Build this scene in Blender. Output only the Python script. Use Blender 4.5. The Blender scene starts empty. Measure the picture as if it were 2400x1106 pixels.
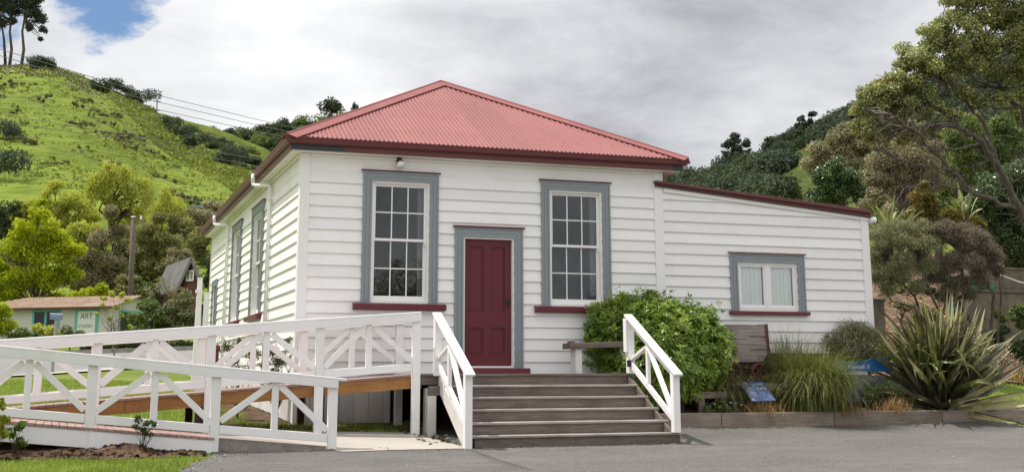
import bpy, bmesh, math, random
import numpy as np
from mathutils import Vector, Matrix, Euler, noise as mnoise

random.seed(7)
RNG = np.random.default_rng(11)
SC = bpy.context.scene
COL = SC.collection
PI = math.pi

# ------------------------------------------------------------------ camera
CX, CY, CZ = -3.3427, -19.6365, 0.9122
YAW, PIT, ROLL, FPX = 0.335589, 0.211576, -0.002059, 2947.87
PPX, PPY = 1200.0, 553.0 - 304.76
FW = Vector((math.sin(YAW)*math.cos(PIT), math.cos(YAW)*math.cos(PIT), math.sin(PIT)))
R0 = Vector((math.cos(YAW), -math.sin(YAW), 0))
U0 = R0.cross(FW)
RT = R0*math.cos(ROLL) + U0*math.sin(ROLL)
UP = -R0*math.sin(ROLL) + U0*math.cos(ROLL)
CAMP = Vector((CX, CY, CZ))
cd = bpy.data.cameras.new('camera')
cd.sensor_width = 36.0
cd.lens = FPX/2400*36
cd.shift_y = -304.76/2400
cd.clip_start = 0.1
cd.clip_end = 3000
cam = bpy.data.objects.new('camera', cd)
M = Matrix((RT, UP, -FW)).transposed().to_4x4()
M.translation = CAMP
cam.matrix_world = M
COL.objects.link(cam)
SC.camera = cam

def ray(px, py):
    return FW + RT*((px-PPX)/FPX) + UP*((PPY-py)/FPX)
def at(px, py, d):
    return CAMP + ray(px, py)*d
def atY(px, py, Y):
    r = ray(px, py); return CAMP + r*((Y-CY)/r.y)

# ------------------------------------------------------------------ sky and sun
SUNV = Vector((-0.40, 0.17, 1.0)).normalized()      # towards the sun
SUN_EL = math.asin(SUNV.z)
SUN_AZ = math.atan2(SUNV.x, SUNV.y)                 # from +y towards +x
sl = bpy.data.lights.new('sun', 'SUN')
sl.energy = 4.2
sl.angle = math.radians(0.6)
sl.color = (1.0, 0.95, 0.87)
so = bpy.data.objects.new('sun', sl)
so.rotation_euler = (-SUNV).to_track_quat('-Z', 'Y').to_euler()
so.location = (-20, 10, 60)
COL.objects.link(so)

W = bpy.data.worlds.new('World')
SC.world = W
W.use_nodes = True
nt = W.node_tree
nt.nodes.clear()
def N(t, **k):
    n = nt.nodes.new(t)
    for a, b in k.items(): setattr(n, a, b)
    return n
def L(a, b): nt.links.new(a, b)
def wmath(op, a, b=None, clamp=False):
    n = N('ShaderNodeMath', operation=op); n.use_clamp = clamp
    for i, v in enumerate((a, b)):
        if v is None: continue
        if isinstance(v, (int, float)): n.inputs[i].default_value = v
        else: L(v, n.inputs[i])
    return n.outputs[0]
def wrange(v, a, b, c, d, smooth=True):
    n = N('ShaderNodeMapRange')
    n.interpolation_type = 'SMOOTHSTEP' if smooth else 'LINEAR'
    L(v, n.inputs[0])
    for i, x in enumerate((a, b, c, d)): n.inputs[1+i].default_value = x
    return n.outputs[0]
tc = N('ShaderNodeTexCoord')
sky = N('ShaderNodeTexSky')
sky.sky_type = 'NISHITA'
sky.sun_disc = False
sky.sun_elevation = SUN_EL
sky.sun_rotation = SUN_AZ
sky.air_density = 1.0
sky.dust_density = 0.6
sky.ozone_density = 1.6
sep = N('ShaderNodeSeparateXYZ'); L(tc.outputs['Generated'], sep.inputs[0])
zc = wmath('MAXIMUM', sep.outputs[2], 0.0)
den = wmath('ADD', zc, 0.22)
px_ = wmath('DIVIDE', sep.outputs[0], den)
py_ = wmath('DIVIDE', sep.outputs[1], den)
cmb = N('ShaderNodeCombineXYZ'); L(px_, cmb.inputs[0]); L(py_, cmb.inputs[1])
def wnoise(scale, detail, rough, off=(0, 0, 0), dist=0.0):
    mp = N('ShaderNodeMapping'); mp.inputs['Location'].default_value = off
    L(cmb.outputs[0], mp.inputs[0])
    n = N('ShaderNodeTexNoise'); n.inputs['Scale'].default_value = scale
    n.inputs['Detail'].default_value = detail; n.inputs['Roughness'].default_value = rough
    n.inputs['Distortion'].default_value = dist
    L(mp.outputs[0], n.inputs['Vector'])
    return n.outputs['Fac']
def toward(px, py):
    v = ray(px, py).normalized()
    n = N('ShaderNodeVectorMath', operation='DOT_PRODUCT')
    L(tc.outputs['Generated'], n.inputs[0]); n.inputs[1].default_value = v
    return n.outputs['Value']
n_big = wnoise(1.35, 6, 0.50, (3.1, 0.4, 0), 0.3)
n_mid = wnoise(3.2, 8, 0.6, (7.7, 2.4, 0), 0.4)
n_fine = wnoise(7.0, 9, 0.62, (1.2, 5.0, 0), 0.2)
# the gap of blue, upper left; the rest of the deck is closed
gapd = wmath('ADD', toward(250, -52), wmath('MULTIPLY', wmath('SUBTRACT', n_mid, 0.5), 0.0045))
gapd = wmath('ADD', gapd, wmath('MULTIPLY', wmath('SUBTRACT', n_fine, 0.5), 0.0035))
gap = wrange(gapd, math.cos(math.radians(3.0)), math.cos(math.radians(1.6)), 0, 1)
gapd2 = wmath('ADD', toward(20, 20), wmath('MULTIPLY', wmath('SUBTRACT', n_mid, 0.5), 0.004))
gap2 = wrange(gapd2, math.cos(math.radians(1.9)), math.cos(math.radians(.8)), 0, 1)
gap = wmath('MAXIMUM', gap, gap2)
dens = wmath('ADD', wmath('MULTIPLY', n_big, 0.62), wmath('ADD', wmath('MULTIPLY', n_mid, 0.28), wmath('MULTIPLY', n_fine, 0.10)))
# the thicker, greyer part of the deck lies to the right
rgt = wrange(toward(2300, 60), math.cos(math.radians(30)), math.cos(math.radians(3)), 0, 1)
shade = wmath('SUBTRACT', dens, wmath('MULTIPLY', rgt, 0.085))
cr = N('ShaderNodeValToRGB')
cr.color_ramp.elements[0].position = 0.29; cr.color_ramp.elements[0].color = (0.41, 0.425, 0.465, 1)
cr.color_ramp.elements[1].position = 0.575; cr.color_ramp.elements[1].color = (1.0, 1.0, 1.0, 1)
e = cr.color_ramp.elements.new(0.46); e.color = (0.77, 0.78, 0.805, 1)
L(shade, cr.inputs[0])
# overcast luminance grows towards the zenith
cie = wmath('ADD', 0.92, wmath('MULTIPLY', zc, 0.95))
cs = N('ShaderNodeVectorMath', operation='SCALE')
L(cr.outputs[0], cs.inputs[0]); L(wmath('MULTIPLY', cie, 8.6), cs.inputs['Scale'])
mix = N('ShaderNodeMix', data_type='RGBA')
skm = N('ShaderNodeVectorMath', operation='MULTIPLY')
L(sky.outputs[0], skm.inputs[0]); skm.inputs[1].default_value = (0.66, 0.86, 1.05)
L(wmath('MULTIPLY', gap, 0.93), mix.inputs['Factor'])
L(cs.outputs[0], mix.inputs[6]); L(skm.outputs[0], mix.inputs[7])
bg = N('ShaderNodeBackground'); bg.inputs['Strength'].default_value = 0.1
L(mix.outputs[2], bg.inputs['Color'])
wo = N('ShaderNodeOutputWorld'); L(bg.outputs[0], wo.inputs[0])

SC.view_settings.view_transform = 'Standard'
SC.view_settings.look = 'None'
SC.view_settings.exposure = 0.12
SC.view_settings.gamma = 1.0
SC.view_settings.use_curve_mapping = False
SC.render.engine = 'CYCLES'
SC.cycles.use_denoising = True
SC.cycles.max_bounces = 6
SC.cycles.transparent_max_bounces = 12
SC.cycles.sample_clamp_indirect = 6

# ------------------------------------------------------------------ materials
def new_mat(name):
    m = bpy.data.materials.new(name); m.use_nodes = True
    t = m.node_tree; t.nodes.clear()
    return m, t
class NT:
    def __init__(s, t): s.t = t
    def n(s, ty, **k):
        n = s.t.nodes.new(ty)
        for a, b in k.items(): setattr(n, a, b)
        return n
    def l(s, a, b): s.t.links.new(a, b)
    def noise(s, vec, scale, detail=4, rough=0.55, dist=0.0):
        n = s.n('ShaderNodeTexNoise')
        n.inputs['Scale'].default_value = scale; n.inputs['Detail'].default_value = detail
        n.inputs['Roughness'].default_value = rough; n.inputs['Distortion'].default_value = dist
        if vec is not None: s.l(vec, n.inputs['Vector'])
        return n.outputs['Fac']
    def mapping(s, vec, scale=(1, 1, 1), rot=(0, 0, 0)):
        n = s.n('ShaderNodeMapping'); n.inputs['Scale'].default_value = scale; n.inputs['Rotation'].default_value = rot
        s.l(vec, n.inputs[0]); return n.outputs[0]
    def ramp(s, fac, stops):
        n = s.n('ShaderNodeValToRGB'); r = n.color_ramp
        while len(r.elements) < len(stops): r.elements.new(0.5)
        for el, (p, c) in zip(r.elements, stops):
            el.position = p; el.color = (*c, 1) if len(c) == 3 else c
        s.l(fac, n.inputs[0]); return n.outputs[0]
    def mixc(s, fac, a, b, mode='MIX'):
        n = s.n('ShaderNodeMix', data_type='RGBA', blend_type=mode)
        for inp, v in ((n.inputs['Factor'], fac), (n.inputs[6], a), (n.inputs[7], b)):
            if isinstance(v, (int, float)): inp.default_value = v
            elif isinstance(v, tuple): inp.default_value = (*v, 1)
            else: s.l(v, inp)
        return n.outputs[2]
    def math(s, op, a, b=None, clamp=False):
        n = s.n('ShaderNodeMath', operation=op); n.use_clamp = clamp
        for i, v in enumerate((a, b)):
            if v is None: continue
            if isinstance(v, (int, float)): n.inputs[i].default_value = v
            else: s.l(v, n.inputs[i])
        return n.outputs[0]
    def bump(s, h, strength=0.3, dist=0.01):
        n = s.n('ShaderNodeBump'); n.inputs['Strength'].default_value = strength; n.inputs['Distance'].default_value = dist
        s.l(h, n.inputs['Height']); return n.outputs[0]
    def out(s, col, rough=0.6, normal=None, spec=0.4, metallic=0.0):
        p = s.n('ShaderNodeBsdfPrincipled')
        if isinstance(col, tuple): p.inputs['Base Color'].default_value = (*col, 1)
        else: s.l(col, p.inputs['Base Color'])
        if isinstance(rough, (int, float)): p.inputs['Roughness'].default_value = rough
        else: s.l(rough, p.inputs['Roughness'])
        p.inputs['Specular IOR Level'].default_value = spec
        p.inputs['Metallic'].default_value = metallic
        if normal is not None: s.l(normal, p.inputs['Normal'])
        o = s.n('ShaderNodeOutputMaterial'); s.l(p.outputs[0], o.inputs[0]); return p

def world_pos(x):
    g = x.n('ShaderNodeNewGeometry'); return g.outputs['Position']

def m_painted(name, col, dirt=(0.45, 0.43, 0.38), amount=0.25, rough=0.55, var=0.06, speck=0.0):
    m, t = new_mat(name); x = NT(t)
    p = world_pos(x)
    oi = x.n('ShaderNodeObjectInfo').outputs['Random']
    n1 = x.noise(p, 1.3, 6, 0.65)
    n2 = x.noise(x.mapping(p, (6, 6, 40)), 2.0, 5, 0.6)
    n3 = x.noise(p, 60, 3, 0.6)
    c = x.mixc(x.math('MULTIPLY', x.ramp(n1, [(0.48, (0, 0, 0)), (0.8, (1, 1, 1))]), amount), col, dirt)
    c = x.mixc(x.math('MULTIPLY', x.ramp(n2, [(0.5, (0, 0, 0)), (0.75, (1, 1, 1))]), amount*0.5), c, dirt)
    if speck:
        c = x.mixc(x.math('MULTIPLY', x.ramp(x.noise(p, 22, 4, 0.7), [(0.66, (0, 0, 0)), (0.72, (1, 1, 1))]), speck), c, (0.20, 0.18, 0.15))
    hs = x.n('ShaderNodeHueSaturation'); x.l(c, hs.inputs['Color'])
    x.l(x.math('ADD', 1.0-var, x.math('MULTIPLY', oi, 2*var)), hs.inputs['Value'])
    x.out(hs.outputs[0], rough, x.bump(n3, 0.12, 0.004), 0.35)
    return m

def m_wood(name, c1, c2, c3=None, axis='X', rough=0.8, gscale=1.0, bumpk=0.5):
    m, t = new_mat(name); x = NT(t)
    p = world_pos(x)
    oi = x.n('ShaderNodeObjectInfo').outputs['Random']
    off = x.n('ShaderNodeVectorMath', operation='ADD'); x.l(p, off.inputs[0])
    cb = x.n('ShaderNodeCombineXYZ'); x.l(x.math('MULTIPLY', oi, 37.0), cb.inputs[0]); x.l(x.math('MULTIPLY', oi, 19.0), cb.inputs[2])
    x.l(cb.outputs[0], off.inputs[1])
    sc = {'X': (1.2, 14, 30), 'Z': (14, 14, 1.2), 'Y': (14, 1.2, 30)}[axis]
    g = x.noise(x.mapping(off.outputs[0], tuple(a*gscale for a in sc)), 2.2, 7, 0.65, 0.6)
    b = x.noise(off.outputs[0], 2.5, 5, 0.6)
    c = x.ramp(g, [(0.3, c1), (0.55, c2), (0.75, c3 or c2)])
    c = x.mixc(x.math('MULTIPLY', x.ramp(b, [(0.45, (0, 0, 0)), (0.75, (1, 1, 1))]), 0.5), c, tuple(a*0.55 for a in c1))
    hs = x.n('ShaderNodeHueSaturation'); x.l(c, hs.inputs['Color'])
    x.l(x.math('ADD', 0.82, x.math('MULTIPLY', oi, 0.36)), hs.inputs['Value'])
    x.out(hs.outputs[0], rough, x.bump(g, bumpk, 0.006), 0.25)
    return m

def m_plain(name, col, rough=0.5, metallic=0.0, var=0.1, scale=8, spec=0.4):
    m, t = new_mat(name); x = NT(t)
    n = x.noise(world_pos(x), scale, 5, 0.6)
    c = x.ramp(n, [(0.3, tuple(a*(1-var) for a in col)), (0.7, tuple(min(1, a*(1+var)) for a in col))])
    x.out(c, rough, x.bump(n, 0.08, 0.004), spec, metallic)
    return m

def m_leaf(name, cols, rough=0.5, trans=0.3, nscale=0.7, spec=0.35, flower=None):
    m, t = new_mat(name); x = NT(t)
    a = x.n('ShaderNodeAttribute', attribute_name='rnd').outputs['Fac']
    n = x.noise(world_pos(x), nscale, 3, 0.6)
    f = x.math('ADD', x.math('MULTIPLY', a, 0.62), x.math('MULTIPLY', x.math('SUBTRACT', n, 0.5), 1.1))
    f = x.math('ADD', f, 0.19, True)
    cols = [tuple(min(.62, v*(1.58 if max(c_) < .32 else 1.12)) for v in c_) for c_ in cols]
    k = len(cols)
    c = x.ramp(f, [(0.08+0.84*i/(k-1), cc) for i, cc in enumerate(cols)])
    if flower:
        g = x.n('ShaderNodeMath', operation='GREATER_THAN'); x.l(x.noise(world_pos(x), flower[2], 2, 0.5), g.inputs[0]); g.inputs[1].default_value = flower[1]
        c = x.mixc(x.math('MULTIPLY', g.outputs[0], x.math('GREATER_THAN', a, 0.45)), c, flower[0])
    p = x.n('ShaderNodeBsdfPrincipled'); x.l(c, p.inputs['Base Color'])
    p.inputs['Roughness'].default_value = rough; p.inputs['Specular IOR Level'].default_value = spec
    tr = x.n('ShaderNodeBsdfTranslucent'); x.l(x.mixc(1.0, c, (1.15, 1.25, 0.75), 'MULTIPLY'), tr.inputs[0])
    mx = x.n('ShaderNodeMixShader'); mx.inputs[0].default_value = trans
    x.l(p.outputs[0], mx.inputs[1]); x.l(tr.outputs[0], mx.inputs[2])
    o = x.n('ShaderNodeOutputMaterial'); x.l(mx.outputs[0], o.inputs[0])
    return m

WHITE = m_painted('white_weatherboard_paint', (0.83, 0.82, 0.815), (0.50, 0.47, 0.41), 0.24, 0.5, 0.045)
WHITE_RAIL = m_painted('white_rail_paint', (0.82, 0.81, 0.81), (0.42, 0.39, 0.35), 0.30, 0.55, 0.05, 0.22)
WHITE_OLD = m_painted('worn_white_paint', (0.70, 0.68, 0.65), (0.30, 0.26, 0.22), 0.55, 0.65, 0.05, 0.5)
WHITE_TRIM = m_painted('white_trim_paint', (0.82, 0.81, 0.80), (0.55, 0.52, 0.46), 0.14, 0.45, 0.03)
CREAM = m_painted('cream_soffit_paint', (0.81, 0.80, 0.76), (0.58, 0.56, 0.48), 0.25, 0.55, 0.02)
BLUEGREY = m_painted('blue_grey_trim_paint', (0.250, 0.280, 0.295), (0.17, 0.185, 0.195), 0.3, 0.5, 0.03)
MAROON = m_painted('maroon_sill_paint', (0.155, 0.032, 0.042), (0.09, 0.03, 0.035), 0.4, 0.42, 0.04)
DOORRED = m_painted('dark_red_door_paint', (0.125, 0.017, 0.027), (0.07, 0.014, 0.02), 0.35, 0.38, 0.0)
GUTTER = m_painted('oxide_red_gutter', (0.135, 0.038, 0.038), (0.08, 0.03, 0.03), 0.4, 0.4, 0.03)
PRIMER = m_painted('dark_grey_undercoat', (0.045, 0.047, 0.055), (0.07, 0.065, 0.06), 0.3, 0.6, 0.0)
RUSTSTRAP = m_painted('red_oxide_steel', (0.095, 0.033, 0.028), (0.05, 0.025, 0.02), 0.5, 0.6, 0.1)
TEAL = m_painted('teal_paint', (0.12, 0.42, 0.38), (0.1, 0.28, 0.26), 0.3, 0.5, 0.03)
GREYWOOD = m_wood('weathered_grey_timber', (0.095, 0.076, 0.066), (0.18, 0.148, 0.128), (0.26, 0.222, 0.195), 'X')
GREYWOOD_LIT = m_wood('sunlit_tread_timber', (0.22, 0.19, 0.17), (0.36, 0.32, 0.30), (0.46, 0.42, 0.39), 'X')  # paler copy of the grey timber; sunlight on the treads painted into it
EDGEWOOD = m_wood('grey_sleeper_timber', (0.17, 0.137, 0.108), (0.28, 0.232, 0.19), (0.37, 0.32, 0.265), 'X', gscale=0.7)
ORANGEWOOD = m_wood('fresh_pine_timber', (0.23, 0.105, 0.035), (0.35, 0.175, 0.065), (0.42, 0.24, 0.10), 'X')
PINKDECK = m_wood('pinkish_decking', (0.28, 0.17, 0.15), (0.40, 0.27, 0.24), (0.47, 0.34, 0.31), 'Y')
TROLLEYWOOD = m_wood('brown_grey_board', (0.155, 0.125, 0.11), (0.28, 0.235, 0.215), (0.38, 0.335, 0.31), 'X', gscale=0.8)
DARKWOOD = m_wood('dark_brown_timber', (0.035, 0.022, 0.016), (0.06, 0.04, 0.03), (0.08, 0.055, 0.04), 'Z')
POLEWOOD = m_wood('pole_timber', (0.09, 0.07, 0.06), (0.16, 0.13, 0.11), (0.20, 0.17, 0.15), 'Z')
BARK = m_wood('bark', (0.05, 0.035, 0.025), (0.12, 0.09, 0.07), (0.19, 0.155, 0.13), 'Z', gscale=0.5)
PALEBARK = m_wood('pale_bark', (0.11, 0.085, 0.065), (0.22, 0.18, 0.15), (0.33, 0.28, 0.24), 'Z', gscale=0.5)
LIMBBARK = m_wood('grey_brown_limb_bark', (0.05, 0.042, 0.034), (0.13, 0.112, 0.095), (0.25, 0.225, 0.195), 'Z', gscale=0.6, bumpk=1.0)
WALLCONC = m_plain('mossy_wall_concrete', (0.15, 0.132, 0.098), 0.9, 0, 0.35, 3)
BLACK = m_plain('black_plastic', (0.02, 0.02, 0.022), 0.4)
METAL = m_plain('grey_metal', (0.35, 0.36, 0.37), 0.4, 0.8)
CONCRETE = m_plain('old_concrete', (0.26, 0.245, 0.215), 0.85, 0, 0.25, 5)
SHADEBLACK = m_plain('shade_black', (0.012, 0.012, 0.013), 0.9)  # near-black colour holds the shade of unlit rooms and hollows
MAILBLUE = m_plain('slate_blue_paint', (0.16, 0.21, 0.29), 0.4)
TANKGREEN = m_plain('green_tank_plastic', (0.03, 0.13, 0.095), 0.5)
BRICKRED = m_plain('red_brown_boards', (0.11, 0.045, 0.035), 0.8, 0, 0.4, 3)
GREYROOF = m_plain('grey_iron_roof', (0.165, 0.165, 0.16), 0.5, 0, 0.3, 2)
BLUEROOF = m_plain('blue_grey_roof', (0.22, 0.29, 0.37), 0.45)
SIGNBLUE = m_plain('sign_blue', (0.012, 0.12, 0.36), 0.35, 0, 0.15, 6)
SIGNPALE = m_plain('sign_pale_blue', (0.13, 0.20, 0.42), 0.3, 0, 0.25, 5)
SIGNWHITE = m_plain('sign_white_print', (0.78, 0.80, 0.84), 0.5)
INK = m_plain('grey_ink', (0.10, 0.10, 0.12), 0.6)
STRAW = m_leaf('dry_straw', [(0.20, 0.12, 0.05), (0.36, 0.24, 0.11)], 0.8, 0.1, 3)
CURTAIN = m_plain('white_curtain_cloth', (0.88, 0.89, 0.88), 0.9, 0, 0.03)

def m_roof(name):
    m, t = new_mat(name); x = NT(t); p = world_pos(x)
    n = x.noise(p, 0.8, 6, 0.65); n2 = x.noise(x.mapping(p, (30, 3, 3)), 1.0, 5, 0.65)
    c = x.ramp(n, [(0.3, (0.215, 0.066, 0.062)), (0.7, (0.265, 0.089, 0.084))])
    c = x.mixc(x.math('MULTIPLY', x.ramp(n2, [(0.5, (0, 0, 0)), (0.8, (1, 1, 1))]), 0.3), c, (0.30, 0.145, 0.135))
    sp_ = x.n('ShaderNodeSeparateXYZ'); x.l(p, sp_.inputs[0]); wn_ = x.n('ShaderNodeTexWhiteNoise', noise_dimensions='1D')
    x.l(x.math('FLOOR', x.math('MULTIPLY', sp_.outputs[0], 1/.762)), wn_.inputs['W'])
    hs = x.n('ShaderNodeHueSaturation'); x.l(c, hs.inputs['Color']); x.l(x.math('ADD', .94, x.math('MULTIPLY', wn_.outputs['Value'], .12)), hs.inputs['Value'])
    x.out(hs.outputs[0], 0.55, None, 0.3); return m
ROOFRED = m_roof('faded_red_iron')
def m_rustroof(name):
    m, t = new_mat(name); x = NT(t); p = world_pos(x)
    n = x.noise(p, 1.5, 6, 0.7)
    c = x.ramp(n, [(0.3, (0.17, 0.105, 0.07)), (0.55, (0.265, 0.182, 0.128)), (0.75, (0.33, 0.25, 0.19))])
    x.out(c, 0.7, None, 0.3); return m
RUSTROOF = m_rustroof('rusty_studio_iron')
def m_glass(name, tint, ior=1.62):
    m, t = new_mat(name); x = NT(t)
    tr = x.n('ShaderNodeBsdfTransparent'); tr.inputs[0].default_value = (*tint, 1)
    gl = x.n('ShaderNodeBsdfGlossy'); gl.inputs['Roughness'].default_value = 0.015; gl.inputs[0].default_value = (0.95, 0.97, 1, 1)
    fr = x.n('ShaderNodeFresnel'); fr.inputs[0].default_value = ior
    n = x.noise(world_pos(x), 2.2, 2, 0.5)
    b = x.bump(n, 0.10, 0.02); x.l(b, gl.inputs['Normal'])
    mx = x.n('ShaderNodeMixShader'); x.l(fr.outputs[0], mx.inputs[0]); x.l(tr.outputs[0], mx.inputs[1]); x.l(gl.outputs[0], mx.inputs[2])
    o = x.n('ShaderNodeOutputMaterial'); x.l(mx.outputs[0], o.inputs[0]); return m
GLASS = m_glass('window_glass', (0.72, 0.74, 0.74))
GLASS_CLEAR = m_glass('clear_window_glass', (0.97, 0.985, 0.98), 1.3)

def m_asphalt():
    m, t = new_mat('asphalt'); x = NT(t); p = world_pos(x)
    a = x.noise(p, 0.55, 6, 0.6); b = x.noise(p, 90, 3, 0.7); st = x.noise(x.mapping(p, (0.5, 1.6, 1)), 1.6, 5, 0.65, 0.8)
    v = x.n('ShaderNodeTexVoronoi'); v.inputs['Scale'].default_value = 75; x.l(p, v.inputs['Vector'])
    c = x.ramp(a, [(0.32, (0.078, 0.074, 0.069)), (0.68, (0.142, 0.134, 0.124))])
    b2 = x.noise(p, 28, 4, 0.75)
    b3 = x.noise(p, 9, 5, 0.75)
    c = x.mixc(x.math('MULTIPLY', x.ramp(b3, [(0.5, (0, 0, 0)), (0.7, (1, 1, 1))]), 0.55), c, (0.20, 0.189, 0.174))
    c = x.mixc(x.math('MULTIPLY', x.ramp(b3, [(0.3, (1, 1, 1)), (0.46, (0, 0, 0))]), 0.5), c, (0.065, 0.062, 0.058))
    c = x.mixc(x.math('MULTIPLY', x.ramp(b2, [(0.52, (0, 0, 0)), (0.64, (1, 1, 1))]), 0.85), c, (0.20, 0.188, 0.172))
    c = x.mixc(x.math('MULTIPLY', x.ramp(b2, [(0.36, (1, 1, 1)), (0.48, (0, 0, 0))]), 0.85), c, (0.062, 0.059, 0.056))
    c = x.mixc(x.math('MULTIPLY', x.ramp(b, [(0.40, (0, 0, 0)), (0.70, (1, 1, 1))]), 0.55), c, (0.215, 0.205, 0.19))
    c = x.mixc(x.math('MULTIPLY', x.ramp(v.outputs['Distance'], [(0.25, (1, 1, 1)), (0.5, (0, 0, 0))]), 0.35), c, (0.08, 0.078, 0.078))
    c = x.mixc(x.math('MULTIPLY', x.ramp(st, [(0.50, (0, 0, 0)), (0.66, (1, 1, 1))]), 0.5), c, (0.185, 0.175, 0.162))
    x.out(c, 0.85, x.bump(x.math('ADD', b, b2), 0.9, 0.014), 0.25); return m
ASPHALT = m_asphalt()
def m_ground(name, stops, scales=(0.6, 9), rough=0.95, bumpk=0.5, bscale=30):
    m, t = new_mat(name); x = NT(t); p = world_pos(x)
    a = x.noise(p, scales[0], 5, 0.6); b = x.noise(p, scales[1], 5, 0.7)
    f = x.math('ADD', x.math('MULTIPLY', a, 0.55), x.math('MULTIPLY', b, 0.45))
    x.out(x.ramp(f, stops), rough, x.bump(x.noise(p, bscale, 4, 0.7), bumpk, 0.03), 0.15); return m
LAWN = m_ground('lawn_turf', [(0.33, (0.070, 0.105, 0.018)), (0.5, (0.125, 0.165, 0.026)), (0.66, (0.18, 0.215, 0.045))], (0.45, 11))
CONCPATH = m_ground('path_concrete', [(0.3, (0.33, 0.30, 0.265)), (0.7, (0.43, 0.395, 0.355))], (0.9, 25), 0.9, 0.15, 60)
SOIL = m_ground('garden_soil', [(0.35, (0.055, 0.034, 0.022)), (0.52, (0.115, 0.072, 0.046)), (0.66, (0.21, 0.14, 0.09))], (2.5, 22), 1.0, 0.9, 45)
BARKMULCH = m_ground('bark_mulch', [(0.36, (0.06, 0.04, 0.028)), (0.5, (0.15, 0.10, 0.07)), (0.66, (0.28, 0.21, 0.15))], (1.0, 16), 1.0, 0.9, 25)
ROADGREY = m_ground('road_seal', [(0.3, (0.17, 0.168, 0.168)), (0.7, (0.23, 0.225, 0.22))], (0.4, 10), 0.9, 0.2, 50)
def m_hill(name, stops, sc=(0.016, 0.09, 0.5), terr=0.0):
    m, t = new_mat(name); x = NT(t); p = world_pos(x)
    a = x.noise(p, sc[0], 4, 0.6); b = x.noise(x.mapping(p, (1, 1, 2.6)), sc[1], 5, 0.65); d = x.noise(x.mapping(p, (.55, .55, 4.5)), sc[2], 5, 0.72)
    f = x.math('ADD', x.math('MULTIPLY', a, 0.34), x.math('ADD', x.math('MULTIPLY', b, 0.31), x.math('MULTIPLY', d, 0.35)))
    x.out(x.ramp(f, stops), 0.95, x.bump(x.math('ADD', b, d), 0.9, 1.2), 0.1); return m
HILLGRASS = m_hill('hill_pasture', [(0.34, (0.070, 0.086, 0.020)), (0.42, (0.118, 0.160, 0.026)), (0.52, (0.170, 0.220, 0.032)), (0.64, (0.225, 0.26, 0.055))], (0.02, 0.12, 0.30))
HILLROUGH = m_hill('hill_rough_pasture', [(0.36, (0.060, 0.075, 0.018)), (0.46, (0.105, 0.135, 0.022)), (0.56, (0.155, 0.190, 0.028)), (0.66, (0.21, 0.225, 0.05))], (0.03, 0.2, 0.9))
HILLFOREST = m_hill('forest_floor', [(0.38, (0.018, 0.028, 0.012)), (0.6, (0.04, 0.06, 0.02))], (0.03, 0.2, 0.9))

# ------------------------------------------------------------------ object helpers
WL = {}
def wl(o): return WL.get(o.name, Vector((0, 0, 0)))
def reg(o, parent, world):
    COL.objects.link(o)
    if parent is not None:
        o.parent = parent; o.location = Vector(world) - wl(parent)
    else:
        o.location = world
    WL[o.name] = Vector(world)
    return o
def tag(o, label=None, cat=None, group=None, kind=None):
    if label: o['label'] = label
    if cat: o['category'] = cat
    if group: o['group'] = group
    if kind: o['kind'] = kind
    return o
def thing(name, loc, label, cat, group=None):
    o = bpy.data.objects.new(name, None); o.empty_display_size = 0.2
    reg(o, None, Vector(loc)); return tag(o, label, cat, group)

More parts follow.
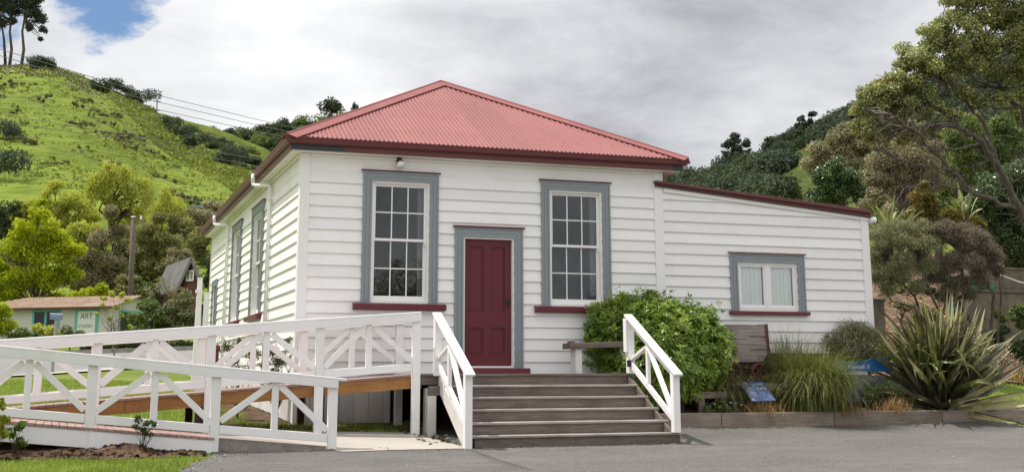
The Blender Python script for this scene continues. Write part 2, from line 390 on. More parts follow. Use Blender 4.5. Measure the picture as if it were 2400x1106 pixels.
class MB:
    def __init__(s): s.v = []; s.f = []
    def poly_prism(s, pts_front, pts_back):
        n = len(pts_front); b = len(s.v)
        s.v += [tuple(p) for p in pts_front] + [tuple(p) for p in pts_back]
        s.f.append(tuple(range(b, b+n))); s.f.append(tuple(range(b+2*n-1, b+n-1, -1)))
        for i in range(n):
            j = (i+1) % n
            s.f.append((b+j, b+i, b+n+i, b+n+j))
        return s
    def box(s, a, c):
        (x0, y0, z0), (x1, y1, z1) = a, c
        return s.poly_prism([(x0, y0, z0), (x1, y0, z0), (x1, y0, z1), (x0, y0, z1)], [(x0, y1, z0), (x1, y1, z0), (x1, y1, z1), (x0, y1, z1)])
    def beam(s, p, q, w, h, up=(0, 0, 1), ext=0.0):
        """bar from p to q; w across, h along the 'up' side"""
        p, q = Vector(p), Vector(q); d = (q-p).normalized(); p = p-d*ext; q = q+d*ext
        sd = d.cross(Vector(up)).normalized(); u = sd.cross(d).normalized()
        c = [(-1, -1), (1, -1), (1, 1), (-1, 1)]
        return s.poly_prism([p+sd*(a*w/2)+u*(b*h/2) for a, b in c], [q+sd*(a*w/2)+u*(b*h/2) for a, b in c])
    def vbeam(s, p, q, thick_y, h):
        """bar in an x-z plane with vertical ends (rails on a slope); p, q on its top edge centre line"""
        p, q = Vector(p), Vector(q); t = Vector((0, thick_y/2, 0)); hz = Vector((0, 0, h))
        return s.poly_prism([p-t-hz, q-t-hz, q-t, p-t], [p+t-hz, q+t-hz, q+t, p+t])
    def tube(s, pts, rad, n=8, cap=True):
        pts = [Vector(p) for p in pts]
        if isinstance(rad, (int, float)): rad = [rad]*len(pts)
        b = len(s.v); ref = Vector((0.31, 0.17, 0.93)).normalized()
        for i, p in enumerate(pts):
            d = (pts[min(i+1, len(pts)-1)]-pts[max(i-1, 0)])
            d = d.normalized() if d.length > 1e-9 else Vector((0, 0, 1))
            a = d.cross(ref)
            if a.length < 1e-3: a = d.cross(Vector((1, 0, 0)))
            a.normalize(); c = d.cross(a)
            for k in range(n):
                t = 2*PI*k/n
                s.v.append(tuple(p+(a*math.cos(t)+c*math.sin(t))*rad[i]))
        for i in range(len(pts)-1):
            for k in range(n):
                k2 = (k+1) % n
                s.f.append((b+i*n+k, b+i*n+k2, b+(i+1)*n+k2, b+(i+1)*n+k))
        if cap:
            s.f.append(tuple(b+k for k in range(n-1, -1, -1)))
            e = b+(len(pts)-1)*n; s.f.append(tuple(e+k for k in range(n)))
        return s
    def ring(s, c, axis, r, rt, n=20, m=6):
        c = Vector(c); ax = Vector(axis).normalized(); a = ax.orthogonal().normalized(); d = ax.cross(a); b = len(s.v)
        for i in range(n):
            t = 2*PI*i/n; rad = a*math.cos(t)+d*math.sin(t)
            for j in range(m):
                u = 2*PI*j/m
                s.v.append(tuple(c+rad*(r+rt*math.cos(u))+ax*(rt*math.sin(u))))
        for i in range(n):
            for j in range(m):
                s.f.append((b+i*m+j, b+((i+1) % n)*m+j, b+((i+1) % n)*m+(j+1) % m, b+i*m+(j+1) % m))
        return s
    def build(s, name, mat, parent=None, bevel=0.0, smooth=False, origin=None):
        v = np.array(s.v, float)
        if origin is None:
            o = v.mean(0) if parent is not None else np.array([v[:, 0].mean(), v[:, 1].mean(), v[:, 2].min()])
        else: o = np.array(origin, float)
        me = bpy.data.meshes.new(name)
        me.from_pydata([tuple(a) for a in (v-o)], [], s.f)
        if bevel > 0 or True:
            bm = bmesh.new(); bm.from_mesh(me)
            bmesh.ops.recalc_face_normals(bm, faces=bm.faces)
            if bevel > 0:
                bmesh.ops.bevel(bm, geom=list(bm.edges), offset=bevel, segments=1, affect='EDGES', clamp_overlap=True)
            bm.to_mesh(me); bm.free()
        if smooth:
            for p in me.polygons: p.use_smooth = True
        me.materials.append(mat)
        ob = bpy.data.objects.new(name, me)
        return reg(ob, parent, Vector(o))

def copy_tree(o, loc, rz=0.0, sc=1.0, label=None, group=None):
    c = o.copy(); COL.objects.link(c); c.location = loc; c.rotation_euler = (0, 0, rz); c.scale = (sc, sc, sc) if isinstance(sc, (int, float)) else sc
    WL[c.name] = Vector(loc)
    if label: c['label'] = label
    if group: c['group'] = group
    for ch in list(o.children):
        d = ch.copy(); COL.objects.link(d); d.parent = c
        for g in list(ch.children):
            h = g.copy(); COL.objects.link(h); h.parent = d
    return c

def np_mesh(name, verts, faces, mat, rnd=None, smooth=False):
    """verts (N,3), faces (M,k) arrays of equal-sided faces"""
    verts = np.asarray(verts, np.float32); faces = np.asarray(faces, np.int32)
    me = bpy.data.meshes.new(name)
    m, k = faces.shape
    me.vertices.add(len(verts)); me.vertices.foreach_set('co', verts.ravel())
    me.loops.add(m*k); me.loops.foreach_set('vertex_index', faces.ravel())
    me.polygons.add(m); me.polygons.foreach_set('loop_start', np.arange(0, m*k, k, dtype=np.int32))
    me.polygons.foreach_set('loop_total', np.full(m, k, np.int32))
    me.update(calc_edges=True)
    if rnd is not None:
        a = me.attributes.new('rnd', 'FLOAT', 'FACE'); a.data.foreach_set('value', np.asarray(rnd, np.float32))
    if smooth: me.polygons.foreach_set('use_smooth', np.ones(m, bool))
    me.materials.append(mat)
    return me

# ------------------------------------------------------------------ ground height
_G = [(-9, -20, -.65), (0, -20, -.65), (12, -20, -.65), (25, -20, -.6), (-25, -20, -.5), (-60, -20, -.2), (60, -20, -.3), (0, -45, -1.2), (-60, -45, -1), (60, -45, -1),
      (-9, -12, -.36), (0, -12, -.36), (12, -12, -.36), (25, -12, -.3),
      (-6, -7, -.17), (-2, -7, -.17), (2, -7, -.17), (8, -7, -.15), (14, -7, -.13), (24, -7, -.1),
      (-6, -4.5, -.06), (-2, -4.5, -.07), (2, -4.5, -.08), (6, -4.5, -.06), (12, -4.5, -.03), (20, -4.5, 0),
      (-6, -3.1, .03), (-4.4, -3.1, .02), (-3, -3.1, 0.01), (-1.5, -3.1, -.01), (0, -3.1, -.01), (1.8, -3.2, -.03), (4.9, -3.2, -.03), (8, -3, .02), (12, -3, .03), (20, -3, .06),
      (-4.5, -1.7, .22), (-3, -1.7, .20), (-1.5, -1.7, .16), (0, -1.7, .12), (1.6, -1.7, .08), (4.9, -1.4, .11), (7, -1.3, .11), (10, -1.3, .11), (12.5, -1.3, .12), (16, -1.3, .15), (22, -1.3, .2),
      (-4.5, 0, .32), (-2, 0, .25), (0, 0, .2), (1.5, 0, .2), (3.5, 0, .25), (6, 0, .33), (10.4, 0, .4), (13, 0.2, .28), (18, 0, .35),
      (-4, 5, .48), (-1, 5, .39), (0, 5, .38), (0, 13, .7), (-3, 13, .8), (6, 6, .7), (6, 13, 1.1), (10.6, 6, 1.2)]
def _gp(px, py, d): v = at(px, py, d); _G.append(tuple(v))
for q in [(-60, 886, 40), (180, 871, 40), (430, 851, 40), (560, 842, 40), (-60, 840, 49), (180, 831, 49), (430, 822, 49), (560, 816, 49),
          (-100, 800, 60), (100, 805, 60), (300, 802, 60), (500, 790, 62), (-400, 890, 36), (-900, 880, 36), (-500, 800, 60),
          (-100, 740, 80), (200, 740, 80), (500, 730, 80), (-600, 740, 80), (1000, 700, 80), (1600, 700, 75),
          (2400, 893, 31), (2330, 893, 30), (2560, 890, 31), (2800, 880, 32), (2330, 790, 34), (2400, 770, 35), (2600, 760, 36),
          (2130, 880, 26), (2080, 800, 28), (2160, 780, 30), (2070, 720, 31), (2200, 745, 32), (2200, 640, 42), (2400, 620, 42), (2050, 640, 42), (2700, 640, 44),
          (2000, 560, 60), (2300, 540, 60), (2700, 540, 60)]: _gp(*q)
_GA = np.array(_G, float)
_S = 10.0
def _phi(r2): return np.sqrt(r2/_S**2+0.02)
_K = np.zeros((len(_GA)+3,)*2)
_d2 = ((_GA[:, None, :2]-_GA[None, :, :2])**2).sum(-1)
_K[:len(_GA), :len(_GA)] = -_phi(_d2)+np.eye(len(_GA))*(-0.002)
_P = np.c_[np.ones(len(_GA)), _GA[:, :2]/_S]
_K[:len(_GA), len(_GA):] = _P; _K[len(_GA):, :len(_GA)] = _P.T
_w = np.linalg.solve(_K, np.r_[_GA[:, 2], 0, 0, 0])
def gza(xy):
    xy = np.asarray(xy, float); out = np.zeros(len(xy))
    for i in range(0, len(xy), 20000):
        q = xy[i:i+20000]; d2 = ((q[:, None]-_GA[None, :, :2])**2).sum(-1)
        out[i:i+20000] = -_phi(d2) @ _w[:-3] + np.c_[np.ones(len(q)), q/_S] @ _w[-3:]
    return out
def gz(x, y): return float(gza([(x, y)])[0])

def grid_sheet(name, xs, ys, mat, lift=0.0, warp=None, rough=0.0, kind='structure'):
    """a sheet following the ground; warp(u, v) -> (x, y) for u over xs and v over ys"""
    U, V = np.meshgrid(np.asarray(xs, float), np.asarray(ys, float))
    X, Y = (U, V) if warp is None else warp(U, V)
    z = gza(np.c_[X.ravel(), Y.ravel()])+lift
    if rough: z = z+np.array([mnoise.fractal((a*7, b*7, 0), 1.0, 2.0, 5) for a, b in zip(X.ravel(), Y.ravel())])*rough
    v = np.c_[X.ravel(), Y.ravel(), z]; nx, ny = U.shape[1], U.shape[0]
    i = np.arange(nx*ny).reshape(ny, nx)
    f = np.stack([i[:-1, :-1], i[:-1, 1:], i[1:, 1:], i[1:, :-1]], -1).reshape(-1, 4)
    o = bpy.data.objects.new(name, np_mesh(name, v, f, mat, smooth=True)); reg(o, None, (0, 0, 0))
    return tag(o, kind=kind)

def span(a, b, s): return np.linspace(a, b, max(2, int(abs(b-a)/s)+1))
gx = np.unique(np.r_[span(-75, -12, 2.5), span(-12, 16, .35), span(16, 34, .6), span(34, 75, 2.5)])
gy = np.unique(np.r_[span(-48, -10, 2.5), span(-10, 8, .35), span(8, 32, .6), span(32, 80, 2.0)])
tag(grid_sheet('ground', gx, gy, LAWN), 'green lawn and grassy ground around the schoolhouse', 'lawn')

def lerp(a, b, t): return a+(b-a)*t
# forecourt: left edge runs beside the grass, the far edge meets path, steps and sleeper edging
def warp_asphalt(U, V):
    top = np.where(U < 0.36, -2.98, -1.22)
    Y = -46+(top+46)*V
    left = np.interp(Y, [-46, -20, -7.5, -5.6, -4.6, -3.9, -3.3, -1], [-9, -4.2, -2.6, -2.18, -1.95, -1.72, -1.55, -1.5])
    xr = 60.0
    Uc = U
    X = np.where(Uc < 0.36, lerp(left, 1.70, Uc/0.36), lerp(1.70, xr, ((Uc-0.36)/0.64)**1.6))
    return X, Y
us = np.unique(np.r_[np.linspace(0, .3599, 16), np.linspace(.36, 1, 60)])
vs = 1-np.linspace(0, 1, 140)[::-1]**2.0
tag(grid_sheet('asphalt_forecourt', us, vs, ASPHALT, 0.016, warp_asphalt), 'grey asphalt forecourt in front of the steps', 'forecourt')
def warp_path(U, V):
    yb = np.interp(U, [-1.5, -.06, -.02, .1, 1.0, 1.72, 1.78], [-2.9, -2.9, -3.36, -3.42, -3.32, -3.28, -3.20])
    yt = np.interp(U, [-1.5, 1.4, 1.62, 1.78], [-1.35, -1.45, -2.35, -3.15])
    return U, yb+(yt-yb)*V
tag(grid_sheet('concrete_path', np.linspace(-1.5, 1.76, 90), np.linspace(0, 1, 24), CONCPATH, 0.024, warp_path), 'pale concrete path under the end of the upper ramp', 'path')
def warp_soil(U, V):
    yb = -3.72+0.10*np.sin(U*3.1)+0.06*np.sin(U*7.7+1); yb = np.where(U > -2.2, yb+(U+2.2)*0.35, yb)
    return U, yb+(-2.2-yb)*V
tag(grid_sheet('soil_bed', span(-9, -1.62, .05), np.linspace(0, 1, 34), SOIL, 0.035, warp_soil, 0.03), 'dark dug soil along the foot of the lower ramp', 'soil')
tag(grid_sheet('bare_earth', span(-1.75, 4.7, .12), np.linspace(-1.45, -.02, 16), SOIL, 0.012, None, 0.012), 'bare earth under the upper ramp and the porch', 'soil')
tag(grid_sheet('bare_earth', span(-1.15, -.02, .12), span(-.05, 6, .2), SOIL, 0.014, lambda U, V: (U*(1-.25*np.sin(V*2.3)**2), V), 0.015), 'strip of bare earth along the left wall', 'soil')
tag(grid_sheet('garden_bed', span(4.9, 14.2, .12), np.linspace(-1.2, -.02, 14), SOIL, 0.16, None, 0.02), 'planted garden bed between edging and the lean-to', 'garden bed')
_b0, _b1, _b2, _b3 = Vector((10.65, .35, 0)), at(2620, 892, 31), Vector((9.0, 27, 0)), at(2900, 660, 46)
def warp_bank(U, V):
    return (lerp(lerp(_b0.x, _b1.x, U), lerp(_b2.x, _b3.x, U), V), lerp(lerp(_b0.y, _b1.y, U), lerp(_b2.y, _b3.y, U), V))
tag(grid_sheet('bark_bank', np.linspace(0, 1, 30), np.linspace(0, 1, 60), BARKMULCH, 0.05, warp_bank, 0.06), 'bark covered bank rising behind the flax', 'bank')
# road, verge kerb and footpath beyond the lawn on the left, straight in plan
RA, RB = at(-900, 886, 40), at(620, 838, 40)
RC, RD = at(-900, 846, 49), at(620, 814, 49)
def warp_between(A, B, Cc, D):
    def w(U, V):
        x = lerp(lerp(A[0], B[0], U), lerp(Cc[0], D[0], U), V); y = lerp(lerp(A[1], B[1], U), lerp(Cc[1], D[1], U), V); return x, y
    return w
tag(grid_sheet('road', np.linspace(0, 1, 40), np.linspace(0, 1, 12), ROADGREY, 0.03, warp_between(RA, RB, RC, RD)), 'sealed road beyond the lawn on the left', 'road')
FA, FB = RA+(RA-RC)*0.20, RB+(RB-RD)*0.20
tag(grid_sheet('footpath', np.linspace(0, 1, 40), np.linspace(0, 1, 4), CONCPATH, 0.05, warp_between(FA, FB, RA-(RA-RC)*0.02, RB-(RB-RD)*0.02)), 'pale footpath along the near side of the road', 'footpath')
kb = MB()
for i in range(30):
    p = lerp(RC, RD, i/30); q = lerp(RC, RD, (i+1)/30)
    p = Vector((p.x, p.y, gz(p.x, p.y)+.07)); q = Vector((q.x, q.y, gz(q.x, q.y)+.07))
    kb.beam(p, q, .28, .22)
tag(kb.build('kerb', CONCRETE), 'low kerb on the far side of the road', 'kerb', kind='structure')

# ------------------------------------------------------------------ hills (lofted between a foot line and a ridge line, then down behind)
def hill(name, cols, mat, label, rows=60, ncol=140, bulge=0.85, amp=1.0, nsc=0.05):
    """cols: (px, foot_y, foot_depth, ridge_y, ridge_depth)"""
    c = np.array(cols, float); pxs = np.linspace(c[0, 0], c[-1, 0], ncol)
    I = lambda k: np.interp(pxs, c[:, 0], c[:, k])
    foot = [at(x, y, d) for x, y, d in zip(pxs, I(1), I(2))]; ridge = [at(x, y, d) for x, y, d in zip(pxs, I(3), I(4))]
    v = []
    for r in range(rows+14):
        s = r/(rows-1)
        for a, b in zip(foot, ridge):
            if s <= 1:
                p = a.lerp(b, s); z = a.z+(b.z-a.z)*(s**bulge)
                w = min(1, 6*s*(1.04-s))
            else:
                k = (r-rows+1)/14; dirv = (b-a); dirv.z = 0
                p = b+dirv*(k*0.9); z = b.z-(b.z-a.z)*(1-math.cos(k*PI/2))*1.1; w = .4
            n = (mnoise.fractal((p.x*nsc, p.y*nsc, 1.7), 1.0, 2.1, 5)*amp+mnoise.fractal((p.x*.22, p.y*.30, 5.1), .8, 2.2, 4)*.34)*w
            v.append((p.x, p.y, z+n))
    i = np.arange(len(v)).reshape(rows+14, ncol)
    f = np.stack([i[:-1, :-1], i[:-1, 1:], i[1:, 1:], i[1:, :-1]], -1).reshape(-1, 4)
    o = bpy.data.objects.new(name, np_mesh(name, v, f, mat, smooth=True)); reg(o, None, (0, 0, 0))
    return tag(o, label, 'hill', kind='structure'), np.array(v).reshape(rows+14, ncol, 3)[:rows], pxs

H1, H1v, H1p = hill('pasture_hill', [(-900, 745, 74, 60, 230), (-300, 745, 74, 120, 215), (0, 745, 74, 157, 200), (110, 740, 74, 158, 198), (190, 738, 74, 188, 192), (250, 735, 74, 222, 186),
            (310, 730, 74, 278, 180), (360, 725, 74, 338, 172), (430, 715, 74, 386, 160), (500, 705, 74, 424, 150), (560, 700, 74, 462, 140), (640, 700, 74, 540, 120), (760, 700, 74, 640, 100)],
            HILLGRASS, 'steep bright green pasture hill on the left', 130, 300, 0.9, 1.6, 0.05)
H2, H2v, H2p = hill('rough_spur', [(60, 560, 150, 160, 222), (110, 560, 150, 153, 225), (180, 560, 150, 172, 225), (235, 560, 150, 196, 224), (300, 560, 150, 224, 222), (365, 560, 150, 258, 220), (400, 560, 150, 300, 216),
            (440, 560, 150, 338, 212), (500, 560, 150, 352, 206), (540, 560, 150, 372, 202), (590, 560, 150, 402, 196), (650, 580, 150, 450, 186), (760, 600, 150, 560, 165)],
            HILLROUGH, 'darker rough grass spur behind the bright pasture', 90, 220, 0.9, 2.0, 0.06)
H3, H3v, H3p = hill('far_pasture', [(300, 480, 230, 250, 300), (365, 480, 230, 262, 300), (430, 480, 230, 280, 300), (500, 480, 230, 298, 300), (540, 480, 230, 312, 300), (620, 480, 230, 345, 300), (760, 520, 230, 440, 290)],
            HILLROUGH, 'far green shoulder below the skyline', 34, 90, 0.9, 2.0, 0.04)
H4, H4v, H4p = hill('far_forest_hill', [(380, 500, 260, 350, 360), (480, 500, 260, 318, 360), (520, 500, 260, 312, 360), (600, 500, 260, 316, 360), (650, 500, 260, 305, 360), (700, 500, 260, 293, 360), (760, 500, 260, 283, 360),
            (830, 500, 260, 268, 360), (950, 500, 260, 250, 360), (1200, 500, 260, 300, 360), (1500, 520, 260, 400, 380), (1600, 540, 260, 410, 380), (1800, 560, 260, 420, 380)],
            HILLFOREST, 'far bush covered hill behind the roof', 40, 130, 0.9, 2.0, 0.03)
H5, H5v, H5p = hill('bush_hill', [(1500, 640, 90, 480, 190), (1600, 640, 90, 440, 200), (1700, 640, 88, 412, 210), (1800, 640, 84, 380, 220), (1870, 640, 80, 338, 225), (1950, 640, 76, 298, 230), (2010, 640, 72, 272, 230),
            (2100, 640, 70, 215, 230), (2250, 630, 66, 150, 225), (2400, 620, 62, 90, 220), (2700, 620, 60, 40, 210), (3200, 620, 60, 40, 200)],
            m_hill('bush_hill_grass', [(0.38, (0.035, 0.052, 0.014)), (0.5, (0.075, 0.098, 0.022)), (0.62, (0.145, 0.170, 0.04))], (0.03, 0.2, 0.9)), 'bush and grass hill rising on the right', 60, 120, 0.9, 1.5, 0.05)
def on_hill(V, P, px, s):
    """a point on a hill's front face: column at px, fraction s up the slope"""
    j = int(np.clip(np.interp(px, P, np.arange(len(P))), 0, len(P)-1)); i = int(np.clip(s*(V.shape[0]-1), 0, V.shape[0]-1))
    return Vector(V[i, j])

# ------------------------------------------------------------------ the schoolhouse
WM, LM = 6.27, 13.0           # main block width, length
XR = 10.39                    # right end of the lean-to
BH, Z0 = 0.1855, 4.108        # weatherboard exposure, first board line
WT, SK = 4.37, 0.83           # wall top, skirt top
house = thing('schoolhouse', (3.2, 3.0, 0.2), 'white weatherboard hall with hipped red iron roof, dark red door and lean-to', 'building')
FRONT = lambda u, o, z: (u, -o, z)            # o = outwards from the wall
LEFT = lambda u, o, z: (-o, u, z)
def wb(fn, poly, zb, h=BH, mat=None, u_flip=False):
    """one lapped weatherboard: poly in (u, z), its lower edge stands proud"""
    f = lambda z: 0.005+0.026*max(0.0, min(1.0, (zb+h-z)/h))
    m = MB(); m.poly_prism([fn(u, f(z), z) for u, z in poly], [fn(u, -0.012, z) for u, z in poly])
    return m.build('weatherboard', mat or WHITE, house)
def wb_wall(fn, u0, u1, z_first, z_last, holes, ztop=None, cuts=()):
    """rows of boards below z_first down to z_last; holes: (u0, u1, z0, z1)"""
    zb = z_first
    k = 0
    while zb > z_last+0.02:
        zt = zb; zb = max(zb-BH, z_last)
        base = zt-BH
        levels = sorted({zb, zt, *[z for hl in holes for z in hl[2:] if zb+.004 < z < zt-.004]})
        for a, b in zip(levels[:-1], levels[1:]):
            segs = [(u0, u1)]
            for h0, h1, hz0, hz1 in holes:
                if hz0 <= a+1e-6 and hz1 >= b-1e-6:
                    segs = [s for p, q in segs for s in ((p, min(q, h0)), (max(p, h1), q)) if s[1]-s[0] > 0.01]
            for p, q in segs:
                # butt joints where long boards meet
                parts = [p]+[c for c in [u0+((k*0.37+0.21) % 1)*(u1-u0)] if p+.9 < c < q-.9 and b-a > .1]+[q]
                for s, t in zip(parts[:-1], parts[1:]):
                    wb(fn, [(s, a), (t-.0015, a), (t-.0015, b), (s, b)], base)
        k += 1
# openings (u0, u1, z0, z1)
OW1, OW2, ODR, OW3 = (1.122, 2.076, 2.05, 3.986), (4.156, 5.112, 2.05, 3.975), (2.62, 3.53, 0.90, 3.165), (7.672, 8.873, 2.036, 2.867)
SWA, SWB, SDC = (4.02, 5.28, 2.06, 3.98), (7.18, 8.44, 2.06, 3.98), (11.36, 12.2, 0.9, 3.08)
wb_wall(FRONT, .117, 6.10, Z0, SK, [OW1, OW2, ODR])
wb_wall(LEFT, .117, LM-.11, Z0, SK, [SWA, SWB, SDC])
for fn, a, b, nm in ((FRONT, .117, 6.10, 'frieze_board'), (LEFT, .117, LM-.11, 'frieze_board')):
    m = MB(); m.poly_prism([fn(a, .010, Z0), fn(b, .010, Z0), fn(b, .010, WT), fn(a, .010, WT)], [fn(a, -.012, Z0), fn(b, -.012, Z0), fn(b, -.012, WT), fn(a, -.012, WT)])
    m.build(nm, WHITE, house)
# lean-to boards under a sloping barge
def leanto_z(x): return 4.070-(x-6.295)*0.0835
zb = 1.300+0.1862*15
while zb > 1.29:
    zt = zb+.1862; xe = XR-.13; xs = 6.27
    xm = 6.295+(4.070-zb)/0.0835
    if xm > xs+.1:
        x1 = min(xe, xm)
        xk = 6.295+(4.070-zt)/0.0835
        poly = [(xs, zb), (x1, zb)]
        if x1 < xe: poly = [(xs, zb), (x1, zb)]
        else: poly.append((xe, min(zt, leanto_z(xe))))
        if xs < xk < x1-.01: poly += [(xk, zt), (xs, zt)]
        elif xk >= x1-.01: poly = [(xs, zb), (x1, zb), (x1, zt), (xs, zt)]
        else: poly += [(xs, leanto_z(xs))]
        holes = [OW3] if (OW3[2]-.0 < zt and OW3[3] > zb) else []
        if holes and zb >= OW3[2]-.19 and zt <= OW3[3]+.19:
            a, b = OW3[0], OW3[1]
            if zb < OW3[2]-.01:
                wb(FRONT, [(xs, zb), (xe, zb), (xe, OW3[2]), (xs, OW3[2])], zb, .1862); zlo, zhi = OW3[2], zt
            elif zt > OW3[3]+.01:
                wb(FRONT, [(xs, OW3[3]), (xe, OW3[3]), (xe, zt), (xs, zt)], zb, .1862); zlo, zhi = zb, OW3[3]
            else: zlo, zhi = zb, zt
            wb(FRONT, [(xs, zlo), (a, zlo), (a, zhi), (xs, zhi)], zb, .1862)
            wb(FRONT, [(b, zlo), (xe, zlo), (xe, zhi), (b, zhi)], zb, .1862)
        else: wb(FRONT, poly, zb, .1862)
    zb -= .1862
# corner boards and the board where the lean-to meets the hall
for a, b in (((-.038, -.036, .20), (.117, .0, WT)), ((-.0375, .002, .20), (-.001, .117, WT)), ((6.10, -.034, .35), (6.27, .0, WT)), ((XR-.13, -.036, .95), (XR+.03, .0, 3.745)), ((XR+.004, .001, .95), (XR+.03, .13, 3.745)), ((-.036, LM-.11, .5), (.0, LM, WT))):
    MB().box(a, b).build('corner_board', WHITE_TRIM, house, .004)
# plain walls closing the far sides
m = MB(); m.box((XR, .13, .5), (XR+.02, 6.5, 3.72)); m.box((0, LM-.02, .5), (WM, LM, WT)); m.box((6.27, 6.48, .5), (XR, 6.5, 3.72)); m.box((WM-.02, 6.5, .5), (WM, LM, WT))
m.build('back_wall', WHITE, house)
# skirts of vertical boards below the walls
x = 0.02
while x < 1.48:
    w = min(.205 if x < .03 else .229, 1.49-x)
    MB().box((x, -.004, .21+.01*random.random()), (x+w-.006, .02, SK-.012)).build('skirting_board', WHITE_OLD, house); x += w
y = 0.12
while y < LM-.2:
    MB().box((-.006, y, gz(0, y)+.02+.01*random.random()), (.018, y+.222, SK-.012)).build('skirting_board', WHITE_OLD, house); y += .229
MB().box((-.022, -.022, SK-.02), (6.1, .012, SK)).build('water_table', WHITE_TRIM, house)
# near-black sheets painted as the shade under the floor, with piles
m = MB(); m.box((1.52, .35, .1), (6.2, .37, SK+.1)); m.box((6.3, .5, .3), (XR-.1, .52, 1.31)); m.build('underfloor_shade', SHADEBLACK, house)
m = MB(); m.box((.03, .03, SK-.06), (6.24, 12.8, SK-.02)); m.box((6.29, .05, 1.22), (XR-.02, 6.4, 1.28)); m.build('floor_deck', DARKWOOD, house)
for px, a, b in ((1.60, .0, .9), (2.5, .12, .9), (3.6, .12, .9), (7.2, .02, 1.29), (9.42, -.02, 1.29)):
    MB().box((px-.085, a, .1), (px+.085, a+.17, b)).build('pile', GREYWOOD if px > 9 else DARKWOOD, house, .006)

def casing(fn, o, w, name, side_bottom, head=True, mat=BLUEGREY):
    """reeded architrave round an opening: the window's (or door's) own mesh"""
    u0, u1, z0, z1 = o
    m = MB()
    def bar(pts, d): m.poly_prism([fn(u, d, z) for u, z in pts], [fn(u, -.01, z) for u, z in pts])
    n = 5
    for i in range(n):
        a, b = i*w/n, (i+1)*w/n
        d = (.050, .042, .047, .040, .050)[i] if i else .054
        e = .0018
        bar([(u0-b, side_bottom), (u0-a-e, side_bottom), (u0-a-e, z1+a+e), (u0-b, z1+b)], d)
        bar([(u1+a+e, side_bottom), (u1+b, side_bottom), (u1+b, z1+b), (u1+a+e, z1+a+e)], d)
        bar([(u0-a-e*.5, z1+a+e), (u1+a+e*.5, z1+a+e), (u1+b, z1+b), (u0-b, z1+b)], d+.0006)
    return m.build(name, mat, house)
def quad_box(fn, u0, u1, o0, o1, z0, z1):
    a, b = fn(u0, o0, z0), fn(u1, o1, z1)
    return tuple(min(p, q) for p, q in zip(a, b)), tuple(max(p, q) for p, q in zip(a, b))
def qb(m, fn, *k): a, b = quad_box(fn, *k); m.box(a, b)
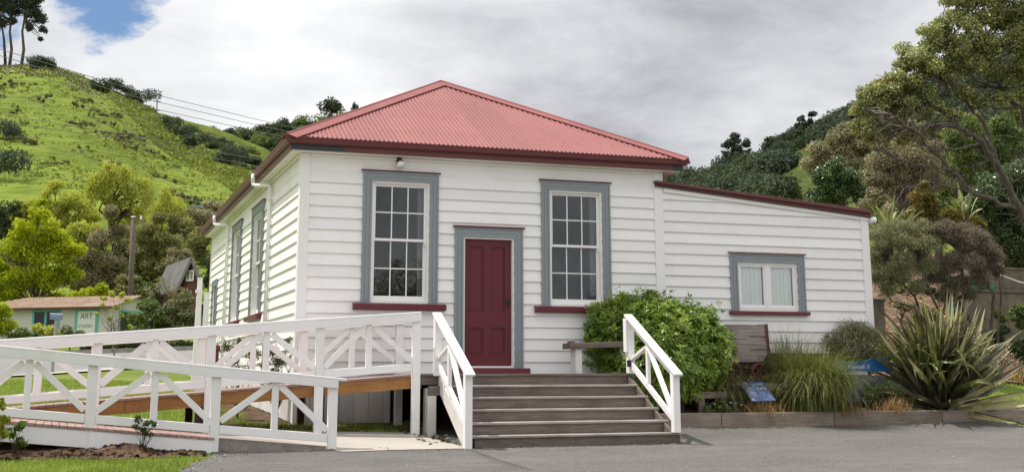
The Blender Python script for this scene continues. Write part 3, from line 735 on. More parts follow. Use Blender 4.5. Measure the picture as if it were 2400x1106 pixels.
def sash_window(fn, o, sill_ext=.125, label=None, curtain_side=True, glass=None, room=True):
    u0, u1, z0, z1 = o; w = .15
    win = casing(fn, o, w, 'window', z0-.02)
    if label: win['label'] = label
    m = MB(); qb(m, fn, u0-w-.03, u1+w+.03, -.005, .064, z1+w+.004, z1+w+.024); m.build('drip_cap', MAROON, win)
    m = MB(); m.poly_prism([fn(u0-w-sill_ext, .115, z0-.105), fn(u1+w+sill_ext, .115, z0-.105), fn(u1+w+sill_ext, .125, z0-.022), fn(u0-w-sill_ext, .125, z0-.022)],
                           [fn(u0-w-sill_ext, -.01, z0-.125), fn(u1+w+sill_ext, -.01, z0-.125), fn(u1+w+sill_ext, -.01, z0-.004), fn(u0-w-sill_ext, -.01, z0-.004)])
    m.build('sill', MAROON, win, .004)
    # outer frame lining and two sashes
    m = MB()
    qb(m, fn, u0, u0+.035, -.16, .02, z0, z1); qb(m, fn, u1-.035, u1, -.16, .02, z0, z1)
    qb(m, fn, u0+.035, u1-.035, -.16, .018, z1-.035, z1); qb(m, fn, u0+.035, u1-.035, -.16, .016, z0-.004, z0+.03)
    m.build('frame', WHITE_TRIM, win)
    zm = (z0+z1)/2+.035
    for (a, b, off, top) in ((zm-.02, z1-.035, -.035, True), (z0+.03, zm+.02, -.075, False)):
        p0, p1 = u0+.035, u1-.035
        st = .042; bt = .040 if top else .085; tp = .045 if top else .040
        m = MB()
        qb(m, fn, p0, p0+st, off-.035, off, a, b); qb(m, fn, p1-st, p1, off-.035, off, a, b)
        qb(m, fn, p0+st, p1-st, off-.035, off-.001, a, a+bt); qb(m, fn, p0+st, p1-st, off-.035, off-.001, b-tp, b)
        if top:
            for q in (p0, p1-.03): qb(m, fn, q, q+.03, off-.03, off-.002, a-.06, a)
        s = m.build('sash', WHITE_TRIM, win)
        gx0, gx1, gz0, gz1 = p0+st, p1-st, a+bt, b-tp
        mid = (gz0+gz1)/2; cw = (gx1-gx0)/3
        for i in (1, 2):
            m = MB(); qb(m, fn, gx0+cw*i-.009, gx0+cw*i+.009, off-.028, off-.004, gz0, gz1); m.build('glazing_bar', WHITE_TRIM, win)
        for i in range(3):
            m = MB(); qb(m, fn, gx0+cw*i+(.009 if i else 0), gx0+cw*(i+1)-(.009 if i < 2 else 0), off-.028, off-.004, mid-.009, mid+.009); m.build('glazing_bar', WHITE_TRIM, win)
            for (c, d) in ((gz0, mid-.009), (mid+.009, gz1)):
                m = MB(); e = random.uniform(-.0015, .0015)
                uu0, uu1 = gx0+cw*i+(.009 if i else 0), gx0+cw*(i+1)-(.009 if i < 2 else 0)
                m.poly_prism([fn(uu0, off-.014+e, c), fn(uu1, off-.014-e, c), fn(uu1, off-.014, d), fn(uu0, off-.014, d)], [fn(uu0, off-.018+e, c), fn(uu1, off-.018-e, c), fn(uu1, off-.018, d), fn(uu0, off-.018, d)])
                m.build('pane', glass or GLASS, win)
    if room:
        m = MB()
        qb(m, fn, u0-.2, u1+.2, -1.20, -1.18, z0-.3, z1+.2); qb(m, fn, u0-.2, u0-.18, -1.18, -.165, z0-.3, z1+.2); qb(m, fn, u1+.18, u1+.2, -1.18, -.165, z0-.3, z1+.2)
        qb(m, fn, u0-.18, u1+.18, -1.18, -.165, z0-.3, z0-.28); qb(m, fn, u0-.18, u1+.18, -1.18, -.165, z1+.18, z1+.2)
        m.build('room_recess', SHADEBLACK, win)
    if curtain_side:
        m = MB(); qb(m, fn, u1-.14, u1-.02, -.235, -.18, z0+.02, z1-.02); m.build('curtain', CURTAIN, win)
    return win
sash_window(FRONT, OW1, label='twelve paned sash window above the ramp end')
sash_window(FRONT, OW2, label='twelve paned sash window behind the leafy bush')
sash_window(LEFT, SWA, curtain_side=False, sill_ext=.06)
sash_window(LEFT, SWB, curtain_side=False, sill_ext=.06)
# small casement with curtains in the lean-to
u0, u1, z0, z1 = OW3
win = casing(FRONT, OW3, .148, 'window', z0-.02); win['label'] = 'small two light window with white curtains in the lean-to'
MB().box((u0-.18, -.075, z1+.152), (u1+.18, .004, z1+.172)).build('drip_cap', m_plain('rusted_flashing', (0.33, 0.19, 0.14), .8, 0, .4, 9), win)
MB().box((u0-.19, -.10, z0-.085), (u1+.19, .01, z0-.022)).build('sill', MAROON, win, .006)
m = MB(); um = (u0+u1)/2
for a, b, c, d in ((u0, u0+.05, z0, z1), (u1-.05, u1, z0, z1), (um-.045, um+.045, z0, z1)): m.box((a, -.012, c), (b, .09, d))
for a, b in ((u0+.05, um-.045), (um+.045, u1-.05)):
    m.box((a, -.010, z0), (b, .09, z0+.06)); m.box((a, -.010, z1-.05), (b, .09, z1))
m.build('frame', WHITE_TRIM, win)
for a, b in ((u0+.05, um-.045), (um+.045, u1-.05)):
    m = MB()
    for p, q, r, s in ((a, a+.03, z0+.06, z1-.05), (b-.03, b, z0+.06, z1-.05), (a+.03, b-.03, z0+.06, z0+.09), (a+.03, b-.03, z1-.08, z1-.05)): m.box((p, .002, r), (q, .04, s))
    m.build('sash', WHITE_TRIM, win)
    MB().box((a+.03, .018, z0+.09), (b-.03, .022, z1-.08)).build('pane', GLASS_CLEAR, win)
    # gathered curtain
    n = 70; v = []; f = []
    for i in range(n+1):
        t = i/n; uu = a+.0+(b-a)*t*.93
        for zz, k in ((z1-.04, .7), ((z0+z1)/2, 1.0), (z0+.05, 1.2)):
            yy = .046+.010*k*math.sin(t*34+.7*math.sin(t*9))+.005*math.sin(t*71)
            v.append((uu, yy, zz))
    for i in range(n):
        for j in range(2): f.append((i*3+j, i*3+j+1, (i+1)*3+j+1, (i+1)*3+j))
    o = bpy.data.objects.new('curtain', np_mesh('curtain', v, f, CURTAIN, smooth=True)); reg(o, None, (0, 0, 0)); o.parent = win; o.location = -wl(win)
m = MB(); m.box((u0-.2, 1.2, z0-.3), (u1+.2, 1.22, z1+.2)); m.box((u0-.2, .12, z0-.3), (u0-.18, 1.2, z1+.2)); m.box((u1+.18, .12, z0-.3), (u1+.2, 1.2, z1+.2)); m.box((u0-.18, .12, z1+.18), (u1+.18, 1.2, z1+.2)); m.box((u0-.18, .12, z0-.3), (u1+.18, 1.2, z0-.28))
m.build('room_recess', SHADEBLACK, win)
# front door
dr = casing(FRONT, (2.655, 3.53, .9, 3.14), .15, 'door_frame', 1.03)
MB().box((2.475, -.075, 3.294), (3.71, .002, 3.316)).build('drip_cap', MAROON, dr)
m = MB(); m.box((2.655, -.02, 1.04), (2.685, .14, 3.14)); m.box((3.50, -.02, 1.04), (3.53, .14, 3.14)); m.box((2.685, -.018, 3.11), (3.50, .14, 3.14)); m.box((2.685, -.03, 1.045), (3.50, .12, 1.075)); m.build('lining', WHITE_TRIM, dr)
MB().box((2.44, -.20, .955), (3.745, .02, 1.04)).build('threshold', MAROON, dr, .006)
D0, D1, DZ0, DZ1, DY = 2.688, 3.497, 1.085, 3.107, .045
pan = [(2.765, 3.035, 1.945, 3.01), (3.135, 3.405, 1.945, 3.01), (2.765, 3.035, 1.265, 1.70), (3.135, 3.405, 1.265, 1.70)]
m = MB()
for a, b, c, d in ((D0, 2.765, DZ0, DZ1), (3.405, D1, DZ0, DZ1), (3.035, 3.135, DZ0, DZ1)): m.box((a, DY, c), (b, DY+.045, d))
for c, d in ((DZ0, 1.265), (1.70, 1.945), (3.01, DZ1)):
    for a, b in ((2.765, 3.035), (3.135, 3.405)): m.box((a, DY+.0006, c), (b, DY+.045, d))
door = m.build('door', DOORRED, house)
for a, b, c, d in pan:
    m = MB(); m.box((a, DY+.022, c), (b, DY+.04, d))
    for i, (k, dy) in enumerate(((.0, .004), (.018, .012))):   # bolection moulding
        e = .014
        for p, q, r, s in ((a+k, a+k+e, c+k, d-k), (b-k-e, b-k, c+k, d-k), (a+k+e, b-k-e, c+k, c+k+e), (a+k+e, b-k-e, d-k-e, d-k)): m.box((p, DY+dy-.006, r), (q, DY+.021, s))
    m.build('door_panel', DOORRED, door)
m = MB(); m.box((3.425, DY-.008, 2.03), (3.465, DY, 2.16)); m.tube([(3.445, DY-.005, 2.12), (3.445, DY-.05, 2.12)], .01); m.tube([(3.445, DY-.05, 2.12), (3.445, DY-.06, 2.12), (3.38, DY-.062, 2.118)], .011); m.box((3.435, DY-.014, 2.045), (3.455, DY-.008, 2.075))
m.build('door_handle', BLACK, door)
MB().box((2.60, .15, .95), (3.58, .17, 3.2)).build('door_backing', SHADEBLACK, house)
# far side door on the left wall
sd = casing(LEFT, SDC, .13, 'side_door', 1.0)
m = MB(); m.box((.03, SDC[0], .9), (.07, SDC[1], SDC[3])); m.build('side_door_leaf', WHITE_TRIM, sd)

# roof ------------------------------------------------------------
GX0, GX1, GY0, GY1 = -.315, 6.64, -.31, 13.19
GZ = 4.575
AX, APY, AZ = 3.1625, 3.167, 6.46
BPY = GY1-3.477
PIT_ = (AZ-GZ)/(APY-GY0)
def corr_face(name, axis):
    """corrugated hip face; ridges run up the slope"""
    v = []; f = []; st = .0762/8; A = .0085
    if axis in ('front', 'back'): lo, hi = GX0, GX1
    else: lo, hi = GY0, GY1
    n = int((hi-lo)/st)
    for i in range(n+1):
        u = lo+(hi-lo)*i/n
        if axis in ('front', 'back'): run = min(u-GX0, GX1-u)
        else: run = min(u-GY0, GY1-u, AX-GX0)
        run = max(run, .034)
        w = A*math.sin(2*PI*u/.0762)
        for k in range(3):
            r = .03+(run-.03)*k/2
            z = GZ-.004+r*PIT_+w
            if axis == 'front': v.append((u, GY0+r, z))
            elif axis == 'back': v.append((u, GY1-r, z))
            elif axis == 'left': v.append((GX0+r, u, z))
            else: v.append((GX1-r, u, z))
    for i in range(n):
        for k in range(2): f.append((i*3+k, i*3+k+1, (i+1)*3+k+1, (i+1)*3+k))
    o = bpy.data.objects.new('roof_face', np_mesh('roof_face', v, f, ROOFRED, smooth=True)); reg(o, None, (0, 0, 0)); o.parent = house; o.location = -wl(house)
    return o
for a in ('front', 'back', 'left', 'right'): corr_face('roof_face', a)
# roof screws in rows
m = MB()
for r in (0.5, 1.35, 2.2, 3.0):
    u = GX0+r+.2
    while u < GX1-r-.2:
        uu = round(u/.0762)*.0762+.019
        z = GZ-.004+r*PIT_+.0085
        m.box((uu-.006, GY0+r-.006, z), (uu+.006, GY0+r+.006, z+.007)); u += .229
sc_ = m.build('roof_screw', GUTTER, house); sc_['kind'] = 'stuff'
def ridge_cap(p, q, name, wing=.19, drop=None):
    p, q = Vector(p), Vector(q); d = (q-p).normalized(); m = MB()
    sides = drop
    m.tube([p+Vector((0, 0, .03)), q+Vector((0, 0, .03))], .022, 8)
    for s in sides:
        s = Vector(s)
        a = [p+Vector((0, 0, .036)), q+Vector((0, 0, .036)), q+s*wing+Vector((0, 0, .028)), p+s*wing+Vector((0, 0, .028))]
        nrm = (a[1]-a[0]).cross(a[3]-a[0]).normalized()
        if nrm.z < 0: nrm = -nrm
        m.poly_prism(a, [x-nrm*.012 for x in a])
        e0, e1 = a[3], a[2]
        m.poly_prism([e0, e1, e1-nrm*.022, e0-nrm*.022], [e0-s*.004, e1-s*.004, e1-s*.004-nrm*.022, e0-s*.004-nrm*.022])
    return m.build(name, ROOFRED, house)
ax_ = Vector((AX, APY, AZ)); fl = Vector((GX0, GY0, GZ)); fr = Vector((GX1, GY0, GZ)); bl = Vector((GX0, GY1, GZ)); br = Vector((GX1, GY1, GZ)); bx = Vector((AX, BPY, AZ))
def dirs(p, q, faces):
    d = (Vector(q)-Vector(p)).normalized(); out = []
    for nrm, toward_ in faces:
        s = Vector(nrm).normalized().cross(d).normalized()
        if s.dot(Vector(toward_)) < 0: s = -s
        out.append(s)
    return out
nF, nL, nR, nB = (0, -PIT_, 1), (-PIT_, 0, 1), (PIT_, 0, 1), (0, PIT_, 1)
ridge_cap(fl, ax_, 'hip_cap', drop=dirs(fl, ax_, [(nF, (1, 0, 0)), (nL, (0, 1, 0))]))
ridge_cap(fr, ax_, 'hip_cap', drop=dirs(fr, ax_, [(nF, (-1, 0, 0)), (nR, (0, 1, 0))]))
ridge_cap(bl, bx, 'hip_cap', drop=dirs(bl, bx, [(nB, (1, 0, 0)), (nL, (0, -1, 0))]))
ridge_cap(br, bx, 'hip_cap', drop=dirs(br, bx, [(nB, (-1, 0, 0)), (nR, (0, -1, 0))]))
ridge_cap(ax_, bx, 'ridge_cap', drop=dirs(ax_, bx, [(nL, (-1, 0, 0)), (nR, (1, 0, 0))]))
# quad gutters: a moulded profile swept along each eave
def gutter(p, q, out, name='gutter', mat=GUTTER):
    p, q, out = Vector(p), Vector(q), Vector(out); z = Vector((0, 0, 1)); d = (q-p).normalized()
    prof = [(-.10, .0), (-.10, -.10), (-.03, -.10), (-.005, -.075), (.0, -.03), (.012, -.02), (.012, .0), (.0, .0), (-.006, -.02), (-.012, -.085), (-.09, -.09), (-.09, 0)]
    m = MB(); mit = 1.0
    a = [p+out*o+z*h-d*o*mit for o, h in prof]; b = [q+out*o+z*h+d*o*mit for o, h in prof]
    n = len(prof); base = len(m.v); m.v += [tuple(x) for x in a+b]
    for i in range(n): j = (i+1) % n; m.f.append((base+i, base+j, base+n+j, base+n+i))
    return m.build(name, mat, house)
gutter((GX0, GY0, GZ), (GX1, GY0, GZ), (0, -1, 0)); gutter((GX0, GY1, GZ), (GX0, GY0, GZ), (-1, 0, 0)); gutter((GX1, GY0, GZ), (GX1, GY1, GZ), (1, 0, 0))
# fascia: maroon with a stretch still in dark undercoat at the left end of the front
FB0, FB1 = 4.385, 4.52
MB().box((-.235, -.235, FB0), (.62, -.205, FB1)).build('fascia', PRIMER, house)['label'] = 'unpainted dark grey end of the fascia'
MB().box((.62, -.235, FB0), (6.37, -.205, FB1)).build('fascia', GUTTER, house)
MB().box((6.37, -.237, FB0), (6.56, -.205, FB1)).build('fascia', PRIMER, house)['label'] = 'dark grey end block of the fascia'
MB().box((-.235, -.205, FB0), (-.205, 13.1, FB1)).build('fascia', GUTTER, house)
MB().box((6.53, -.205, FB0), (6.56, 13.1, FB1)).build('fascia', GUTTER, house)
# soffit
MB().box((-.205, -.205, WT+.005), (6.53, .05, WT+.02)).build('soffit', CREAM, house)
MB().box((-.205, .05, WT+.005), (.05, 13.1, WT+.02)).build('soffit', CREAM, house)
MB().box((6.2, .05, WT+.005), (6.53, 13.1, WT+.02)).build('soffit', CREAM, house)
m = MB(); m.box((.119, -.055, WT-.04), (6.098, -.011, WT+.003)); m.build('scotia', CREAM, house, .012)
m = MB(); m.box((-.055, .119, WT-.04), (-.011, LM-.12, WT+.003)); m.build('scotia', CREAM, house, .012)
# lean-to roof
def ltop(x): return 4.205-(x-6.10)*0.0778
m = MB(); n = int((6.9)/(.0762/6)); v = []; f = []
for i in range(n+1):
    yy = -.05+6.9*i/n
    w = .0085*math.sin(2*PI*yy/.0762)
    v += [(6.28, yy, ltop(6.28)+w-.02), (XR+.13, yy, ltop(XR+.13)+w-.02)]
for i in range(n): f.append((2*i, 2*i+1, 2*i+3, 2*i+2))
o = bpy.data.objects.new('lean_to_roof', np_mesh('lean_to_roof', v, f, ROOFRED, smooth=True)); reg(o, None, (0, 0, 0)); o.parent = house; o.location = -wl(house)
def slope_bar(x0, x1, top0, top1, h0, h1, y0, y1, name, mat):
    m = MB(); m.poly_prism([(x0, y0, top0-h0), (x1, y0, top1-h1), (x1, y0, top1), (x0, y0, top0)], [(x0, y1, top0-h0), (x1, y1, top1-h1), (x1, y1, top1), (x0, y1, top0)])
    return m.build(name, mat, house, .003)
slope_bar(6.10, 10.46, ltop(6.10)+.012, ltop(10.46)+.012, .045, .06, -.115, -.0, 'barge_roll', GUTTER)
slope_bar(6.105, 10.455, ltop(6.10)-.035, ltop(10.46)-.05, .05, .075, -.085, -.03, 'barge_flashing', RUSTSTRAP)
slope_bar(6.275, 10.42, ltop(6.27)-.085, ltop(10.42)-.125, .075, .055, -.052, -.001, 'barge_board', WHITE_TRIM)
m = MB(); m.tube([(10.50, -.12, 3.70), (10.50, 6.9, 3.68)], .055, 12); m.build('lean_to_gutter', WHITE_TRIM, house, smooth=True)
# rusty stain patch is left to the flashing; floodlight under the eave
fl_ = MB(); fl_.tube([(1.55, -.02, 4.345), (1.55, -.05, 4.33)], .045, 12); fl_.tube([(1.55, -.05, 4.33), (1.55, -.10, 4.30)], .02, 8)
lamp = fl_.build('wall_lamp', BLACK, house, smooth=True)
m = MB(); m.tube([(1.545, -.085, 4.33), (1.55, -.115, 4.285)], [.045, .05], 12); m.build('lamp_holder', BLACK, lamp, smooth=True)
m = MB(); m.tube([(1.55, -.115, 4.285), (1.555, -.13, 4.26), (1.56, -.15, 4.225), (1.562, -.157, 4.21)], [.045, .062, .066, .05], 14); m.build('bulb', m_plain('reflector_bulb', (.72, .71, .68), .2), lamp, smooth=True)
# downpipes on the left wall
def downpipe(y, y_out):
    m = MB(); r = .034
    m.tube([(-.33, y_out, 4.52), (-.33, y_out, 4.36)], r*1.15, 12)
    m.tube([(-.33, y_out, 4.36), (-.325, y_out-.015, 4.325), (-.29, y_out-.06, 4.305), (-.10, y-.0+.03, 4.275), (-.075, y, 4.25), (-.07, y, 4.21), (-.07, y, .72)], r, 12)
    p = m.build('downpipe', WHITE_TRIM, house, smooth=True)
    for z in (4.0, 3.2, 2.4, 1.6): MB().box((-.108, y-.045, z), (-.006, y+.045, z+.022)).build('bracket', WHITE_TRIM, p)
downpipe(2.95, 3.32); downpipe(9.25, 9.70)
MB().box((-.045, LM-.005, .5), (-.002, LM+.04, 4.3)).build('corner_pipe', m_plain('copper_brown', (.32, .20, .13), .6), house)

# ------------------------------------------------------------------ front steps with porch deck
DK = .950
steps = thing('front_steps', (3.2, -2.4, -.03), 'weathered grey timber front steps and porch deck with white handrails', 'steps')
SX0, SX1 = 1.84, 4.82
tr_z = [.950, .792, .630, .467, .302, .140]
yf = [-1.70, -2.00, -2.30, -2.60, -2.90, -3.20]
xl = [1.50, 1.80, 1.80, 1.80, 1.80, 1.83]
xr_ = [4.83, 4.79, 4.815, 4.84, 4.86, 4.90]
for i in range(6):
    zt, y0 = tr_z[i], yf[i]
    zb_ = tr_z[i+1] if i < 5 else -.045
    j = random.uniform(-.006, .006)
    MB().box((xl[i]+.03*(i == 5), y0+.012, zb_+.002), (xr_[i]-.012, y0+.045, zt-.032)).build('riser', GREYWOOD, steps, .004)
    if i:
        MB().box((xl[i]-.02, y0-.02, zt-.033), (xr_[i]+j, y0+.135, zt)).build('tread_board', GREYWOOD_LIT, steps, .006)
        MB().box((xl[i]-.015, y0+.140, zt-.033), (xr_[i]+j, y0+.310, zt-.002)).build('tread_board', GREYWOOD_LIT, steps, .006)
y = -1.72
while y < -.03:
    w = .138
    MB().box((1.48+random.uniform(-.01, .01), y, DK-.034), (4.84+random.uniform(-.012, .012), min(y+w, -.015), DK+random.uniform(-.002, .002))).build('deck_board', GREYWOOD, steps, .004); y += w+.005
MB().box((1.50, -1.66, DK-.20), (1.54, -.05, DK-.036)).build('joist', GREYWOOD, steps)
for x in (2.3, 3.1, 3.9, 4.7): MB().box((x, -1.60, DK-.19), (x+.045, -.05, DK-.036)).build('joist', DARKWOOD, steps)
MB().box((1.62, -1.80, DK-.305), (1.83, -1.705, DK-.17)).build('corbel', GREYWOOD, steps, .004)
MB().box((1.60, -1.64, .02), (1.715, -1.53, DK-.20)).build('support_post', WHITE_OLD, steps, .004)
MB().box((1.605, -1.79, .03), (1.725, -1.69, DK-.305)).build('support_post', WHITE_OLD, steps, .004)
for x0 in (1.775, 4.765):
    m = MB(); m.poly_prism([(x0, -3.19, -.04), (x0, -2.95, -.04), (x0, -1.70, .72), (x0, -1.70, .92), (x0, -1.98, .78), (x0, -3.19, .12)], [(x0+.045, -3.19, -.04), (x0+.045, -2.95, -.04), (x0+.045, -1.70, .72), (x0+.045, -1.70, .92), (x0+.045, -1.98, .78), (x0+.045, -3.19, .12)])
    m.build('stringer', GREYWOOD if x0 > 3 else WHITE_OLD, steps, .003)
def stair_rail(xc, foot_z, top_z, label):
    yb, yt = -3.24, -1.75
    zb_, zt = 1.000, top_z
    nb = MB().box((xc-.052, yb-.05, foot_z), (xc+.052, yb+.05, zb_-.03)).build('newel_post', WHITE_RAIL, steps, .006)
    MB().box((xc-.052, yt-.05, DK if xc > 3 else DK-.03), (xc+.052, yt+.05, zt-.035)).build('newel_post', WHITE_RAIL, steps, .006)
    if xc > 3: MB().box((xc-.085, yt-.04, DK+.32), (xc-.054, yt+.06, zt-.04)).build('cleat', WHITE_RAIL, steps, .003)
    m = MB(); m.beam((xc, yb-.13, zb_-.075), (xc, yt+.06, zt+.015), .135, .036); m.build('handrail', WHITE_RAIL, steps, .007)
    sl_ = (zt-zb_)/(yt-yb)
    m = MB(); m.beam((xc, yb+.05, zb_-.075+.02), (xc, yt-.05, zt-.075-.03), .04, .085); m.build('under_rail', WHITE_RAIL, steps, .004)
    lz0, lz1 = foot_z+.31, DK+.13
    if xc > 3: lz0 = foot_z+.17
    m = MB(); m.beam((xc, yb+.05, lz0), (xc, yt-.05, lz1), .045, .085); m.build('bottom_rail', WHITE_RAIL, steps, .004)
    ym = (yb+yt)/2+.12; zm = zb_-.11+(ym-yb)*sl_
    MB().box((xc-.026, ym-.03, lz0+(lz1-lz0)*(ym-yb)/(yt-yb)+.03), (xc+.026, ym+.03, zm)).build('baluster', WHITE_RAIL, steps, .004)
    m = MB(); m.beam((xc+.004, ym+.03, zm-.03), (xc+.004, yt-.05, lz1+.08), .04, .07, up=(1, 0, 0)); m.build('brace', WHITE_RAIL, steps, .003)
    m = MB(); m.beam((xc+.004, ym-.03, zm-.04), (xc+.004, yb+.05, lz0+.06), .04, .07, up=(1, 0, 0)); m.build('brace', WHITE_RAIL, steps, .003)
stair_rail(1.745, -.04, 1.80, 'l'); stair_rail(4.80, .140, 1.815, 'r')
MB().box((4.715, -1.835, DK+.10), (4.775, -1.80, DK+.20)).build('light_fitting', BLACK, steps, .006)

# ------------------------------------------------------------------ access ramp (two flights)
ramp = thing('access_ramp', (-2, -2, 0), 'white switchback access ramp with cross braced railings and pine bearers', 'ramp')
def zu(x): return .948+(x-1.5)*.0775          # upper deck
def zl(x): return .040-(x+.11)*.0945           # lower deck
def rail_run(Y, xs, zf, post_bottom, side=-1, cap_top=.885, first=True, cap_ext=(.05, .05), front=True):
    x0, x1 = xs[0], xs[-1]
    for i, x in enumerate(xs):
        MB().box((x-.058, Y-.035, post_bottom(x)), (x+.058, Y+.055, zf(x)+cap_top-.03)).build('post', WHITE_RAIL, ramp, .005)
    a, b = x0-cap_ext[0], x1+cap_ext[1]
    MB().vbeam((a, Y, zf(a)+cap_top), (b, Y, zf(b)+cap_top), .14, .034).build('handrail', WHITE_RAIL, ramp, .005)
    MB().vbeam((x0-.05, Y-.055, zf(x0-.05)+cap_top-.036), (x1+.055, Y-.055, zf(x1+.055)+cap_top-.036), .038, .10).build('top_rail', WHITE_RAIL, ramp, .003)
    for p, q in zip(xs[:-1], xs[1:]):
        p_, q_ = p+.06, q-.06; mid = (p+q)/2
        MB().vbeam((p_, Y, zf(p_)+.155), (q_, Y, zf(q_)+.155), .045, .105).build('bottom_rail', WHITE_RAIL, ramp, .004)
        t = lambda x: zf(x)+cap_top-.138
        bt = lambda x: zf(x)+.157
        MB().box((mid-.042, Y-.022, bt(mid)-.005), (mid+.042, Y+.022, t(mid))).build('baluster', WHITE_RAIL, ramp, .003)
        for s, e in ((-1, p_), (1, q_)):
            xt = mid+s*.055
            m = MB(); m.beam((xt+s*.01, Y, t(xt)-.035), (e-s*.01, Y, bt(e)+.045), .04, .080, up=(0, 1, 0) if False else (0, 0, 1)); m.build('brace', WHITE_RAIL, ramp, .003)
ux = [-7.35, -5.88, -4.41, -2.94, -1.46, .04, 1.44]
rail_run(-1.70, ux, zu, lambda x: gz(x, -1.7)-.05)
rail_run(-.38, [-7.35, -5.88, -4.41, -2.94, -1.46, .04, 1.52], zu, lambda x: gz(x, -.38)-.05)
lx = [-7.42, -5.95, -4.48, -3.01, -1.52, -.03]
rail_run(-3.06, lx, zl, lambda x: gz(x, -3.06)-.06, cap_top=.872, cap_ext=(.05, .16))
def decking(x0, x1, y0, y1, zf, name='decking'):
    m = MB(); x = x0; w = .092
    while x < x1-.02:
        xe = min(x+w-.007, x1); d = random.uniform(-.0015, .0015)
        m.poly_prism([(x, y0, zf(x)-.03), (xe, y0, zf(xe)-.03), (xe, y0, zf(xe)+d), (x, y0, zf(x)+d)], [(x, y1, zf(x)-.03), (xe, y1, zf(xe)-.03), (xe, y1, zf(xe)+d), (x, y1, zf(x)+d)]); x += w
    o = m.build(name, PINKDECK, ramp); o['kind'] = 'stuff'; return o
decking(-7.4, 1.49, -1.64, -.34, zu); decking(-7.4, -1.50, -3.11, -1.76, zl)
for xa, xb, y0 in ((-7.4, -2.55, -1.60), (-2.55, .14, -1.60), (.14, 1.47, -1.60), (-7.4, 1.47, -.42)):
    MB().vbeam((xa, y0, zu(xa)-.032), (xb-.004, y0, zu(xb)-.032), .045, .165).build('bearer', ORANGEWOOD, ramp, .004)
for xa, xb in ((-7.4, -4.49), (-4.48, -3.03), (-3.0, -1.55)):
    MB().vbeam((xa, -3.075, zl(xa)-.034), (xb, -3.075, zl(xb)-.034), .045, .205).build('fascia_board', WHITE_RAIL, ramp, .004)
MB().vbeam((-7.4, -1.80, zl(-7.4)-.034), (-1.55, -1.80, zl(-1.55)-.034), .045, .18).build('bearer', ORANGEWOOD, ramp, .004)
for x, y in ((-1.56, -1.55), (-1.60, -.40), (.10, -1.54), (.02, -.40), (-3.0, -1.55)):
    MB().box((x-.05, y-.045, gz(x, y)-.03), (x+.05, y+.045, zu(x)-.20)).build('support_post', DARKWOOD, ramp)
MB().box((.02, -1.575, zu(.06)-.30), (.14, -1.53, zu(.06)-.05)).build('cleat', ORANGEWOOD, ramp)
MB().box((-1.64, -3.045, zl(-1.6)-.33), (-1.56, -2.98, zl(-1.6)-.20)).build('cleat', ORANGEWOOD, ramp)
# solid concrete toe of the lower flight
m = MB(); m.poly_prism([(-1.50, -3.02, -.06), (.06, -3.02, -.06), (.06, -3.02, zl(.06)+.0), (-1.50, -3.02, zl(-1.50))], [(-1.50, -1.80, -.06), (.06, -1.80, -.06), (.06, -1.80, zl(.06)+.0), (-1.50, -1.80, zl(-1.5))])
m.build('concrete_toe', m_plain('toe_concrete', (.27, .235, .215), .9, 0, .22, 14), ramp)

# ------------------------------------------------------------------ things about the porch and garden bed
b = thing('plank_bench', (4.7, -.72, DK), 'weathered plank bench on a white post on the porch', 'bench')
m = MB(); m.poly_prism([(4.17, -.86, 1.335), (5.32, -.86, 1.372), (5.32, -.86, 1.462), (4.17, -.86, 1.425)], [(4.17, -.52, 1.335), (5.32, -.52, 1.372), (5.32, -.52, 1.462), (4.17, -.52, 1.425)]); m.build('seat', GREYWOOD, b, .008)
for x, z in ((4.34, 1.338), (5.14, 1.363)): MB().box((x-.055, -.80, DK), (x+.055, -.58, z)).build('leg', WHITE_OLD, b, .004)
m = MB(); m.box((4.22, -.75, 1.427), (4.30, -.62, 1.455)); m.build('batten', GREYWOOD, b)

edge = thing('sleeper_edging', (9, -1.27, .1), 'grey sleeper edging along the front of the garden bed', 'edging')
for a, bb in ((4.96, 6.55), (6.56, 8.62), (8.63, 10.75), (10.76, 12.9), (12.91, 15.0)):
    za, zb2 = gz(a, -1.3), gz(bb, -1.3)
    m = MB(); t = random.uniform(.0, .01)
    m.poly_prism([(a, -1.33, za-.1), (bb, -1.33, zb2-.1), (bb, -1.33, .335+t), (a, -1.33, .335+t)], [(a, -1.21, za-.1), (bb, -1.21, zb2-.1), (bb, -1.21, .335+t), (a, -1.21, .335+t)])
    m.build('sleeper', EDGEWOOD, edge, .012)
lr = thing('low_timber_rail', (6.5, -.95, .3), 'low rough timber rail on short posts behind the edging', 'rail')
MB().box((6.10, -.98, .555), (7.05, -.92, .665)).build('rail', EDGEWOOD, lr, .006)
MB().box((6.75, -.86, .66), (8.6, -.80, .79)).build('rail', EDGEWOOD, lr, .006)
for x in (6.42, 7.0): MB().box((x-.055, -.94, .2), (x+.055, -.86, .56)).build('post', EDGEWOOD, lr, .006)
bk = thing('planter_tub', (6.02, -.8, .2), 'dark planter tub at the foot of the leafy bush', 'planter')
m = MB(); m.tube([(6.02, -.75, .2), (6.02, -.75, .62)], [.15, .19], 16); m.build('tub', DARKWOOD, bk); m = MB(); m.ring((6.02, -.75, .62), (0, 0, 1), .19, .016); m.build('rim', DARKWOOD, bk)

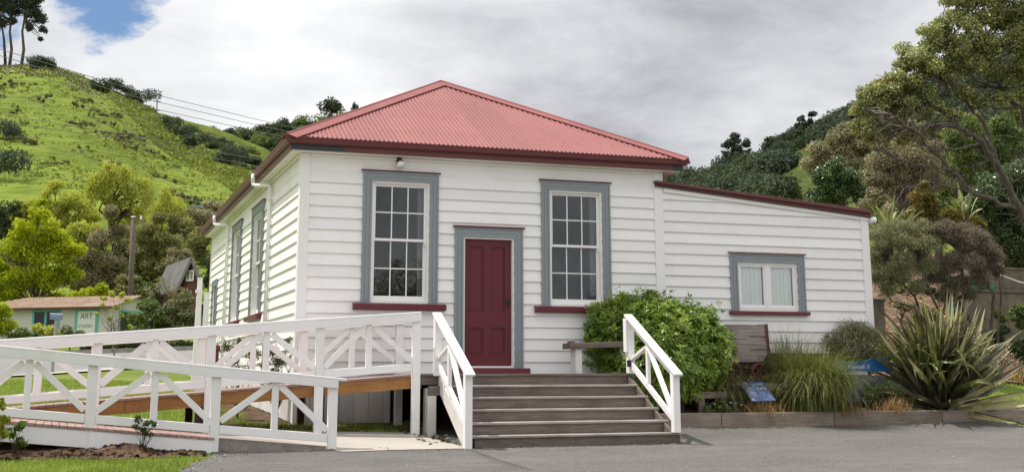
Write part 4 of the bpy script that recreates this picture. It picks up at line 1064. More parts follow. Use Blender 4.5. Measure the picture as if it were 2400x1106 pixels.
# ore trolley
tro = thing('ore_trolley', (7.45, -.45, .55), 'old wooden mine trolley with iron strap and rusty spoked wheels', 'trolley')
tx0, tx1, tz0, tz1 = 6.95, 7.90, 1.135, 1.765
h = (tz1-tz0)/3
for k in range(3): MB().box((tx0, -.55, tz0+h*k+.006), (tx1-.0, -.515+.004*(k-1), tz0+h*(k+1)-.006)).build('plank', TROLLEYWOOD, tro, .006)
for k in range(3): MB().box((tx0, .02, tz0+h*k+.003), (tx1, .055, tz0+h*(k+1)-.003)).build('plank', TROLLEYWOOD, tro, .003)
for k in range(3): MB().box((tx0+.0, -.512, tz0+h*k+.003), (tx0+.035, .017, tz0+h*(k+1)-.003)).build('plank', TROLLEYWOOD, tro, .003)
for k in range(3): MB().box((tx1-.035, -.512, tz0+h*k+.003), (tx1, .017, tz0+h*(k+1)-.003)).build('plank', TROLLEYWOOD, tro, .003)
m = MB(); m.poly_prism([(tx1+.002, -.562, tz0-.02), (tx1+.05, -.562, tz0-.02), (tx1+.012, -.562, tz1+.008), (tx1-.045, -.562, tz1+.008)], [(tx1+.002, .06, tz0-.02), (tx1+.05, .06, tz0-.02), (tx1+.012, .06, tz1+.008), (tx1-.045, .06, tz1+.008)]); m.build('iron_strap', RUSTSTRAP, tro)
MB().box((tx0+.03, -.50, tz0-.02), (tx1-.03, 0, tz0)).build('floor', DARKWOOD, tro)
for yy in (-.42, -.06): MB().box((tx0-.02, yy-.03, tz0-.10), (tx1+.06, yy+.03, tz0-.022)).build('chassis', RUSTSTRAP, tro)
for wx in (7.24, 7.74):
    MB().tube([(wx, -.56, .975), (wx, .09, .975)], .022, 10).build('axle', RUSTSTRAP, tro)
    for yy in (-.53, .06):
        m = MB(); m.ring((wx, yy, .975), (0, 1, 0), .135, .026, 26, 8); w = m.build('wheel', RUSTSTRAP, tro, smooth=True)
        m = MB(); m.ring((wx, yy+.025*(1 if yy < 0 else -1), .975), (0, 1, 0), .158, .012, 26, 6); m.build('flange', RUSTSTRAP, w, smooth=True)
        m = MB(); m.tube([(wx, yy-.03, .975), (wx, yy+.03, .975)], .034, 12)
        m.build('hub', RUSTSTRAP, w)
        for k in range(6):
            t = k*PI/3+.3; m = MB(); m.beam((wx+.03*math.cos(t), yy, .975+.03*math.sin(t)), (wx+.118*math.cos(t), yy, .975+.118*math.sin(t)), .022, .018, up=(0, 1, 0)); m.build('spoke', RUSTSTRAP, w)
for yy in (-.53, .06): MB().box((6.8, yy-.03, .70), (8.1, yy+.03, .815)).build('rail_track', DARKWOOD, tro)
for xx in (7.0, 7.5, 7.95): MB().box((xx-.06, -.62, .42), (xx+.06, .12, .70)).build('bearer', DARKWOOD, tro)

def text(name, body, mat, parent, loc, rot, size, shear=0.0, extrude=0.001):
    c = bpy.data.curves.new(name, 'FONT'); c.body = body; c.size = size; c.shear = shear; c.extrude = extrude; c.resolution_u = 3
    c.materials.append(mat); tmp = bpy.data.objects.new('tmp', c); COL.objects.link(tmp); bpy.context.view_layer.update()
    me = bpy.data.meshes.new_from_object(tmp.evaluated_get(bpy.context.evaluated_depsgraph_get())); bpy.data.objects.remove(tmp)
    o = bpy.data.objects.new(name, me); reg(o, parent, loc); o.rotation_euler = rot; return o

# tilted information panel
sgn = thing('information_panel', (7.40, -.95, .3), 'tilted blue and white information panel on a stub post by the tussock', 'sign')
A = [atY(1733, 895, -.82), atY(1789, 894, -.82), atY(1819, 937, -1.10), atY(1762, 940, -1.10)]
nrm = (A[1]-A[0]).cross(A[3]-A[0]).normalized()
if nrm.y > 0: nrm = -nrm
m = MB(); m.poly_prism(A, [p-nrm*.02 for p in A]); m.build('panel', SIGNPALE, sgn, .003)
ex = (A[1]-A[0]); ey = (A[0]-A[3])
def onp(u, v, k=.003): return A[3]+ex*u+ey*v+nrm*k
def patch(u0, u1, v0, v1, mat, name, k=.003):
    a = [onp(u0, v0, k), onp(u1, v0, k), onp(u1, v1, k), onp(u0, v1, k)]; m = MB(); m.poly_prism(a, [p-nrm*.0025 for p in a]); return m.build(name, mat, sgn)
patch(.02, .98, .78, .985, SIGNBLUE, 'header_band')
patch(.05, .16, .04, .16, SIGNWHITE, 'emblem')
patch(.52, .94, .40, .68, m_plain('panel_photo', (.42, .44, .52), .4, 0, .5, 30), 'photo_print'); patch(.50, .95, .27, .345, SIGNWHITE, 'caption_band'); patch(.55, .92, .06, .24, m_plain('panel_photo_lower', (.48, .46, .56), .4, 0, .4, 30), 'photo_print')
for k in range(8): patch(.08, .42 if k % 3 else .36, .66-k*.055, .676-k*.055, SIGNWHITE, 'print_line')
xa = ex.normalized(); ya = (ey-xa*ey.dot(xa)).normalized(); za = xa.cross(ya)
Rm = Matrix((xa, ya, za)).transposed().to_euler()
text('lettering', 'Mining cart', SIGNWHITE, sgn, onp(.08, .82, .006), Rm, .075, .2)
MB().box((7.32, -.93, .25), (7.50, -.83, .57)).build('post', EDGEWOOD, sgn, .006)

# wave topped blue sign on a grey base
bs = thing('wave_sign', (9.7, -.45, .5), 'wave topped blue name sign with white script half hidden by the flax', 'sign')
yS = -.45
pts = []
topc = [(9.24, 1.150), (9.40, 1.160), (9.55, 1.148), (9.70, 1.152), (9.85, 1.172), (10.0, 1.205), (10.15, 1.225), (10.28, 1.230), (10.36, 1.22)]
poly = [(9.24, .985), (10.36, .978)]+[(x, z) for x, z in reversed(topc)]
m = MB(); m.poly_prism([(x, yS-.02, z) for x, z in poly], [(x, yS+.02, z) for x, z in poly]); m.build('panel', SIGNBLUE, bs)
m = MB()
for (x, z), (x2, z2) in zip(topc[:-1], topc[1:]): m.beam((x, yS-.021, z-.006), (x2, yS-.021, z2-.006), .006, .008)
m.build('edge_line', m_plain('sign_teal_line', (.10, .40, .48), .4), bs)
text('lettering', 'Kuaotunu Ti', SIGNWHITE, bs, (9.505, yS-.024, 1.035), (PI/2, 0, 0), .088, .35)
m = MB()
for a, c, zz in ((9.28, 9.37, 1.115), (9.26, 9.35, 1.055), (9.25, 9.33, 1.015)): m.beam((a, yS-.023, zz), (c, yS-.023, zz+.008), .005, .011)
m.build('print_line', SIGNPALE, bs)
MB().box((9.30, yS-.03, .925), (9.90, yS-.005, .982)).build('ledge', m_plain('pale_ledge', (.45, .48, .50), .7), bs)
for x in (9.33, 9.47, 9.61, 9.75, 9.89, 10.03, 10.17): MB().box((x, yS+.0, .45), (x+.13, yS+.03, .92)).build('base_board', m_plain('grey_base_boards', (.13, .145, .18), .7, 0, .3, 12) if x < 9.4 else bpy.data.materials['grey_base_boards'], bs)

# red standpipe by the left corner
sp = thing('tap_post', (-1.27, .15, .2), 'dark red tap post behind the ramp railings', 'tap')
q = atY(505, 850, .6); sx = q.x
MB().box((sx-.04, .57, gz(sx, .6)), (sx+.04, .65, 1.40)).build('post', MAROON, sp, .004)
MB().box((sx-.05, .555, 1.30), (sx+.06, .66, 1.38)).build('cap', MAROON, sp, .004)

# white posts at the side entry far along the left wall
for (xb, yb_, xt, yt, lab, ww) in ((458, 775, 468, 655, 'taller leaning white post with two fittings beside the side entry', .085), (470, 775, 469, 658, None, .09), (479, 775, 484, 688, 'shorter white post nearest the far corner of the hall', .10)):
    if lab is None: continue
    p, q = atY(xb, yb_, 10.5), atY(xt, yt, 10.5); p.z = gz(p.x, 10.5); t = thing('white_post', p, lab, 'post', 'white posts by the side entry')
    MB().beam(p, q, ww, ww, up=(0, 1, 0)).build('shaft', WHITE_RAIL, t, .004)
    m = MB(); m.box((q.x-.055, q.y-.055, q.z), (q.x+.055, q.y+.055, q.z+.02)); m.build('cap', WHITE_RAIL, t)
    if ww < .09:
        for k in (.12, .55): c = q.lerp(p, k*.9); m = MB(); m.box((c.x-.075, c.y-.06, c.z-.035), (c.x+.075, c.y+.06, c.z+.035)); m.build('bracket', WHITE_RAIL, t)
p, q = atY(466, 775, 10.9), atY(470, 653, 10.9); p.z = gz(p.x, 10.9)
t = thing('white_post', p, 'straight white post just behind the leaning one', 'post', 'white posts by the side entry')
MB().beam(p, q, .09, .09, up=(0, 1, 0)).build('shaft', WHITE_RAIL, t, .004)
m = MB(); m.box((q.x-.055, q.y-.055, q.z), (q.x+.055, q.y+.055, q.z+.02)); m.build('cap', WHITE_RAIL, t)

# ------------------------------------------------------------------ foliage tools
def unit(v): return v/np.maximum(np.linalg.norm(v, axis=-1, keepdims=True), 1e-9)
def leaf_quads(c, nrm, length, aspect=.5, nmix=.6, rng=RNG, tang=None):
    """diamond leaves at c (N,3) roughly facing nrm"""
    n = len(c)
    nn = unit(unit(nrm)*nmix+unit(rng.normal(size=(n, 3)))*(1-nmix)*1.2)
    t = rng.normal(size=(n, 3)) if tang is None else tang+rng.normal(size=(n, 3))*.35
    t = unit(t-(t*nn).sum(1, keepdims=True)*nn); s = np.cross(nn, t)
    L_ = (length*rng.uniform(.6, 1.35, n))[:, None]
    w = L_*aspect*.5
    v = np.stack([c-t*L_*.5, c+s*w-nn*w*.25, c+t*L_*.5, c-s*w-nn*w*.25], 1).reshape(-1, 3)
    f = np.arange(4*n).reshape(n, 4)
    return v, f
def clump_cloud(clumps, n_tot, rng=RNG, hollow=.45, flat=1.0):
    """points and outward normals spread through ellipsoidal clumps [(cx,cy,cz,rx,ry,rz)]"""
    c = np.array(clumps, float); wgt = (c[:, 3]*c[:, 4]*c[:, 5])**(2/3); wgt /= wgt.sum()
    k = rng.choice(len(c), n_tot, p=wgt)
    d = unit(rng.normal(size=(n_tot, 3)))
    r = hollow+(1-hollow)*rng.uniform(0, 1, n_tot)**.6
    r *= 1+.16*np.sin(d[:, 0]*7+k)*np.cos(d[:, 1]*6+k*1.7)
    p = c[k, :3]+d*c[k, 3:6]*r[:, None]
    return p, d/c[k, 3:6]*c[k, 3:4], k
def rand_clumps(n, rad, rng, cr=(.28, .48), zlo=-.75, shell=.55):
    """clump centres filling an uneven ellipsoid of radii rad about the origin"""
    out = []
    while len(out) < n:
        d = unit(rng.normal(size=3)); r = shell+(1-shell)*rng.uniform()**.7
        if d[2] < zlo: continue
        q = d*r*np.array(rad)*.80
        s = rng.uniform(*cr)*min(rad)*rng.uniform(.8, 1.25)
        out.append((*q, s*1.1, s*1.1, s*.85))
    return out
def limb(m, p, q, r0, r1, rng, wob=.12, n=5, sides=6):
    p, q = Vector(p), Vector(q); L_ = (q-p).length; pts = []
    for i in range(n+1):
        t = i/n; w = wob*L_*math.sin(PI*t)
        pts.append(p.lerp(q, t)+Vector((rng.normal()*w*.5, rng.normal()*w*.5, w*.35+rng.normal()*w*.2)))
    pts[0] = p; pts[-1] = q
    m.tube(pts, [r0+(r1-r0)*i/n for i in range(n+1)], sides)
    return pts
def child_mesh(name, me, parent):
    o = bpy.data.objects.new(name, me); COL.objects.link(o); o.parent = parent; WL[o.name] = wl(parent); return o
def tree(name, base, label, cat, clumps, nleaf, leaf, mat, bark=BARK, trunk_r=.12, fork=None, group=None, seed=1, aspect=.5, nmix=.55, hollow=.45, limbs=None, twigs=0, trunk_pts=None, droop=0.0, crown='crown'):
    """clumps are relative to base; trunk and limbs run up into them"""
    rng = np.random.default_rng(seed)
    t = thing(name, base, label, cat, group)
    cl = np.array(clumps, float)
    p, d, k = clump_cloud(clumps, nleaf, rng, hollow)
    if droop: p[:, 2] -= droop*rng.uniform(0, 1, nleaf)**2
    v, f = leaf_quads(p, d+np.array([0, 0, .5]), leaf, aspect, nmix, rng, tang=np.tile([0, 0, -1.2], (nleaf, 1)) if droop else None)
    rn = np.clip(rng.uniform(0, 1, nleaf)*.6+.4*rng.uniform(0, 1, len(cl))[k], 0, 1)
    child_mesh(crown, np_mesh(crown, v, f, mat, rn), t)
    if trunk_r > 0:
        m = MB(); zf = fork if fork is not None else max(.2, cl[:, 2].min())
        c0 = cl[:, :3].mean(0)
        if trunk_pts is None:
            top = Vector((c0[0]*.4, c0[1]*.4, zf)); limb(m, (0, 0, -.3), top, trunk_r, trunk_r*.7, rng, .06, 6, 9)
        else:
            m.tube(trunk_pts, [trunk_r*(1-.5*i/(len(trunk_pts)-1)) for i in range(len(trunk_pts))], 9); top = Vector(trunk_pts[-1])
        idx = list(range(len(cl))) if limbs is None else list(rng.choice(len(cl), min(limbs, len(cl)), replace=False))
        for i in idx:
            pts = limb(m, top-Vector((0, 0, rng.uniform(0, .25)*zf)), cl[i, :3], trunk_r*.42, trunk_r*.08, rng, .14, 5, 5)
            for _ in range(twigs):
                a = pts[rng.integers(2, 6)]; dd = Vector(unit(rng.normal(size=3)))*cl[i, 3]*.95
                limb(m, a, a+dd, trunk_r*.12, trunk_r*.03, rng, .12, 3, 4)
        me_o = m.build('trunk', bark, None, 0, True, origin=(0, 0, 0)); me_o.parent = t; WL[me_o.name] = wl(t)
    return t
def flax(name, base, label, n, length, width, mats, seed, spread=1.0, group=None, nvar=10, upright=.25, as_parts=True):
    """sword leaves fanning from a base; every big leaf an object"""
    rng = np.random.default_rng(seed); t = thing(name, base, label, 'plant', group)
    var = []
    for i in range(nvar):
        v = []; f = []; ns = 9; bend = (rng.uniform(0, .25), rng.uniform(.3, 1.2), rng.uniform(1.0, 2.3))[i % 3]; tw = rng.uniform(-.6, .6); kink = rng.uniform() < .25
        ang = 0; x = 0; z = 0
        for s in range(ns+1):
            u = s/ns; w = width*(.55+.9*math.sin(PI*min(1, u*.75+.12)))*(1-u**5) if s < ns else .002
            a = tw*u
            dx, dy = math.cos(a)*w*.5, math.sin(a)*w*.5
            # V-folded strip
            v += [(-dx, x-dy, z), (0, x+.18*w*math.cos(ang), z-.18*w*math.sin(ang)), (dx, x+dy, z)]
            ang += bend/ns*(0.35+1.3*u)+(0.9 if kink and s == 6 else 0)
            x += math.sin(ang)/ns; z += math.cos(ang)/ns
        for s in range(ns):
            b = s*3; f += [(b, b+1, b+4, b+3), (b+1, b+2, b+5, b+4)]
        me = np_mesh('leaf', v, f, mats[i % len(mats)], rng.uniform(0, 1, len(f)), smooth=False); var.append(me)
    for i in range(n):
        o = bpy.data.objects.new('leaf', var[rng.integers(nvar)]); COL.objects.link(o); o.parent = t
        az = rng.uniform(0, 2*PI); tilt = min(1.75, abs(rng.normal(0, .55))*spread+upright*rng.uniform(0, 1))
        L_ = length*rng.uniform(.55, 1.1)*(1-.12*tilt)
        o.location = (rng.normal()*.10, rng.normal()*.08, rng.uniform(0, .05)); o.rotation_euler = Euler((-tilt*1.0, 0, az), 'XYZ'); o.scale = (1, L_, L_)
        o.rotation_euler = (Matrix.Rotation(az, 3, 'Z') @ Matrix.Rotation(tilt, 3, 'Y')).to_euler()
    return t
def grass_clump(name, base, label, n, length, width, mat, seed, spread=1.1, lean=(0, 0), droop=1.5, radius=.12, group=None):
    rng = np.random.default_rng(seed); t = thing(name, base, label, 'grass clump', group)
    az = rng.uniform(0, 2*PI, n); L_ = length*rng.uniform(.5, 1.15, n); el = np.abs(rng.normal(0, .38, n))*spread; ns = 7
    x = np.stack([rng.normal(0, radius, n), rng.normal(0, radius*.8, n), np.zeros(n)], 1)
    dirh = np.stack([np.cos(az)+lean[0], np.sin(az)+lean[1]], 1); dirh /= np.maximum(1e-6, np.linalg.norm(dirh, axis=1, keepdims=True))
    side = np.stack([-dirh[:, 1], dirh[:, 0], np.zeros(n)], 1)
    ang = el.copy(); bd = droop*rng.uniform(.4, 1.3, n); P_ = []
    for s in range(ns+1):
        u = s/ns; w = (width*(1-u**2)*.5+.0008)
        P_.append(x-side*w); P_.append(x+side*w)
        x = x+np.stack([dirh[:, 0]*np.sin(ang), dirh[:, 1]*np.sin(ang), np.cos(ang)], 1)*(L_/ns)[:, None]
        ang = ang+bd/ns*(.4+1.2*u)
    v = np.stack(P_, 1).reshape(-1, 3); b = np.arange(n)[:, None]*(2*(ns+1)); k = np.arange(ns)[None]*2
    f = np.stack([b+k, b+k+1, b+k+3, b+k+2], -1).reshape(-1, 4)
    o = child_mesh('blades', np_mesh('blades', v, f, mat, np.repeat(rng.uniform(0, 1, n), ns)), t); o['kind'] = 'stuff'
    return t

L_YG = m_leaf('yellow_green_leaf', [(0.14, 0.18, 0.008), (0.33, 0.37, 0.010), (0.47, 0.49, 0.022)], .55, .45, .8)
L_WILLOW = m_leaf('willow_leaf', [(0.15, 0.16, 0.03), (0.29, 0.295, 0.05), (0.42, 0.41, 0.09)], .6, .45, .5)
L_OLIVE = m_leaf('olive_leaf', [(0.07, 0.075, 0.03), (0.135, 0.138, 0.048), (0.22, 0.21, 0.08)], .6, .3, .5)
L_TANGLE = m_leaf('grey_brown_twig_leaf', [(0.085, 0.075, 0.045), (0.165, 0.145, 0.085), (0.25, 0.22, 0.13)], .7, .25, .5)
L_MID = m_leaf('mid_green_leaf', [(0.035, 0.055, 0.014), (0.075, 0.105, 0.026), (0.15, 0.175, 0.045)], .5, .3, .8)
L_DARK = m_leaf('dark_bush_leaf', [(0.016, 0.024, 0.011), (0.034, 0.047, 0.020), (0.066, 0.079, 0.036)], .6, .2, .3, .12)
L_DARKER = m_leaf('bluish_bush_leaf', [(0.020, 0.030, 0.020), (0.040, 0.054, 0.035), (0.070, 0.086, 0.054)], .65, .2, .1, .10)
L_GLOSSY = m_leaf('glossy_dark_leaf', [(0.020, 0.038, 0.012), (0.040, 0.070, 0.020), (0.080, 0.110, 0.035)], .32, .15, .8, .6)
L_BUSH = m_leaf('choisya_leaf', [(0.050, 0.088, 0.014), (0.125, 0.185, 0.026), (0.32, 0.37, 0.06)], .36, .34, 1.6, .5)
L_POHU = m_leaf('pohutukawa_leaf', [(0.050, 0.056, 0.026), (0.125, 0.140, 0.052), (0.245, 0.262, 0.095), (0.42, 0.43, 0.20)], .40, .26, 2.2, .5, flower=((0.30, 0.055, 0.035), .70, 2.6))
L_GOLD = m_leaf('golden_conifer_leaf', [(0.05, 0.055, 0.012), (0.13, 0.105, 0.015), (0.25, 0.17, 0.022)], .6, .2, 1.5)
L_MANUKA = m_leaf('manuka_leaf', [(0.095, 0.088, 0.055), (0.165, 0.168, 0.088), (0.24, 0.26, 0.13)], .65, .2, .55)
L_MANUKA_B = m_leaf('dry_manuka_leaf', [(0.070, 0.055, 0.042), (0.130, 0.105, 0.078), (0.20, 0.17, 0.12)], .7, .15, .55)
L_HEBE = m_leaf('grey_green_shrub_leaf', [(0.055, 0.060, 0.030), (0.105, 0.112, 0.050), (0.18, 0.18, 0.085)], .6, .2, 1.5)
L_PALE = m_leaf('grey_olive_bush_leaf', [(0.095, 0.083, 0.052), (0.185, 0.162, 0.10), (0.29, 0.26, 0.165)], .65, .2, .4)
L_ROUGH = m_leaf('rank_grass', [(0.075, 0.090, 0.018), (0.130, 0.155, 0.025), (0.18, 0.20, 0.04)], .8, .2, .08)
L_SAP = m_leaf('pale_yellow_leaf', [(0.26, 0.27, 0.05), (0.42, 0.42, 0.10)], .6, .4, 2)
L_ROSE = m_leaf('rose_leaf', [(0.035, 0.040, 0.020), (0.07, 0.075, 0.03), (0.10, 0.06, 0.04)], .5, .2, 3)
L_GRASSB = m_leaf('lawn_blade', [(0.085, 0.118, 0.020), (0.15, 0.195, 0.03), (0.24, 0.275, 0.06)], .55, .3, .7)
L_TUSS = m_leaf('tussock_blade', [(0.055, 0.062, 0.020), (0.105, 0.115, 0.032), (0.21, 0.215, 0.068)], .5, .25, 2.0)
L_TUSSD = m_leaf('dark_sedge_blade', [(0.055, 0.055, 0.025), (0.10, 0.10, 0.042), (0.16, 0.15, 0.07)], .5, .2, 2.0)
L_FLAX = m_leaf('flax_leaf', [(0.022, 0.028, 0.012), (0.060, 0.072, 0.021), (0.135, 0.145, 0.038)], .38, .22, 2.5, .5)
L_FLAXB = m_leaf('bronze_flax_leaf', [(0.024, 0.021, 0.015), (0.060, 0.052, 0.034), (0.125, 0.112, 0.066)], .4, .2, 2.5, .5)
L_FLAXP = m_leaf('pale_flax_leaf', [(0.17, 0.16, 0.07), (0.30, 0.27, 0.15), (0.40, 0.37, 0.24)], .42, .2, 2.5, .5)
L_FLAXG = m_leaf('green_flax_leaf', [(0.06, 0.09, 0.022), (0.12, 0.165, 0.045), (0.23, 0.26, 0.10)], .4, .25, 1.5, .5)

# ------------------------------------------------------------------ left background buildings
# art studio
cA, cB, cC = at(249, 800, 60), at(-70, 800, 62), at(296, 800, 66)
def vflat(p, z): return Vector((p.x, p.y, z))
zs0, zs1 = 2.1, at(249, 715, 60).z
exs = (cA-cB); exs.z = 0; Ls = exs.length; exs.normalize(); eys = Vector((-exs.y, exs.x, 0))
depS = 4.6
def S_(u, v, z): p = cB+exs*u+eys*v; return Vector((p.x, p.y, z))
stu = thing('art_studio', vflat(cA.lerp(cB, .5), 2.1), 'small cream weatherboard art studio with rusty iron roof and teal trim', 'building')
SIDING = m_painted('pale_cream_siding', (.58, .57, .52), (.40, .385, .33), .25, .6, 0)
m = MB(); z = zs0; hb = .093
while z < zs1:
    z2 = min(z+hb, zs1)
    m.poly_prism([S_(0, -.022, z), S_(Ls, -.022, z), S_(Ls, -.004, z2), S_(0, -.004, z2)], [S_(0, .02, z), S_(Ls, .02, z), S_(Ls, .02, z2), S_(0, .02, z2)])
    m.poly_prism([S_(Ls+.022, 0, z), S_(Ls+.022, depS, z), S_(Ls+.004, depS, z2), S_(Ls+.004, 0, z2)], [S_(Ls-.02, 0, z), S_(Ls-.02, depS, z), S_(Ls-.02, depS, z2), S_(Ls-.02, 0, z2)])
    z = z2
m.build('wall', SIDING, stu)
zr = at(140, 698, 62).z+.12
m = MB(); m.poly_prism([S_(Ls, 0, zs1), S_(Ls, depS, zs1), S_(Ls, depS/2, zr)], [S_(Ls-.05, 0, zs1), S_(Ls-.05, depS, zs1), S_(Ls-.05, depS/2, zr)]); m.build('gable', SIDING, stu)
v = []; f = []; nn_ = 300; hipL = 1.7
for side in (0, 1):
    b0 = len(v)
    for i in range(nn_+1):
        u = -.35+(Ls+.75)*i/nn_; w = .022*math.sin(i*.9)
        run = min(1.0, max(.02, (u+.35)/hipL))
        y0_, y1_ = (-.35, depS/2) if side == 0 else (depS+.35, depS/2)
        v += [tuple(S_(u, y0_, zs1-.06+w)), tuple(S_(u, lerp(y0_, y1_, run), lerp(zs1-.06, zr+.03, run)+w))]
    for i in range(nn_): f.append((b0+2*i, b0+2*i+1, b0+2*i+3, b0+2*i+2))
o = bpy.data.objects.new('roof', np_mesh('roof', v, f, RUSTROOF)); reg(o, None, (0, 0, 0)); o.parent = stu; o.location = -wl(stu)
m = MB(); m.poly_prism([S_(-.35, -.38, zs1-.15), S_(Ls+.38, -.38, zs1-.15), S_(Ls+.38, -.38, zs1-.05), S_(-.35, -.38, zs1-.05)], [S_(-.35, -.30, zs1-.15), S_(Ls+.38, -.30, zs1-.15), S_(Ls+.38, -.30, zs1-.05), S_(-.35, -.30, zs1-.05)]); m.build('fascia', RUSTSTRAP, stu)
def s_rect(m, u0, u1, z0, z1, o0=-.05, o1=-.024):
    m.poly_prism([S_(u0, o0, z0), S_(u1, o0, z0), S_(u1, o0, z1), S_(u0, o0, z1)], [S_(u0, o1, z0), S_(u1, o1, z0), S_(u1, o1, z1), S_(u0, o1, z1)])
def upx(px): return Ls*(px+70)/(249+70)
zt_ = at(150, 729, 60.6).z; zb_w = at(100, 778, 60.8).z
m = MB()
for a, c in ((75, 80), (104, 109), (134, 139)): s_rect(m, upx(a), upx(c), zb_w, zt_)
s_rect(m, upx(75), upx(139), zt_, zt_+.09); s_rect(m, upx(75), upx(139), zb_w-.09, zb_w)
wn = m.build('window', TEAL, stu)
for a, c in ((80, 104), (109, 134)):
    m = MB(); s_rect(m, upx(a), upx(c), zb_w, zt_, -.03, -.026); m.build('pane', m_plain('dark_studio_glass', (.015, .016, .018), .1) if a == 80 else bpy.data.materials['dark_studio_glass'], wn)
m = MB(); dz0 = 2.25
for a, c in ((175, 181), (222, 228)): s_rect(m, upx(a), upx(c), dz0, zt_)
s_rect(m, upx(175), upx(228), zt_, zt_+.10); dfr = m.build('door_frame', TEAL, stu)
m = MB(); s_rect(m, upx(181), upx(222), dz0, zt_, -.040, -.026); dl = m.build('door_leaf', m_painted('white_studio_door', (.72, .72, .68), (.5, .5, .45), .2, .5, 0), dfr)
ang_s = math.atan2(exs.y, exs.x)
p = S_(upx(187), -.045, zt_-.36); text('lettering', 'ART', INK, dfr, p, (PI/2, 0, ang_s), .36, .1, .002)
p = S_(upx(182.5), -.045, zt_-.78); text('lettering', 'STUDIO', INK, dfr, p, (PI/2, 0, ang_s), .225, .12, .002)
# teal framed opening round the corner
m = MB()
for v0, v1 in ((.9, 1.02), (2.2, 2.32), (3.5, 3.62)): m.poly_prism([S_(Ls+.05, v0, zb_w-.5), S_(Ls+.05, v1, zb_w-.5), S_(Ls+.05, v1, zt_), S_(Ls+.05, v0, zt_)], [S_(Ls+.024, v0, zb_w-.5), S_(Ls+.024, v1, zb_w-.5), S_(Ls+.024, v1, zt_), S_(Ls+.024, v0, zt_)])
m.poly_prism([S_(Ls+.052, .9, zt_), S_(Ls+.052, 3.62, zt_), S_(Ls+.052, 3.62, zt_+.09), S_(Ls+.052, .9, zt_+.09)], [S_(Ls+.024, .9, zt_), S_(Ls+.024, 3.62, zt_), S_(Ls+.024, 3.62, zt_+.09), S_(Ls+.024, .9, zt_+.09)])
w2 = m.build('window', TEAL, stu)
for v0, v1 in ((1.02, 2.2), (2.32, 3.5)):
    m = MB(); m.poly_prism([S_(Ls+.03, v0, zb_w-.5), S_(Ls+.03, v1, zb_w-.5), S_(Ls+.03, v1, zt_), S_(Ls+.03, v0, zt_)], [S_(Ls+.024, v0, zb_w-.5), S_(Ls+.024, v1, zb_w-.5), S_(Ls+.024, v1, zt_), S_(Ls+.024, v0, zt_)]); m.build('pane', bpy.data.materials['dark_studio_glass'], w2)

# mailbox
p = at(132, 742, 41); mb_ = thing('mailbox', (p.x, p.y, gz(p.x, p.y)), 'slate blue half round mailbox on a grey post by the road', 'mailbox')
ax1 = RT.copy(); ax1.z = 0; ax1 = (ax1*.94+Vector((FW.x, FW.y, 0))*.34).normalized(); ay1 = Vector((-ax1.y, ax1.x, 0))
prof = [(-.085, -.10)]+[(.085*math.cos(t)*-1, .02+.085*math.sin(t)) for t in np.linspace(0, PI, 9)]+[(.085, -.10)]
a = [p-ax1*.20+ay1*u+Vector((0, 0, h_+.02)) for u, h_ in prof]; c_ = [p+ax1*.19+ay1*u+Vector((0, 0, h_)) for u, h_ in prof]
m = MB(); m.poly_prism(a, c_); m.build('box', MAILBLUE, mb_)
m = MB(); m.poly_prism([q+ax1*.004-Vector((0, 0, 0)) for q in [p+ax1*.19+ay1*u*.86+Vector((0, 0, h_*.86)) for u, h_ in prof]], [p+ax1*.185+ay1*u*.86+Vector((0, 0, h_*.86)) for u, h_ in prof]); m.build('opening', SHADEBLACK, mb_)  # black plate painted as the shade inside the box
m = MB(); m.tube([(p.x, p.y, gz(p.x, p.y)-.1), (p.x, p.y, p.z-.09)], .05, 10); m.build('post', METAL, mb_)

# utility pole, its fitting, wires
pb, pt = at(301, 800, 63), at(313, 510, 63); pb.z = gz(pb.x, pb.y)
ut = thing('utility_pole', pb, 'weathered timber power pole standing beside the art studio', 'pole')
MB().tube([pb, pt], [.15, .12], 10).build('shaft', POLEWOOD, ut, smooth=True)
m = MB(); m.beam(pt+Vector((-.1, 0, -.12)), pt+RT*.42+Vector((0, 0, -.14)), .09, .09); m.build('crossarm', POLEWOOD, ut)
m = MB(); m.tube([pt+RT*.38+Vector((0, 0, -.12)), pt+RT*.38+Vector((0, 0, .10))], .05, 8); m.build('insulator', SIGNWHITE, ut)
MB().tube([pt+Vector((0, 0, 0)), pt+Vector((0, 0, .08))], [.14, .10], 10).build('cap', METAL, ut)
WIRE = m_plain('wire_grey', (.16, .16, .17), .5)
def wire(pts, label):
    P3 = [at(*q) for q in pts]; m = MB(); out = []
    for a, b in zip(P3[:-1], P3[1:]):
        for i in range(8): out.append(a.lerp(b, i/8))
    out.append(P3[-1]); m.tube(out, .019, 5)
    o = m.build('power_line', WIRE); tag(o, label, 'wire', 'power lines crossing the hillside')
wire([(-260, 58, 62), (0, 116, 68), (300, 207, 78), (600, 280, 92), (760, 315, 104)], 'topmost of the three upper power lines crossing the sky')
wire([(-260, 75, 62), (0, 131, 68), (300, 223, 78), (600, 293, 92), (760, 325, 104)], 'middle of the three upper power lines crossing the sky')
wire([(-260, 92, 62), (0, 153, 68), (300, 242, 78), (600, 308, 92), (760, 340, 104)], 'lowest of the three upper power lines crossing the sky')
wire([(-200, 230, 70), (100, 285, 78), (335, 322, 86), (480, 352, 94), (620, 376, 104), (760, 398, 112)], 'upper of the low power lines in front of the pasture')
wire([(-200, 246, 70), (100, 300, 78), (335, 334, 86), (480, 366, 94), (620, 394, 104), (760, 416, 112)], 'lower of the low power lines in front of the pasture')
q = on_hill(H2v, H2p, 368, .97); r_ = at(368, 233, (q-CAMP).dot(FW)); hp = thing('ridge_pole', q, 'thin power pole standing on the distant ridge', 'pole')
